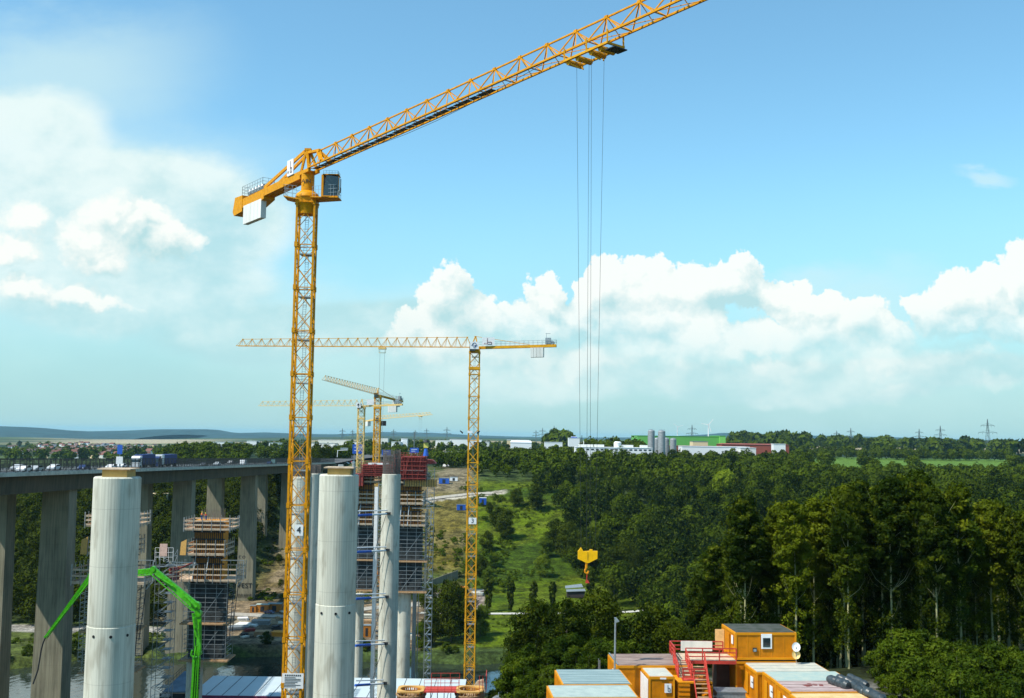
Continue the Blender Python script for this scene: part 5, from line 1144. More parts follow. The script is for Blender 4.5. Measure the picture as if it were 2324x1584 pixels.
# red stairs and walkway
sw = thing('red_staircase', (P(1560, 1500, 104).x, 104, ZG), 'red steel staircase and walkway leading up to the office container', 'staircase')
yw0, yw1 = 105.3, 108.8; zw = zb_+.02; xw0, xw1 = P(1546, 1498, yw0).x, x_-.05
mb = MB(); mb.box(((xw0+xw1)/2, (yw0+yw1)/2, zw-.06), (xw1-xw0, yw1-yw0, .12)); mb.build('deck', M['board'], sw)
mb = MB(); mb.bar((xw0, yw0, zw-.15), (xw1, yw0, zw-.15), .12, .3); mb.bar((xw0, yw1, zw-.15), (xw1, yw1, zw-.15), .12, .3)
railing(mb, [(xw0+.4, yw0, zw), (xw1, yw0, zw)], 1.15, .065, 1.25, 3); railing(mb, [(xw0-.5, yw1, zw), (xw1-.6, yw1, zw)], 1.15, .065, 1.3, 3); railing(mb, [(xw0-.6, yw0+.2, zw), (xw0-.6, yw1, zw)], 1.15, .065, 1.1, 3)
mb.build('railing', M['red'], sw)
mb = MB(); mb.box(((xw0+xw1)/2-.6, yw1-.09, zw+.72), (3.1, .05, .95)); mb.build('banner', mat('cream_banner', (.72, .70, .62), .8, var=.1), sw)
# upper flight to landing
xl0, zl = P(1570, 1540, 102).x, P(1570, 1542, 101.5).z
A0 = Vector((xw0-.2, yw0-.1, zw)); A1 = Vector((xl0-.6, 102.3, zl)); nst = 9
mbt = MB(); mbr = MB()
for k in range(nst):
    f = (k+.5)/nst; p = A0+(A1-A0)*f; mbt.box(p+Vector((0, 0, -.02)), (1.1, .3, .05))
for e in (-.6, .6):
    o_ = Vector((e, 0, 0)); mbr.bar(A0+o_, A1+o_, .08, .26)
    for hh in (.4, .75, 1.1): mbr.bar(A0+o_+Vector((0, 0, hh)), A1+o_+Vector((0, 0, hh)), .07)
    for f in (0, .33, .66, 1): p = A0+(A1-A0)*f+o_; mbr.bar(p, p+Vector((0, 0, 1.1)), .07)
mbt.build('tread', M['board'], sw); mbr.build('upper_flight', M['red'], sw)
mb = MB(); mb.box((xl0+.05, 101.6, zl-.06), (2.1, 1.3, .12)); railing(mb, [(xl0-1, 101.0, zl), (xl0+1.1, 101.0, zl), (xl0+1.1, 102.0, zl)], 1.05, .065, .9, 3)
for q in (-.9, 1.0): mb.bar((xl0+q, 101.1, zl), (xl0+q, 101.1, v.z), .1)
mb.build('landing', M['red'], sw)
B0 = P(1598, 1508, 101.8); B1 = P(1616, 1600, 97.6); B1.z = ZG; mbt = MB(); mbr = MB()
for k in range(12):
    f = (k+.5)/12; p = B0+(B1-B0)*f; mbt.box(p+Vector((-.55, 0, 0)), (1.15, .3, .05))
for hh in (0, .4, .75, 1.1): mbr.bar(B0+Vector((0, 0, hh)), B1+Vector((0, 0, hh)), .08, .2 if hh == 0 else .08)
for f in (0, .25, .5, .75, 1): p = B0+(B1-B0)*f; mbr.bar(p, p+Vector((0, 0, 1.1)), .08)
mbr.bar(B0+Vector((-1.15, 0, 0)), B1+Vector((-1.15, 0, 0)), .08, .2)
mbt.build('tread', M['wood'], sw); mbr.build('lower_flight', M['red'], sw)
# lamp post
pl_ = thing('lamp_post', tuple(P(1394, 1525, 102.5)), 'tall grey lamp post with a small floodlight rising over the planked roof', 'lamp post')
a, b_ = P(1393.5, 1584, 102.5), P(1396, 1404, 102.5); a.z = ZG; a.x = b_.x-.05; mb = MB(); mb.tube(a, b_, .11, .08, 10); mb.build('pole', M['grey'], pl_); mb = MB(); mb.prism([b_+Vector((-.12, -.1, .1)), b_+Vector((.1, -.1, .1)), b_+Vector((.38, -.1, -.22)), b_+Vector((.05, -.1, -.35))], (0, .25, 0)); mb.build('floodlight', M['grey'], pl_)
# black tarpaulin rolls
rolls = [((1880, 1540), (1925, 1556), 97, .42), ((1900, 1536), (1960, 1562), 97.6, .38), ((1915, 1541), (1975, 1574), 96.5, .42), ((1932, 1552), (1962, 1573), 95.6, .36), ((1925, 1534), (1968, 1556), 99, .34), ((1962, 1568), (2006, 1590), 93.5, .46)]
wr = ['leftmost', 'uppermost', 'long middle', 'short front', 'rear right', 'lowest and rightmost']
for k, ((ax_, ay_), (bx_, by_), Yr, rr_) in enumerate(rolls):
    a = P(ax_, ay_, Yr); b_ = P(bx_, by_, Yr-2.2); mb = MB(); n_ = 9
    prev = None
    for q in range(n_+1):
        p = a+(b_-a)*(q/n_); r_ = rr_*(1+random.uniform(-.13, .1))*(.7 if q in (0, n_) else 1)
        if prev: mb.tube(prev[0], p, prev[1], r_, 12, cap=(q in (1, n_)))
        prev = (p, r_)
    tag(mb.build('tarpaulin_roll', mat('black_tarpaulin', (.045, .06, .065), .38, var=.5, vscale=3, spec=.6, bump=.5), None, smooth=True, origin=tuple(a)), f'{wr[k]} of the black tarpaulin rolls lying on the container roofs', 'tarpaulin roll', 'black tarpaulin rolls')
mb = MB(); p_ = P(1655, 1572, 102); mb.box((p_.x, 102, ZG+.7), (2.6, 1.6, 1.4)); mb.box((p_.x, 102, ZG+1.45), (2.8, 1.8, .08)); solo(mb, 'storage_box', M['grey'], 'grey storage box on the yard between stairs and containers', 'box')
mb = MB(); p_ = P(1628, 1578, 101); 
for q in range(4): mb.bar((p_.x-.5+q*.35, 101, ZG), (p_.x-.4+q*.35, 101, ZG+1.2), .07)
mb.bar((p_.x-.5, 101, ZG+1.1), (p_.x+.6, 101, ZG+1.1), .06); mb.bar((p_.x-.5, 101, ZG+.1), (p_.x+.6, 101, ZG+.1), .06); solo(mb, 'steel_rack', M['grey'], 'small steel rack standing at the foot of the red stairs', 'rack')
mb = MB(); p_ = P(1640, 1545, 109); mb.box((p_.x, 109.5, (ZG+zb_)/2-.2), (1.5, 2.2, zb_-ZG-.4)); solo(mb, 'opening_infill', mat('dark_opening_brown', (.12, .05, .03), .6), 'dark brown locker for the dark opening under the walkway', 'infill')  # brown block standing for the dark opening, its shade put into the colour

# ---------------------------------------------------------------- things on the building site
def crate(label, px, py, Y, w, d, h, mt, name='site_container', roofm=None, cat='site container', group='distant site containers', rz=0.0):
    v = P(px, py, Y); z = Hs(v.x, Y); rt = thing(name, (v.x, Y, z), label, cat, group, rz)
    mb = MB(); o = Vector((v.x, Y, z)); Rz = Matrix.Rotation(rz, 3, 'Z')
    mb.box((v.x, Y, z+h/2), (w, d, h), rz); mb.build('wall', M[mt] if isinstance(mt, str) else mt, rt)
    mb = MB(); mb.box((v.x, Y, z+h+.08), (w+.2, d+.2, .16), rz); mb.build('roof', roofm or M['grey'], rt)
    mb = MB(); p = o+Rz @ Vector((0, -d/2-.04, h*.45)); mb.box(p, (w*.3, .06, h*.7), rz); mb.build('door', M['dark'], rt)
    return rt
M['orange_d'] = mat('dull_orange', (.42, .16, .02), .6)
crate('orange site hut with teal roof by the haul road, left of the crane mast', 597, 1372, 447, 5.2, 3.0, 3.0, 'orange_d', roofm=MR['teal'])
crate('brown-orange site hut with turquoise roof touching the left side of the mast', 624, 1370, 449, 5.6, 3.0, 3.1, 'orange_d', roofm=MR['blue'])
crate('yellow site hut beside the number 3 crane on the pink yard', 1046, 1340, 486, 5.6, 4.4, 4.2, 'yellow2', roofm=M['orange'])
crate('dark orange box stack between the large column and the slim column', 833, 1420, 395, 3.0, 2.4, 4.0, 'orange_d')
crate('small orange skip at the foot of the graffiti pier', 575, 1387, 446, 2.4, 2.0, 2.6, 'orange_d')
crate('blue portable toilet standing on the far site road', 1047, 1101, 630, 5.0, 2.4, 3.2, 'blue', cat='site container', rz=.1)
crate('blue container at the edge of the trees right of the crane', 1096, 1101, 640, 4.0, 3.0, 4.0, 'bluesign', roofm=M['white'])
crate('blue lorry body parked beyond the red formwork', 1008, 1058, 690, 6.5, 3.0, 3.4, 'blue', cat='site container')
crate('white equipment box near the distant blue container', 1030, 1062, 700, 5, 3, 2.4, 'white')
v = P(824, 1450, 372)
def plank_pile(label, px, py, Y, w, d, h, mt, rz=0, n=4):
    v = P(px, py, Y); z = Hs(v.x, Y)-.05; mb = MB()
    for k in range(n): mb.box((v.x+random.uniform(-.2, .2), Y+random.uniform(-.2, .2), z+h*(k+.5)/n), (w*random.uniform(.85, 1), d, h/n*.72), rz+random.uniform(-.05, .05))
    for s in (-.3, .3): mb.box((v.x+s*w, Y, z+h*.5), (.2, d*.9, h*.96), rz)
    solo(mb, 'material_pile', M[mt] if isinstance(mt, str) else mt, label, 'pile', 'piles of material on the building site')
plank_pile('timber beam stack in the shadow near the river bank', 595, 1450, 393, 6, 4, 1.9, 'wood', .1, 5)
plank_pile('second timber beam stack right of the first, by the crane mast', 632, 1448, 394, 5, 4, 1.6, 'ply', -.1, 4)
plank_pile('white panels lying on the gravel near the graffiti pier', 552, 1400, 428, 4.5, 3, 1.2, 'white', .2, 2)
plank_pile('grey formwork panels left of the haul road', 540, 1432, 405, 7, 5, 1.2, 'grey', .3, 3)
plank_pile('flat pale concrete slabs by the bank', 560, 1420, 413, 9, 6, .7, 'cwt', -.1, 2)
plank_pile('grey stacked steel frames beside the pale slabs', 592, 1415, 415, 7, 4, 1.6, 'grey', .05, 5)
plank_pile('red and white barrier elements by the river bank', 566, 1437, 402, 4, 2.5, 1.0, 'red2', .4, 2)
plank_pile('pale pipes stacked beside the tall stair tower', 985, 1352, 478, 8, 3, 1.4, 'conc', .15, 3)
plank_pile('white boards leaning at the yard edge left of the yellow hut', 992, 1362, 470, 4, 4, 2.2, 'white', .5, 2)
plank_pile('concrete blocks behind the thin white column', 829, 1375, 432, 6, 3, 2.0, 'conc', 0, 3)
plank_pile('wooden cable drums between the columns', 834, 1388, 420, 4, 3, 1.6, 'wood', 0, 2)
plank_pile('grey pipes lying on the path embankment', 1080, 1350, 490, 7, 3, 1.1, 'conc', -.2, 3)
v = P(985, 1330, 500); mb = MB(); z = Hs(v.x, 500); w0 = P(958, 1330, 505); w1 = P(1040, 1300, 520)
mb.hexa([(w0.x, 503, z-1), (w1.x, 517, z), (w1.x, 518, z), (w0.x, 504, z-1)], [(w0.x, 503, z+2.0), (w1.x, 517, z+6.5), (w1.x, 518, z+6.5), (w0.x, 504, z+2.0)]); solo(mb, 'retaining_wall', M['conc_old'], 'grey retaining wall with fence in the shadowed slope right of the piers', 'wall')
for k in range(34):
    X_, Y_ = random.uniform(-100, -44), random.uniform(382, 458)
    if abs(X_+107) < 8: continue
    z = Hs(X_, Y_); mb = MB(); w_ = random.uniform(1.5, 4.5); rz = random.uniform(0, 3.1)
    for q in range(random.randint(1, 4)): mb.box((X_+random.uniform(-.3, .3), Y_, z+.15+.32*q), (w_*random.uniform(.7, 1), random.uniform(1, 2.5), .3), rz+random.uniform(-.1, .1))
    mb.box((X_, Y_, z+.5), (.15, .15, 1.0))
    solo(mb, 'material_pile', random.choice((M['wood'], M['grey'], M['conc'], M['dark'], M['ply'], M['board'])), 'small pile of building material on the river-side yard below the motorway bridge', 'pile', 'small piles on the river-side yard')
gh = thing('garden_shed', tuple(P(1306, 1345, 492)), 'dark wooden shed with two pale sheet roofs behind the row of poplars', 'shed')
v = P(1306, 1345, 492); z = Hs(v.x, 492); mb = MB(); mb.box((v.x, 492, z+1.3), (8, 5, 2.6)); mb.build('wall', mat('dark_boarding', (.05, .04, .04), .8), gh)
mb = MB(); mb.hexa([(v.x-4.3, 489, z+2.6), (v.x+4.3, 489, z+3.0), (v.x+4.0, 492, z+3.6), (v.x-4.3, 492, z+3.1)], [(v.x-4.3, 489, z+2.75), (v.x+4.3, 489, z+3.15), (v.x+4.0, 492, z+3.75), (v.x-4.3, 492, z+3.25)]); mb.build('roof', M['grey'], gh)
mb = MB(); mb.hexa([(v.x-4.6, 493, z+3.5), (v.x+3.4, 493, z+4.2), (v.x+2.8, 496, z+5.2), (v.x-4.6, 496, z+4.2)], [(v.x-4.6, 493, z+3.65), (v.x+3.4, 493, z+4.35), (v.x+2.8, 496, z+5.35), (v.x-4.6, 496, z+4.35)]); mb.build('roof', M['grey'], gh)
rh = thing('red_roof_house', tuple(P(1508, 1255, 560)), 'small house with a reddish roof almost buried in the dark wood', 'house')
v = P(1508, 1262, 560); v.z += 1.0; mb = MB(); mb.box((v.x, 562, v.z-2.5), (7, 6, 5)); mb.build('wall', M['conc_old'], rh); mb = MB(); mb.prism([(v.x-4.4, 558, v.z), (v.x+4.2, 558, v.z), (v.x-1.5, 558, v.z+4.2)], (0, 8, 0)); mb.build('roof', mat('old_red_tiles', (.30, .10, .06), .8), rh); mb = MB(); mb.box((v.x-2.1, 560, v.z+4.4), (1.2, 1.2, 1.6)); mb.build('chimney', M['white'], rh)
# ---------------------------------------------------------------- trees
def leafmat(name, a, b, c, tr=.18, merged=False):
    m = bpy.data.materials.new(name); m.use_nodes = True; t = m.node_tree; t.nodes.clear()
    o = nd(t, 'ShaderNodeOutputMaterial'); di = nd(t, 'ShaderNodeBsdfDiffuse'); tl = nd(t, 'ShaderNodeBsdfTranslucent'); mx = nd(t, 'ShaderNodeMixShader'); mx.inputs[0].default_value = tr
    gl = nd(t, 'ShaderNodeBsdfGlossy'); gl.inputs['Roughness'].default_value = .5; gl.inputs[0].default_value = (.5, .6, .3, 1); m2 = nd(t, 'ShaderNodeMixShader'); m2.inputs[0].default_value = .008
    ge = nd(t, 'ShaderNodeNewGeometry'); oi = nd(t, 'ShaderNodeObjectInfo')
    n1 = nd(t, 'ShaderNodeTexNoise'); n1.inputs['Scale'].default_value = .075; n1.inputs['Detail'].default_value = 1; t.links.new(ge.outputs['Position'], n1.inputs['Vector'])
    n2 = nd(t, 'ShaderNodeTexNoise'); n2.inputs['Scale'].default_value = .7; n2.inputs['Detail'].default_value = 2; t.links.new(ge.outputs['Position'], n2.inputs['Vector'])
    at = nd(t, 'ShaderNodeAttribute', attribute_name='tone')
    f = mth(t, 'ADD', mth(t, 'MULTIPLY', n1.outputs['Fac'], .7), mth(t, 'ADD', mth(t, 'MULTIPLY', oi.outputs['Random'], .45), mth(t, 'MULTIPLY', at.outputs['Fac'], .8)))
    if merged: f = mth(t, 'SUBTRACT', f, .3)
    col = mixc(t, rampv(t, f, .35, .85), a, b); col = mixc(t, mth(t, 'MULTIPLY', rampv(t, n2.outputs['Fac'], .5, .7), .7), col, c)
    for q in (di, tl): t.links.new(col, q.inputs[0])
    t.links.new(di.outputs[0], mx.inputs[1]); t.links.new(tl.outputs[0], mx.inputs[2]); t.links.new(mx.outputs[0], m2.inputs[1]); t.links.new(gl.outputs[0], m2.inputs[2]); t.links.new(m2.outputs[0], o.inputs[0])
    return m
LM = {'dark': leafmat('dark_green_leaves', (.012, .024, .0015), (.044, .062, .003), (.095, .118, .005)),
      'ymid': leafmat('yellow_tinged_leaves', (.022, .040, .002), (.085, .108, .004), (.16, .18, .007), .2),
      'mid': leafmat('mid_green_leaves', (.020, .040, .003), (.052, .082, .004), (.10, .135, .008)),
      'lime': leafmat('yellow_green_leaves', (.07, .11, .009), (.13, .18, .012), (.18, .23, .02), .35),
      'bright': leafmat('bright_yellow_leaves', (.16, .22, .012), (.24, .30, .015), (.30, .34, .02), .35),
      'talls': leafmat('tall_wood_leaves', (.011, .024, .002), (.060, .085, .004), (.12, .145, .006), merged=True),
      'slopes': leafmat('shaded_slope_leaves', (.006, .014, .001), (.034, .048, .002), (.075, .09, .003), merged=True),  # darker leaf tones carry the slope's shade in the colour
      'far': leafmat('far_wood_leaves', (.007, .017, .0015), (.052, .080, .003), (.095, .125, .005), merged=True)}
def leaf_cloud(n, blobs_, size, rg, sg=.22, nz=.42):
    """n leaf-clump quads scattered on and just under the surface of the lobes"""
    B = np.array(blobs_, float); w = (B[:, 3]*B[:, 4]); w = w/w.sum()
    k = rg.choice(len(B), n, p=w); d = rg.normal(size=(n, 3)); d[:, 2] = d[:, 2]*.9+.25; d /= np.linalg.norm(d, axis=1, keepdims=True)
    rad = 1-rg.normal(.06*sg/.22, sg, n); c = B[k, :3]+d*np.stack([B[k, 3], B[k, 3], B[k, 4]], 1)*rad[:, None]
    nn = d*1.0+rg.normal(size=(n, 3))*nz+np.array([0, 0, .12]); nn /= np.linalg.norm(nn, axis=1, keepdims=True)
    t1 = np.cross(nn, rg.normal(size=(n, 3))); t1 /= np.linalg.norm(t1, axis=1, keepdims=True); t2 = np.cross(nn, t1)
    s = size*rg.uniform(.5, 1.35, n)[:, None]; a = t1*s; b_ = t2*s*rg.uniform(.5, .9, n)[:, None]
    v = np.stack([c-a-b_*.4, c-a*.1-b_, c+a+b_*.3, c+a*.2+b_], 1).reshape(-1, 3)
    return v, np.arange(4*n).reshape(n, 4)
def crown_lobes(h, w, z0, z1, nl, rg, shape='round', clump=.3):
    out = []
    for i in range(nl):
        u = rg.uniform(0, 1); z = z0+(z1-z0)*u
        if shape == 'round': env = math.sqrt(max(.05, 1-(2*u-.9)**2))
        elif shape == 'cone': env = (1-u)**.8*.95+.08
        elif shape == 'fan': env = .25+.75*u if u < .75 else 1.2*(1-u)+.55
        else: env = .45+.55*math.sin(pi*min(1, u*1.05))
        r = w/2*env*math.sqrt(rg.uniform(.1, 1)); a = rg.uniform(0, 2*pi); s = w*clump*rg.uniform(.55, 1.05)*(.6 if shape == 'fan' else 1)
        out.append((r*cos(a)*.85, r*sin(a)*.85, z, s, s*rg.uniform(.55, .95)*(1.8 if shape in ('cone', 'fan') else 1)))
    return out
def trunk_mesh(name, h, r, rg, lean=.03, bare=.5, nb=7, mt='bark'):
    mb = MB(); pts = []; x = y = 0
    for k in range(8):
        f = k/7; pts.append((Vector((x, y, h*f)), r*(1-f*.8))); x += rg.normal()*lean*h/7; y += rg.normal()*lean*h/7
    for (a, ra), (b_, rb) in zip(pts[:-1], pts[1:]): mb.tube(a, b_, ra, rb, 7, cap=False)
    for k in range(nb):
        f = bare+(1-bare)*rg.uniform(0, .8); i = min(6, int(f*7)); a = pts[i][0]; an = rg.uniform(0, 2*pi); L = h*.12*rg.uniform(.6, 1.2)
        mid = a+Vector((cos(an)*L*.6, sin(an)*L*.6, L*.5)); mb.tube(a, mid, r*.24, r*.14, 5, False); mb.tube(mid, mid+Vector((cos(an)*L*.4, sin(an)*L*.4, L*.7)), r*.14, r*.05, 5, False)
    me = bpy.data.meshes.new(name); me.from_pydata([tuple(v) for v in mb.v], [], mb.f); me.materials.append(M[mt]); return me
def crown_mesh(name, v, f, m_):
    me = npmesh(name, v, f); me.materials.append(m_); return me
PROTO = {}
def proto(kind, i, h, w, z0, nleaf, ls, nl, lm, shape, mt, r, bare, lean=.025, clump=.3, extra=0):
    rg = np.random.default_rng(hash_(kind)+i)
    lb_ = crown_lobes(h, w, z0*h, h*.97, nl, rg, shape, clump)
    v, f = leaf_cloud(nleaf, lb_, ls, rg)
    if extra:   # straggling leaves down the stem
        lb2 = [(rg.normal()*w*.16, rg.normal()*w*.16, rg.uniform(.12, z0)*h, w*.10, w*.13) for _ in range(34)]
        v2, f2 = leaf_cloud(extra, lb2, ls*.9, rg); f = np.concatenate([f, f2+len(v)]); v = np.concatenate([v, v2])
    PROTO.setdefault(kind, []).append((crown_mesh('crown', v, f, LM[lm]), trunk_mesh('trunk', h*.93, r, rg, lean, bare, 8, mt)))
def hash_(s): return sum(ord(c)*(i+3) for i, c in enumerate(s))
for i in range(6): proto('tall', i, 26, 6.2, .50, 13000, .22, 80, 'dark', 'round', 'barkpale', .19, .42, .022, .17, 1500)
for i in range(4): proto('talllime', i, 26, 6.0, .47, 12000, .22, 76, 'ymid', 'round', 'barkpale', .19, .45, .022, .17, 1500)
for i in range(5): proto('round', i, 12, 10, .16, 9500, .22, 60, 'dark', 'round', 'bark', .16, .25, .02, .18)
for i in range(2): proto('roundlime', i, 11, 9, .14, 7500, .25, 26, 'lime', 'round', 'bark', .2, .25, .02, .25)
proto('bright', 0, 11, 8, .3, 4000, .35, 22, 'bright', 'round', 'bark', .16, .2, .01, .25)
for i in range(2): proto('poplar', i, 11, 4.4, .10, 6500, .22, 60, 'dark', 'fan', 'bark', .16, .2, .01, .17)
for i in range(3): proto('bush', i, 4.6, 5.6, .04, 4600, .15, 34, 'mid', 'round', 'bark', .08, .1, .03, .15)
NT = 0
TREES = []
def tree(kind, x, y, s, label, group, cat='tree', name='broadleaf_tree', zs=1.0, dz=0):
    global NT
    ps_ = PROTO[kind]; cm_, tm_ = ps_[random.randrange(len(ps_))]; z = Hs(x, y)-.25+dz
    e = bpy.data.objects.new(name, None); COL.objects.link(e); e.location = (x, y, z); e.rotation_euler = (0, 0, random.uniform(0, 6.28)); e.scale = (s, s, s*zs)
    tag(e, label, cat, group)
    for nm, me in (('crown', cm_), ('trunk', tm_)):
        o = bpy.data.objects.new(nm, me); COL.objects.link(o); o.parent = e
    NT += 1; TREES.append((x, y)); return e
def vis(x, y, z, m=60):
    q = Q(Vector((x, y, z))); return -m < q[0] < 2323+m and -40 < q[1] < 1584+m
def pix(x, y): return Q(Vector((x, y, Hs(x, y))))
# right-hand wood: tall slender trunks
cnt = 0; y = 122.0
while y < 200:
    x = 28+max(0, (y-135))*.10
    while x < .49*y+8:
        px_, py_ = x+random.uniform(-2.4, 2.4), y+random.uniform(-2.6, 2.6)
        ok = not (px_ < 41 and py_ < 124)
        if ok and vis(px_, py_, Hs(px_, py_)+22) and cnt < 165:
            k = 'talllime' if random.random() < (.6 if px_/py_ > .30 else .3) else 'tall'
            hs = .98-.10*(1-float(ss(np.array([px_]), 32, 50)[0]))-.20*float(ss(np.array([px_/py_]), .33, .47)[0])
            tree(k, px_, py_, random.uniform(.95, 1.05)*hs*.9, 'tall slender tree with pale bare trunk in the dense wood behind the orange containers', 'tall trees of the near wood', name='forest_tree'); cnt += 1
        x += 4.9
    y += 5.6
# bushes at the edge of the wood
for k in range(56):
    y = random.uniform(98, 122); x = random.uniform(.335*y, .49*y)
    if y < 108 and x < 36: continue
    tree('bush', x, y, random.choice((.4, .55, .7, .85, 1.0))*random.uniform(.85, 1.1), 'bright green bush in front of the tall trunks beside the black tarpaulin rolls', 'bushes at the foot of the near wood', 'bush', 'bush')
# slope between the yard and the river
c2n = 0; y = 104.0
while y < 270:
    x = -10.0
    while x < 34+max(0, y-135)*.13:
        a, b_ = x+random.uniform(-2.5, 2.5), y+random.uniform(-3, 3)
        p = pix(a, b_)
        if (b_ < 132 and a > 1) or b_ < 122: x += 5; continue
        if vis(a, b_, Hs(a, b_)+8) and c2n < 92 and not (p[0]-2451*(5.2 if b_ >= 140 else 3.4)/b_ < 1082) :
            s = random.uniform(.8, 1.15)
            tree('roundlime' if random.random() < .08 else 'round', a, b_, s*(.62 if b_ < 140 else (.74 if b_ < 205 else .85)), 'dark rounded tree on the slope between the yard and the river', 'trees on the near slope above the river', zs=1.1); c2n += 1
        x += 7.6
    y += 8.2
for k in range(46):   # bushes crowding the edge of the yard
    y = random.uniform(111, 124); x = random.uniform(-9, 14)
    if k > 20: y = random.uniform(84, 112); x = random.uniform(-4, 4.4)
    tree('bush', x, y, random.uniform(.5, .9)*(.65 if k > 20 else 1), 'dark bush below the edge of the container yard', 'bushes around the container yard', 'bush', 'bush')
# single thin pale trunks in front of the slope
for px_, py_, Y_ in ((1137, 1500, 170), (1120, 1530, 165), (1178, 1545, 175)):
    v = P(px_, py_, Y_); tree('tall', v.x, Y_, .45, 'thin pale trunk standing before the dark slope above the bottom edge', 'thin pale trees before the slope', name='slender_tree')
# poplar row along the path
for k, (px_, w_) in enumerate(((1108, 1.1), (1158, 1.0), (1208, .97), (1254, .95), (1338, 1.12), (1395, 1.15))):
    v = P(px_, 1384, 456); g_ = Hs(v.x, 456)
    nm = ['first', 'second', 'third', 'fourth', 'fifth', 'last'][k]
    tree('poplar', v.x, 455.5+k, w_*1.22, f'{nm} of the dark upright poplars along the pale path, counted from the number 3 crane', 'poplars along the pale path', name='poplar_tree')
for px_, py_, Y_, s, kind, lb in ((973, 1384, 452, 1.0, 'round', 'small round tree by the path left of the tall stair tower'), (1010, 1345, 470, 1.0, 'poplar', 'young poplar on the pink yard beside the slender stair tower')):
    v = P(px_, py_, Y_); tree(kind, v.x, Y_, s, lb, 'young trees at the yard')
# big riverside trees left of the number 3 crane
for px_, Y_, s, kind in ((1000, 392, 1.05, 'round'), (1024, 388, 1.35, 'round'), (1044, 396, 1.2, 'round'), (975, 384, .75, 'round'), (955, 380, .6, 'roundlime'), (1090, 400, .8, 'roundlime')):
    v = P(px_, 1450, Y_); tree(kind, v.x, Y_, s, 'dense dark tree on the river bank beside the number 3 crane', 'riverside trees beside the number 3 crane', zs=1.25)
# strays and clumps on the meadow
for px_, py_, s, kind in ((1120, 1290, .6, 'roundlime'), (1148, 1225, 1.25, 'round'), (1130, 1205, 1.0, 'round'), (1105, 1250, .8, 'round'), (1172, 1150, .85, 'round'), (1218, 1160, 1.2, 'round'), (1238, 1265, .9, 'roundlime'), (1232, 1310, .9, 'roundlime'),
        (1262, 1250, 1.3, 'round'), (1290, 1275, 1.5, 'round'), (1345, 1245, 1.2, 'roundlime'), (1330, 1300, 1.3, 'round'), (1372, 1290, 1.5, 'round'), (1390, 1330, 1.4, 'round'), (1420, 1320, 1.5, 'round'), (1110, 1165, .5, 'round'), (1092, 1310, .8, 'round'), (1108, 1330, .7, 'roundlime')):
    # find the ground point under this pixel
    d = ray(px_, py_); Y_ = 440.0
    while Y_ < 900:
        v = d*(Y_/d.y)
        if v.z < Hs(v.x, Y_): break
        Y_ += 2
    tree(kind, v.x, Y_, s, 'rounded tree standing loose on the bright meadow slope', 'loose trees on the meadow slope', zs=1.05)
d = ray(1644, 1076); Y_ = 470.0
while Y_ < 900:
    v = d*(Y_/d.y)
    if v.z-20 < Hs(v.x, Y_): break
    Y_ += 2
tree('bright', v.x, Y_, 1.85, 'bright yellow-green tree standing out in the dark far wood', None, name='broadleaf_tree', zs=1.05)
# river bank scrub, clumps on the bank below the pier
for k in range(26):
    X_ = random.uniform(-170, 0); Y_ = float(bank(np.array(X_)))+random.uniform(2, 7)
    if -112 < X_ < -62 and random.random() < .5: continue
    tree('bush', X_, Y_, random.uniform(.5, 1.0), 'low scrub bush on the far river bank', 'scrub on the far river bank', 'bush', 'bush')
print('individual trees', NT)
# masses of far wood: one object each
def low_protos(n, h, w, nleaf, ls, shape='round', seed=5):
    out = []
    for i in range(n):
        rg = np.random.default_rng(seed+i); lb_ = [(0, 0, h*.60, w*.40, h*.33), (0, 0, h*.38, w*.30, h*.26)]
        for q in range(9):
            a = rg.uniform(0, 2*pi); e = rg.uniform(-.2, .95); r = w*.36*math.cos(e*pi/2); lb_.append((r*cos(a), r*sin(a), h*.58+h*.30*e, w*rg.uniform(.12, .22), h*rg.uniform(.10, .17)))
        out.append(leaf_cloud(nleaf, lb_, ls, rg, .09, .30)[0])
    return out
def wood(name, label, pts, protos, lm='far'):
    rg = np.random.default_rng(3); V = []; TN = []
    for (x, y, z, s) in pts:
        v = protos[rg.integers(len(protos))]; a = rg.uniform(0, 6.28); c, s_ = cos(a), sin(a)
        TN.append(np.full(len(v), rg.uniform(0, 1), np.float32))
        V.append(np.stack([(v[:, 0]*c-v[:, 1]*s_)*s+x, (v[:, 0]*s_+v[:, 1]*c)*s+y, v[:, 2]*s*rg.uniform(.9, 1.25)+z], 1))
    V = np.concatenate(V); me = npmesh(name, V, np.arange(len(V)).reshape(-1, 4)); me.attributes.new('tone', 'FLOAT', 'POINT').data.foreach_set('value', np.concatenate(TN)); me.materials.append(LM[lm]); o = bpy.data.objects.new(name, me); COL.objects.link(o)
    return tag(o, label, 'wood', kind='stuff')
LPT = low_protos(6, 26, 6.6, 1500, .42, seed=120)
LP = low_protos(10, 12, 10.0, 900, .46); SC = low_protos(3, 3.0, 4.5, 90, .5, seed=90); LP2 = low_protos(6, 12, 11, 330, .85, seed=40); LP3 = low_protos(4, 13, 12, 70, 2.2, seed=70)
def inpoly(px, py, poly):
    c = False; n = len(poly)
    for i in range(n):
        (x1, y1), (x2, y2) = poly[i], poly[(i+1) % n]
        if (y1 > py) != (y2 > py) and px < (x2-x1)*(py-y1)/(y2-y1)+x1: c = not c
    return c
MEAD = [(1060, 1086), (1185, 1084), (1200, 1118), (1262, 1132), (1252, 1180), (1292, 1212), (1288, 1300), (1372, 1340), (1372, 1378), (1060, 1378)]
near_pts, far_pts = [], []
def near_tree(x, y, r): return any(abs(x-a) < r and abs(y-b_) < r for a, b_ in TREES)
y = 474.0
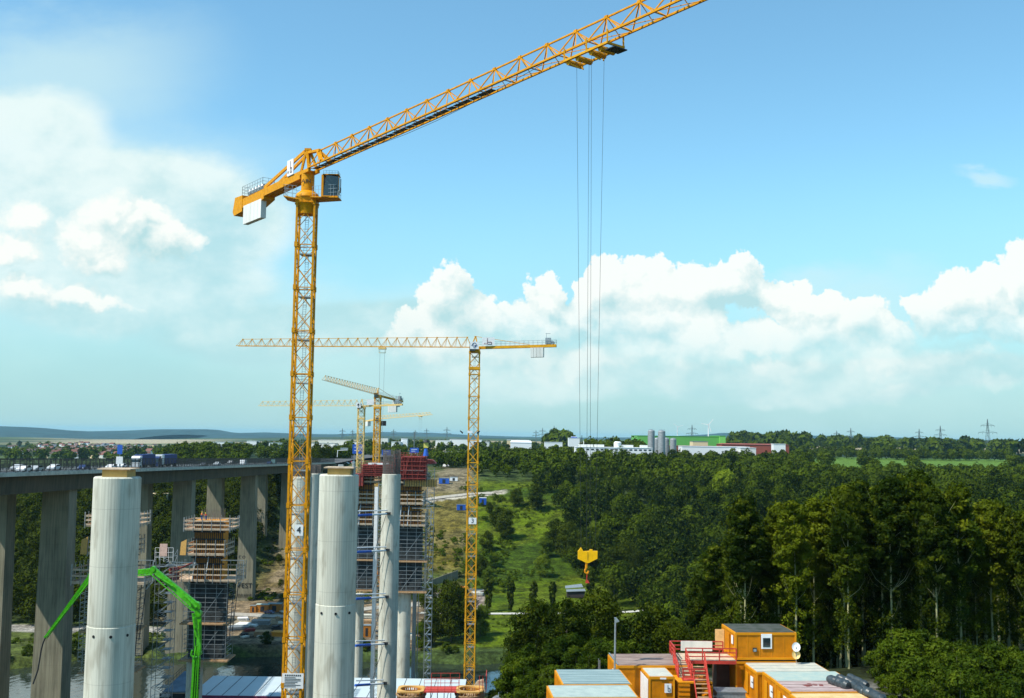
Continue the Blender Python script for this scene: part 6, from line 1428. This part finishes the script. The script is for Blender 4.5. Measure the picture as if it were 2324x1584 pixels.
while y < 1040:
    x = -42.0
    while x < .5*y:
        a, b_ = x+random.uniform(-3, 3), y+random.uniform(-3, 3); g_ = Hs(a, b_); p = Q(Vector((a, b_, g_)))
        x += 8.6+(y-474)*.006
        if (inpoly(p[0], p[1], MEAD) or inpoly(p[0], p[1]-26, MEAD)) or p[0] < 1062: continue
        if b_ > 830 and a/b_ > .275: continue
        if not vis(a, b_, g_+10): continue
        if p[0] > 1330 or p[1] < 1340:
            sc = random.uniform(.65, 1.4)*(1.1 if p[0] > 1250 else 1)*(1 if b_ < 620 else .8)
            (near_pts if b_ < 690 else far_pts).append((a, b_, g_-.4, sc))
    y += 8.4+(y-474)*.008
y = 200.0
tallpts = []
while y < 352:
    x = 34+(y-200)*.06
    while x < .5*y+6:
        a, b_ = x+random.uniform(-2.5, 2.5), y+random.uniform(-2.5, 2.5); x += 5.8; g_ = Hs(a, b_)
        if a < 46 and b_ > 300: continue
        tallpts.append((a, b_, g_-.4, random.uniform(.86, 1.0)*(.88-.14*float(ss(np.array([a/b_]), .33, .47)[0]))))
    y += 6.4
# the hollow between the two woods
y = 346.0
while y < 474:
    x = 58.0 if y > 376 else 40
    while x < .5*y:
        a, b_ = x+random.uniform(-3, 3), y+random.uniform(-3, 3); x += 7.8; g_ = Hs(a, b_); p = Q(Vector((a, b_, g_)))
        if inpoly(p[0], p[1], [(1100, 1378), (1455, 1378), (1455, 1425), (1100, 1425)]): continue
        near_pts.append((a, b_, g_-.4, random.uniform(.9, 1.35)))
    y += 8
wood('tall_wood', 'dense tall wood rising behind the row of pale trunks', tallpts, LPT, 'talls')
wood('far_wood', 'dense dark wood covering the far side of the valley', near_pts, LP)
# wooded slope seen between the motorway piers
lp = []; y = 408.0
while y < 760:
    x = -.53*y
    while x < -128:
        a, b_ = x+random.uniform(-3, 3), y+random.uniform(-3, 3); g_ = Hs(a, b_); x += 8.2
        lp.append((a, b_, g_-.4, random.uniform(.8, 1.2)))
    y += 8.5
for k in range(150):   # scrub on the embankment
    a, b_ = random.uniform(-124, -64), random.uniform(484, 640)
    if fbm(np.array([a]), np.array([b_]), 60, 4, 1)[0] < .5 and random.random() < .7: continue
    lp.append((a, b_, Hs(a, b_)-.3, random.uniform(.16, .42)))
sc = []
for k in range(1500):   # rough scrub over the embankments and the edge of the meadow
    a, b_ = random.uniform(-126, 4), random.uniform(474, 720)
    if a > -46 and b_ > 560 and abs(b_-(655+.5*(a+30))) < 8: continue
    if fbm(np.array([a]), np.array([b_]), 30, 3, 8)[0] < .47: continue
    if abs(a+22) < 13 and b_ < 502: continue
    sc.append((a, b_, Hs(a, b_)-.15, random.uniform(.25, .9)))
for k in range(260):
    a, b_ = random.uniform(-30, 52), random.uniform(384, 440); 
    if fbm(np.array([a]), np.array([b_]), 20, 3, 12)[0] > .5: sc.append((a, b_, Hs(a, b_)-.15, random.uniform(.15, .5)))
for k in range(800):
    a, b_ = random.uniform(-8, 48), random.uniform(470, 690)
    if fbm(np.array([a]), np.array([b_]), 26, 3, 15)[0] > .53: sc.append((a, b_, Hs(a, b_)-.15, random.uniform(.15, .55)))
for k in range(110):
    a = random.uniform(-34, 60); b_ = 449+max(0, a)*.16+random.choice((-4.2, -3.4, 3.6, 5)); sc.append((a, b_, Hs(a, b_)-.1, random.uniform(.1, .3)))
for k in range(160):
    a, b_ = random.uniform(-170, -118), random.uniform(374, 398); sc.append((a, b_, Hs(a, b_)-.15, random.uniform(.15, .5)))
wood('scrub', 'rough low scrub on the embankments and the meadow', sc, SC, 'mid')
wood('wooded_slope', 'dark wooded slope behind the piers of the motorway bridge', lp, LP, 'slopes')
# woods and hedges on the plateau
def belt(px0, px1, Y0, Y1, n, s0, s1, zt=None):
    out = []
    for _ in range(n):
        Y_ = random.uniform(Y0, Y1); v = P(random.uniform(px0, px1), 990, Y_); g_ = Hs(v.x, Y_); out.append((v.x, Y_, g_-.5, random.uniform(s0, s1)))
    return out
far_pts += belt(985, 1320, 780, 960, 170, .7, .95)+belt(1165, 1310, 1000, 1200, 60, .9, 1.1)+belt(1325, 1470, 985, 1060, 70, 1.25, 1.8)+belt(1480, 1830, 830, 900, 120, .7, .95)
far_pts += belt(1690, 2290, 1380, 1470, 190, .95, 1.3)+belt(655, 795, 800, 900, 90, .75, 1.0)+belt(560, 1000, 950, 1150, 170, .6, .85)+belt(365, 560, 860, 1100, 200, .8, 1.1)+belt(1860, 1900, 980, 1010, 5, .9, 1.3)+belt(2060, 2090, 960, 990, 3, 1.0, 1.2)+belt(2290, 2330, 950, 990, 6, .9, 1.2)+belt(1950, 1985, 950, 970, 4, .8, 1.1)
wood('plateau_wood', 'belts of trees on the plateau behind the valley', far_pts, LP2)
vf = belt(-20, 700, 1500, 3600, 420, .8, 1.4)+belt(60, 360, 2100, 3400, 380, .9, 1.4)+belt(560, 1320, 1250, 3200, 420, .6, 1.1)+belt(1650, 2330, 1800, 4500, 420, 1.2, 2.4)+belt(1670, 1830, 2300, 2400, 70, 2.0, 2.8)+belt(1245, 1290, 1750, 1800, 16, 2.2, 2.6)
wood('distant_hedges', 'hazy lines of distant trees and hedges on the plain', vf, LP3)
# ---------------------------------------------------------------- traffic on the motorway bridge
def car(label, X, Y, z, body, rz=0, van=False, group='cars on the motorway bridge', cat='car'):
    rt = thing('car' if not van else 'van', (X, Y, z), label, cat, group, rz)
    O = Vector((X, Y, z)); Rz = Matrix.Rotation(rz, 3, 'Z'); T = lambda p: O+Rz @ Vector(p)
    if not van: pr = [(-2.15, .35), (-2.2, .75), (-1.95, .92), (-1.15, .98), (-.55, 1.42), (.95, 1.46), (1.75, 1.02), (2.15, .95), (2.2, .38)]; gp = [(-1.05, 1.0), (-.52, 1.37), (.9, 1.40), (1.6, 1.02)]
    else: pr = [(-2.5, .4), (-2.55, .9), (-2.2, 1.2), (-1.7, 1.9), (-1.3, 2.25), (2.4, 2.3), (2.5, .4)]; gp = [(-2.1, 1.25), (-1.65, 1.85), (-.6, 1.9), (-.6, 1.25)]
    w = .85 if not van else .98
    mb = MB(); mb.prism([T((-w, a, b_)) for a, b_ in pr], T((w, 0, 0))-T((-w, 0, 0))); mb.build('body', body, rt)
    mb = MB(); mb.prism([T((-w-.015, a, b_)) for a, b_ in gp], T((w+.015, 0, 0))-T((-w-.015, 0, 0))); mb.build('window_glass', M['glass'], rt)
    for a in (-1.35, 1.35):
        for s in (-1, 1): mb = MB(); mb.tube(T((s*w*.82, a, .33)), T((s*(w+.03), a, .33)), .33, n=14); mb.build('wheel', M['tyre'], rt)
    for s in (-1, 1): mb = MB(); mb.box(T((s*.6, pr[0][0]-.02, .66)), (.3, .06, .14), rz); mb.build('headlight', M['white'], rt)
    return rt
def lorry(label, X, Y, z, cabm, boxm, L=9, rz=0, frontm=None):
    rt = thing('lorry', (X, Y, z), label, 'lorry', 'lorries on the motorway bridge', rz)
    O = Vector((X, Y, z)); Rz = Matrix.Rotation(rz, 3, 'Z'); T = lambda p: O+Rz @ Vector(p)
    mb = MB(); mb.prism([T((-1.2, a, b_)) for a, b_ in ((-1.2, .5), (-1.3, 1.6), (-1.05, 3.1), (-.6, 3.5), (1.1, 3.6), (1.1, .5))], T((1.2, 0, 0))-T((-1.2, 0, 0))); mb.build('cab', cabm, rt)
    mb = MB(); mb.prism([T((-1.22, a, b_)) for a, b_ in ((-1.28, 1.8), (-1.08, 2.9), (-.2, 2.9), (-.2, 1.9))], T((1.22, 0, 0))-T((-1.22, 0, 0))); mb.build('windscreen', M['glass'], rt)
    mb = MB(); mb.box(T((0, 1.6+L/2, 2.5)), (2.5, L, 2.9), rz); mb.build('cargo_box', boxm, rt)
    if frontm: mb = MB(); mb.box(T((0, 2.6, 2.5)), (2.54, 2.2, 2.94), rz); mb.build('front_panel', frontm, rt)
    mb = MB(); mb.box(T((0, L/2+.6, .85)), (1.9, L+1.5, .3), rz); mb.build('chassis', M['dark'], rt)
    for a in (-.2, 3.0, L-1.6, L-.3, L+1):
        for s in (-1, 1): mb = MB(); mb.tube(T((s*.95, a, .5)), T((s*1.22, a, .5)), .5, n=12); mb.build('wheel', M['tyre'], rt)
    return rt
CP = {k: mat(f'{k}_car_paint', c, .25, var=.04, spec=.6) for k, c in dict(white=(.78, .79, .8), silver=(.45, .48, .5), darkgrey=(.06, .065, .07), navy=(.02, .04, .12), red=(.45, .02, .02), teal=(.10, .22, .22)).items()}
for k, (px, lane, c, lb) in enumerate(((66, 3.0, 'white', 'white car behind the railing near the left picture edge'), (92, 3.1, 'silver', 'silver car close behind the leftmost white car'), (52, 12.5, 'silver', 'silver van-like car in the far lane at the left edge'), (133, 8.6, 'white', 'white car in the middle lane left of the round column'),
        (200, 3.4, 'navy', 'dark blue car behind the railing left of the round column'), (285, 8.6, 'white', 'white hatchback in the middle lane above the round column'), (318, 12.2, 'teal', 'greenish car in the far lane above the round column'), (262, 3.2, 'white', 'white car right behind the railing above the wooden box'),
        (470, 3.6, 'darkgrey', 'dark grey car right of the blue lorries'), (500, 8.4, 'silver', 'silver car in the middle lane right of the lorries'), (618, 3.6, 'navy', 'dark blue car near the yellow crane mast'), (530, 22, 'white', 'white car on the far carriageway of the bridge'))):
    Y_ = 250.0
    for _ in range(8): Y_ = (dx_(Y_)-lane)/((px-1161.5)/FPX)
    car(lb, dx_(Y_)-lane, Y_, dz_(Y_)+.02, CP[c], 0)
for px, lane, c, lb in ((352, 5.2, 'white', ''), (392, 5.4, 'navy', '')): pass
Y_ = 312.; lorry('blue lorry with a white cab on the motorway bridge, the left one of two', dx_(Y_)-5, Y_, dz_(Y_)+.02, CP['white'], mat('navy_tarpaulin', (.02, .045, .17), .6), 11)
Y_ = 331.; lorry('blue lorry with a white front panel on the motorway bridge, the right one of two', dx_(Y_)-5, Y_, dz_(Y_)+.02, CP['navy'], mat('navy_tarpaulin_side', (.022, .05, .19), .6), 15, frontm=M['white'])
Y_ = 452.; car('white box van on the motorway bridge near the crane mast', dx_(Y_)-4.5, Y_, dz_(Y_)+.02, CP['white'], 0, True, 'vans on the motorway bridge', 'van')
Y_ = 520.; car('green van partly hidden by the left leg of the crane mast', dx_(Y_)-4.5, Y_, dz_(Y_)+.02, CP['teal'], 0, True, 'vans on the motorway bridge', 'van')
for k, (px, Y_, c, lb) in enumerate(((786, 760, 'white', 'white car parked at the hill end of the bridge'), (795, 770, 'red', 'red car at the hill end of the bridge, under the blue sign'), (893, 790, 'silver', 'silver car behind the red formwork on the far motorway'), (950, 800, 'white', 'white car behind the red formwork near the second blue sign'), (1012, 830, 'white', 'white car right of the marker post on the far motorway'), (918, 800, 'teal', 'greenish car between the two blue signs'))):
    v = P(px, 1040, Y_); car(lb, v.x, Y_, Hs(v.x, Y_)+.05, CP[c], .9, True if k in (2, 4) else False, 'vehicles on the far motorway', 'car')
for k, (px, lb) in enumerate(((285, 'dark car parked by the river left of the round column, the left one'), (315, 'dark car parked by the river left of the round column, the right one'))):
    v = P(px, 1400, 410); car(lb, v.x, 408+k, Hs(v.x, 408)+.1, CP['navy'], .4, group='cars parked by the river')
v = P(983, 1371, 447); car('dark car on the gravel track right of the graffiti pier', P(611, 1385, 441).x, 441, Hs(P(611, 1385, 441).x, 441)+.3, CP['navy'], 1.2, group='cars on the building site')
# road signs
def road_sign(label, px, py, Y, w, h, gantry=False):
    v = P(px, py, Y); g_ = Hs(v.x, Y); rt = thing('road_sign', (v.x, Y, g_), label, 'road sign', 'blue motorway signs')
    mb = MB(); mb.box((v.x, Y, v.z), (w, .2, h)); mb.build('sign_board', M['bluesign'], rt); mb = MB()
    for s in (-.35, .35): mb.bar((v.x+s*w, Y+.2, g_-.5), (v.x+s*w, Y+.2, v.z+h*.4), .3)
    mb.build('post', M['grey'], rt)
    mb = MB(); mb.bar((v.x-w*.35, Y-.12, v.z+h*.2), (v.x+w*.3, Y-.12, v.z+h*.2), .04, .35); mb.bar((v.x-w*.35, Y-.12, v.z-h*.15), (v.x+w*.1, Y-.12, v.z-h*.15), .04, .35); mb.build('lettering', M['white'], rt)
road_sign('blue motorway sign behind the mast of the pale yellow crane', 813, 1019, 700, 7.5, 6)
road_sign('blue motorway sign above the red formwork, the left one', 876, 1027, 840, 6.5, 4.0)
road_sign('blue motorway sign above the red formwork, the right one', 940, 1022, 860, 7, 4.0)
sg = thing('sign_gantry', tuple(P(767, 1037, 660)), 'thin white gantry arm with a grey board at the hill end of the bridge', 'gantry')
a = P(765, 1037, 660); b_ = P(766, 1022, 660); c = P(788, 1021, 660); mb = MB(); mb.bar(a, b_, .35); mb.bar(b_, c, .3); mb.build('frame', M['white'], sg); mb = MB(); mb.box(P(781, 1019, 660), (4.6, .2, 1.6)); mb.build('sign_board', M['grey'], sg)
sg = thing('sign_post', tuple(P(272, 1050, 262)), 'blue and white striped sign post on the bridge above the round column', 'sign'); Y_ = 262.; x = dx_(Y_)-15.6; mb = MB(); q_ = P(272, 1020, 262)
x = q_.x; mb.box((x, Y_, q_.z), (1.2, .1, 2.2)); mb.build('blue_panel', M['blue'], sg); mb = MB(); mb.box((x, Y_, q_.z-2.6), (1.6, .1, 1.8)); mb.build('white_panel', M['white'], sg); mb = MB(); mb.bar((x, Y_+.15, dz_(Y_)), (x, Y_+.15, q_.z+1.2), .15); mb.build('post', M['grey'], sg)
# ---------------------------------------------------------------- buildings on the plateau
def hall(label, px0, px1, yt, Y, depth, mt, roof=None, wins=0, roofh=0, name='industrial_hall', yb=None, group=None, winh=1.2):
    a, b_ = P(px0, yt, Y), P(px1, yt, Y); g_ = min(Hs(a.x, Y), Hs(b_.x, Y))-1; zt_ = (a.z+b_.z)/2
    rt = thing(name, ((a.x+b_.x)/2, Y, g_), label, 'hall' if 'hall' in name else 'building', group)
    mb = MB(); mb.box(((a.x+b_.x)/2, Y+depth/2, (zt_+g_)/2), (b_.x-a.x, depth, zt_-g_)); mb.build('wall', M[mt] if isinstance(mt, str) else mt, rt)
    mb = MB(); w = b_.x-a.x
    if roofh: mb.hexa([(a.x-.5, Y-.5, zt_), (b_.x+.5, Y-.5, zt_), (b_.x+.5, Y+depth+.5, zt_), (a.x-.5, Y+depth+.5, zt_)], [(a.x+w*.04, Y+depth*.45, zt_+roofh), (b_.x-w*.04, Y+depth*.45, zt_+roofh), (b_.x-w*.04, Y+depth*.55, zt_+roofh), (a.x+w*.04, Y+depth*.55, zt_+roofh)])
    else: mb.box(((a.x+b_.x)/2, Y+depth/2, zt_+.2), (w+.6, depth+.6, .4))
    mb.build('roof', roof or M['grey'], rt)
    for k in range(wins):
        mb = MB(); mb.box((a.x+w*(k+.5)/wins, Y-.05, zt_-winh*1.4), (w/wins*.6, .1, winh)); mb.build('window', M['glass'], rt)
    return rt, a.x, b_.x, zt_
M['lgreen'] = mat('light_green_cladding', (.13, .40, .085), .6, var=.15, vscale=.02); M['cream'] = mat('cream_cladding', (.70, .55, .33), .7, var=.1); M['redroof'] = mat('red_roof_cladding', (.28, .075, .05), .7, var=.2, vscale=.05)
hall('very long light green factory hall on the horizon behind the silos', 1446, 1632, 990, 1180, 60, 'lgreen', M['lgreen'])
hall('right gable part of the light green factory hall', 1633, 1646, 989.5, 1176, 60, mat('bright_green_cladding', (.22, .58, .12), .6), M['lgreen'])
hall('cream annex in front of the green factory hall', 1572, 1606, 1002, 1120, 20, 'cream')
hall('dark red low building behind the silos', 1465, 1620, 1012, 1060, 20, 'redroof', M['redroof'])
hall('long red roofed hall right of the green factory hall', 1638, 1790, 1009, 1100, 30, 'redroof', M['redroof'], roofh=1.0)
hall('white annex at the right end of the red roofed hall', 1755, 1782, 1008, 1085, 10, 'white', M['white'])
hall('long low white hall just above the tree tops', 1548, 1700, 1014, 1000, 24, 'white', M['white'])
hall('low grey white hall at the right of the long white hall', 1680, 1715, 1017, 980, 16, 'cwt', M['white'])
b1, xa_, xb_, z_ = hall('white flat-roofed laboratory building peeking over the wood', 1306, 1480, 1016, 900, 22, 'white', M['white'], wins=16, name='office_building')
mb = MB(); q_ = P(1401, 1010, 905); mb.lathe((q_.x, 905, 0), [(3.1, z_), (3.1, q_.z+2), (2.2, q_.z+3)], 20); mb.build('roof_tank', M['white'], b1)
for px_, w_ in ((1330, 12), (1360, 8), (1425, 9), (1462, 6)): q_ = P(px_, 1012, 903); mb = MB(); mb.box((q_.x, 908, z_+1.2), (w_, 6, 2.4)); mb.build('roof_box', M['cwt'], b1)
b1['label'] = 'white flat-roofed building with a round white tank on its roof'
def silo(label, px, py, Y, r, group='grey silos'):
    v = P(px, py, Y); g_ = Hs(v.x, Y)-1; rt = thing('silo', (v.x, Y, g_), label, 'silo', group); mb = MB(); mb.lathe((v.x, Y, 0), [(r, g_), (r, v.z-.8), (r*.8, v.z-.2)], 28); mb.build('tank', M['silo'], rt, smooth=True)
    mb = MB(); mb.lathe((v.x, Y, 0), [(r*.82, v.z-.2), (.3, v.z+.6)], 28); railing(mb, [(v.x-r*.8, Y-r*.5, v.z-.3), (v.x+r*.8, Y-r*.5, v.z-.3)], 1.1, .08, 1.5, 1); mb.build('top_cap', M['grey'], rt)
M['silo'] = mat('silo_steel', (.40, .41, .41), .45, .35, var=.35, vscale=.5, stretch=(1, 1, 5))
silo('tall grey silo, left of the two tall ones', 1477.5, 976, 960, 3.1); silo('tall grey silo, right of the two tall ones', 1501, 977, 940, 3.2)
silo('short dark silo between the two tall ones', 1490, 994, 980, 2.6); silo('short dark silo just right of the tall ones', 1511, 994, 975, 2.8); silo('short silo with shiny top, rightmost', 1527, 995, 970, 2.9)
hall('big white warehouse left of the number 3 crane on the horizon', 988, 1022, 1000, 1650, 40, 'white', M['white']); hall('long white warehouse behind the number 3 crane mast', 1020, 1092, 997, 1900, 60, 'white', M['grey'])
hall('small white tower-like building above the red formwork', 910, 924, 996, 1500, 12, 'white', M['white']); hall('low white building left of the small white tower', 888, 908, 1003, 1480, 20, 'white', M['white'])
hall('white hall with pink front between crane and ropes', 1150, 1200, 999, 1600, 40, 'cream', M['white']); hall('curved white hall roof among the trees left of the ropes', 1158, 1206, 1004, 1400, 24, 'white', M['white'], roofh=2.5)
hall('low white hall left of the hoist ropes', 1236, 1276, 1004, 1350, 20, 'white', M['white']); hall('white building with a blue band by the hoist ropes', 1290, 1315, 994, 1500, 20, 'white', M['white'], name='office_building'); hall('white block with blue lettering board near the ropes', 1297, 1309, 991, 1505, 14, 'bluesign', M['white'])
for k, (a, b_, y_, Y_, m_, lb) in enumerate(((480, 520, 1003, 1900, 'white', 'white low building left of the crane mast'), (560, 582, 1001, 2000, 'white', 'white houses block near the tree belt'), (610, 632, 1005, 1500, 'white', 'white building directly left of the crane mast'), (722, 790, 999, 1900, 'cwt', 'greyish factory halls right of the crane mast'), (700, 760, 1006, 1600, 'white', 'white greenhouse roofs right of the crane mast'), (800, 830, 1004, 1650, 'white', 'pale hall behind the pale yellow crane'), (845, 880, 994, 2600, 'cwt', 'long thin grey building on the skyline'), (1075, 1110, 1003, 1900, 'cwt', 'pale buildings right of the number 3 crane'), (545, 556, 1006, 1400, 'cream', 'small cream house in the trees'))):
    hall(lb, a, b_, y_, Y_, 25, m_, M['white'] if k % 2 else M['grey'], name='distant_building')
hall('old pale hall roof under the bridge left of the stair tower pier', 338, 372, 1103, 690, 14, 'cwt', M['blue'] if False else M['grey'], name='industrial_hall'); hall('cream house front below the bridge deck, left of the stair tower', 337, 372, 1122, 620, 8, 'cream', M['cream'], wins=3, name='house')
# red-roofed houses of the distant town
protoH = []
for wm_, rm_ in (('white', 'rr1'), ('cream', 'rr2'), ('white', 'rr2'), ('cwt', 'rr1'), ('white', 'rr3')):
    if rm_ not in M: M[rm_] = mat({'rr1': 'red_tiles', 'rr2': 'brown_tiles', 'rr3': 'grey_slates'}[rm_], {'rr1': (.19, .08, .06), 'rr2': (.13, .09, .075), 'rr3': (.12, .13, .15)}[rm_], .8)
    rt = thing('town_house', (0, 0, 0), 'small pale house with pitched roof in the distant town beyond the bridge', 'house', 'houses of the distant town')
    mb = MB(); mb.box((0, 0, 2.5), (13, 10, 9)); mb.build('wall', M[wm_], rt); mb = MB(); mb.hexa([(-7, -5.6, 7), (7, -5.6, 7), (7, 5.6, 7), (-7, 5.6, 7)], [(-7, -.1, 11.5), (7, -.1, 11.5), (7, .1, 11.5), (-7, .1, 11.5)]); mb.build('roof', M[rm_], rt); protoH.append(rt)
for i in range(215):
    Y_ = random.choice((random.uniform(1900, 2500), random.uniform(2200, 3300))); px_ = random.gauss(215, 85) if i % 3 else random.uniform(70, 350)
    if not 8 < px_ < 380: px_ = random.uniform(120, 340)
    v = P(px_, 1020, Y_); o = protoH[i] if i < 5 else copy_tree(protoH[i % 5])
    o.location = (v.x, Y_, Hs(v.x, Y_)+random.uniform(0, 4)+(Y_-1900)*.008); o.rotation_euler = (0, 0, random.uniform(-.8, .8)); s = random.uniform(.6, 1.05); o.scale = (s, s, s)
for i, (px_, Y_) in enumerate(((95, 2300), (352, 2300), (130, 3600), (30, 3800), (60, 3900))):
    hall(['long white hall at the left of the distant town', 'white blocks at the right edge of the distant town', 'thin white hall on the slope behind the town', 'white hall at the far left in the blue distance', 'small white hall in the blue distance at left'][i], px_, px_+[30, 22, 44, 16, 22][i], 1028-(0 if Y_ < 3000 else 14), Y_, 20, 'white', M['white'], name='distant_building')
# pylons and wind turbines
def pylon(label, px, yt, Y, my, arms=((.62, 1.0), (.82, .72))):
    v = P(px, yt, Y); g_ = Hs(v.x, Y)-2; h = v.z-g_; rt = thing('power_pylon', (v.x, Y, g_), label, 'pylon', 'power pylons on the horizon'); t_ = .42*Y/1000*.9
    mb = MB(); w = h*.075
    for sx in (-1, 1):
        for sy in (-1, 1): mb.bar((v.x+sx*w, Y+sy*w, g_), (v.x+sx*.25, Y+sy*.25, v.z), t_*.7)
    for k in range(9):
        f0, f1 = k/9, (k+1)/9; w0, w1 = w*(1-f0), w*(1-f1); s = 1 if k % 2 else -1; mb.bar((v.x-s*w0, Y-w0, g_+h*f0), (v.x+s*w1, Y-w1, g_+h*f1), t_*.6)
    mb.build('tower', my, rt)
    for f, L in arms:
        mb = MB(); hl = h*.26*L; z = g_+h*f; mb.bar((v.x-hl, Y, z), (v.x+hl, Y, z), t_*.7); mb.bar((v.x-hl, Y, z), (v.x, Y, z+h*.06), t_*.5); mb.bar((v.x+hl, Y, z), (v.x, Y, z+h*.06), t_*.5)
        for s in (-1, -.55, .55, 1): mb.bar((v.x+s*hl, Y, z), (v.x+s*hl, Y, z-h*.045), t_*.5)
        mb.build('crossarm', my, rt)
    return rt
M['pyl'] = mat('pylon_steel', (.13, .17, .17), .6, var=.2)
for px, yt, Y_, lb in ((2240, 951, 2200, 'biggest power pylon near the right picture edge'), (2133, 966, 2900, 'power pylon second from the right edge'), (2085, 973, 3300, 'smaller pylon third from the right edge'), (1930, 971, 3000, 'pylon over the tree row, right one of a close pair'), (1898, 977, 3500, 'pylon over the tree row, left one of a close pair'), (1866, 983, 4200, 'faint small pylon left of the pair over the tree row'),
        (1570, 964, 3000, 'pylon between the silos and the wind turbine'), (1257, 966, 2900, 'pylon left of the hoist ropes, largest of three'), (1231, 971, 3300, 'pylon left of the ropes, middle one of three'), (1216, 976, 3600, 'pylon left of the ropes, smallest of three'), (1014, 969, 3300, 'pylon just left of the number 3 crane mast'), (968, 972, 3600, 'pylon above the white warehouses'), (893, 974, 3600, 'pylon right of the close pair of crane masts'), (777, 972, 3400, 'pylon left of the pale crane masts'), (800, 975, 3700, 'faint pylon beside the pale crane mast'), (942, 976, 4000, 'faint thin pylon left of the white warehouses')):
    pylon(lb, px, yt, Y_, M['pyl'])
def turbine(label, px, yh, Y, R_, a0):
    v = P(px, yh, Y); g_ = Hs(v.x, Y)-3; rt = thing('wind_turbine', (v.x, Y, g_), label, 'wind turbine', 'wind turbines'); mb = MB(); mb.tube((v.x, Y, g_), (v.x, Y, v.z), 2.6, 1.6, 10); mb.build('mast', M['white'], rt)
    mb = MB(); mb.box((v.x, Y, v.z), (3.5, 8, 3.5)); mb.build('nacelle', M['white'], rt)
    for k in range(3):
        a = a0+k*2*pi/3; d = Vector((cos(a), 0, sin(a))); mb = MB(); c = Vector((v.x, Y-4.5, v.z)); mb.bar(c, c+d*R_*.35, 3.4, 1.2, up=Vector((0, 1, 0))); mb.bar(c+d*R_*.35, c+d*R_, 2.0, .7, up=Vector((0, 1, 0))); mb.build('blade', M['white'], rt)
turbine('white wind turbine on the skyline above the green hall', 1607, 964, 4200, 28, R(50)); turbine('smaller white wind turbine left of the pylon by the silos', 1537, 969, 5600, 28, R(20))
ant = thing('radio_mast', tuple(P(1317, 1005, 930)), 'thin dark radio mast on the white building by the hoist ropes', 'mast'); 
for px_, yt, mm in ((1320, 988, 'dark'), (1324, 1000, 'white')): a, b_ = P(px_, yt, 915), P(px_, 1018, 915); mb = MB(); mb.bar(a, b_, .5); mb.build('pole', M[mm], ant)
fp = thing('flag_pole', tuple(P(942, 985, 900)), 'tall white lamp mast over the white warehouses', 'mast'); a = P(940, 981, 1000); mb = MB(); mb.bar(a, (a.x, 1000, Hs(a.x, 1000)), .9); mb.build('pole', M['pyl'], fp)
# ---------------------------------------------------------------- haze
HAZE = 2.5e-5
mn, mx_ = co.min(0), co.max(0)
mb = MB(); x0_, x1_, y0_, y1_, z0_, z1_ = mn[0]-50, mx_[0]+50, mn[1]-50, mx_[1]+50, mn[2]-1.5, 66
mb.hexa([(x0_, y0_, z0_), (x1_, y0_, z0_), (x1_, y1_, z0_), (x0_, y1_, z0_)], [(x0_, y0_, z1_), (x1_, y0_, z1_), (x1_, y1_, z1_), (x0_, y1_, z1_)])
hm = bpy.data.materials.new('haze_air'); hm.use_nodes = True; t = hm.node_tree; t.nodes.clear(); pvn = nd(t, 'ShaderNodeVolumePrincipled'); ho = nd(t, 'ShaderNodeOutputMaterial')
pvn.inputs['Color'].default_value = (.42, .80, 1.0, 1); pvn.inputs['Density'].default_value = HAZE; pvn.inputs['Anisotropy'].default_value = 0.1
t.links.new(pvn.outputs[0], ho.inputs['Volume']); hz = mb.build('haze', hm); tag(hz, 'thin bluish summer haze', 'haze', kind='stuff')
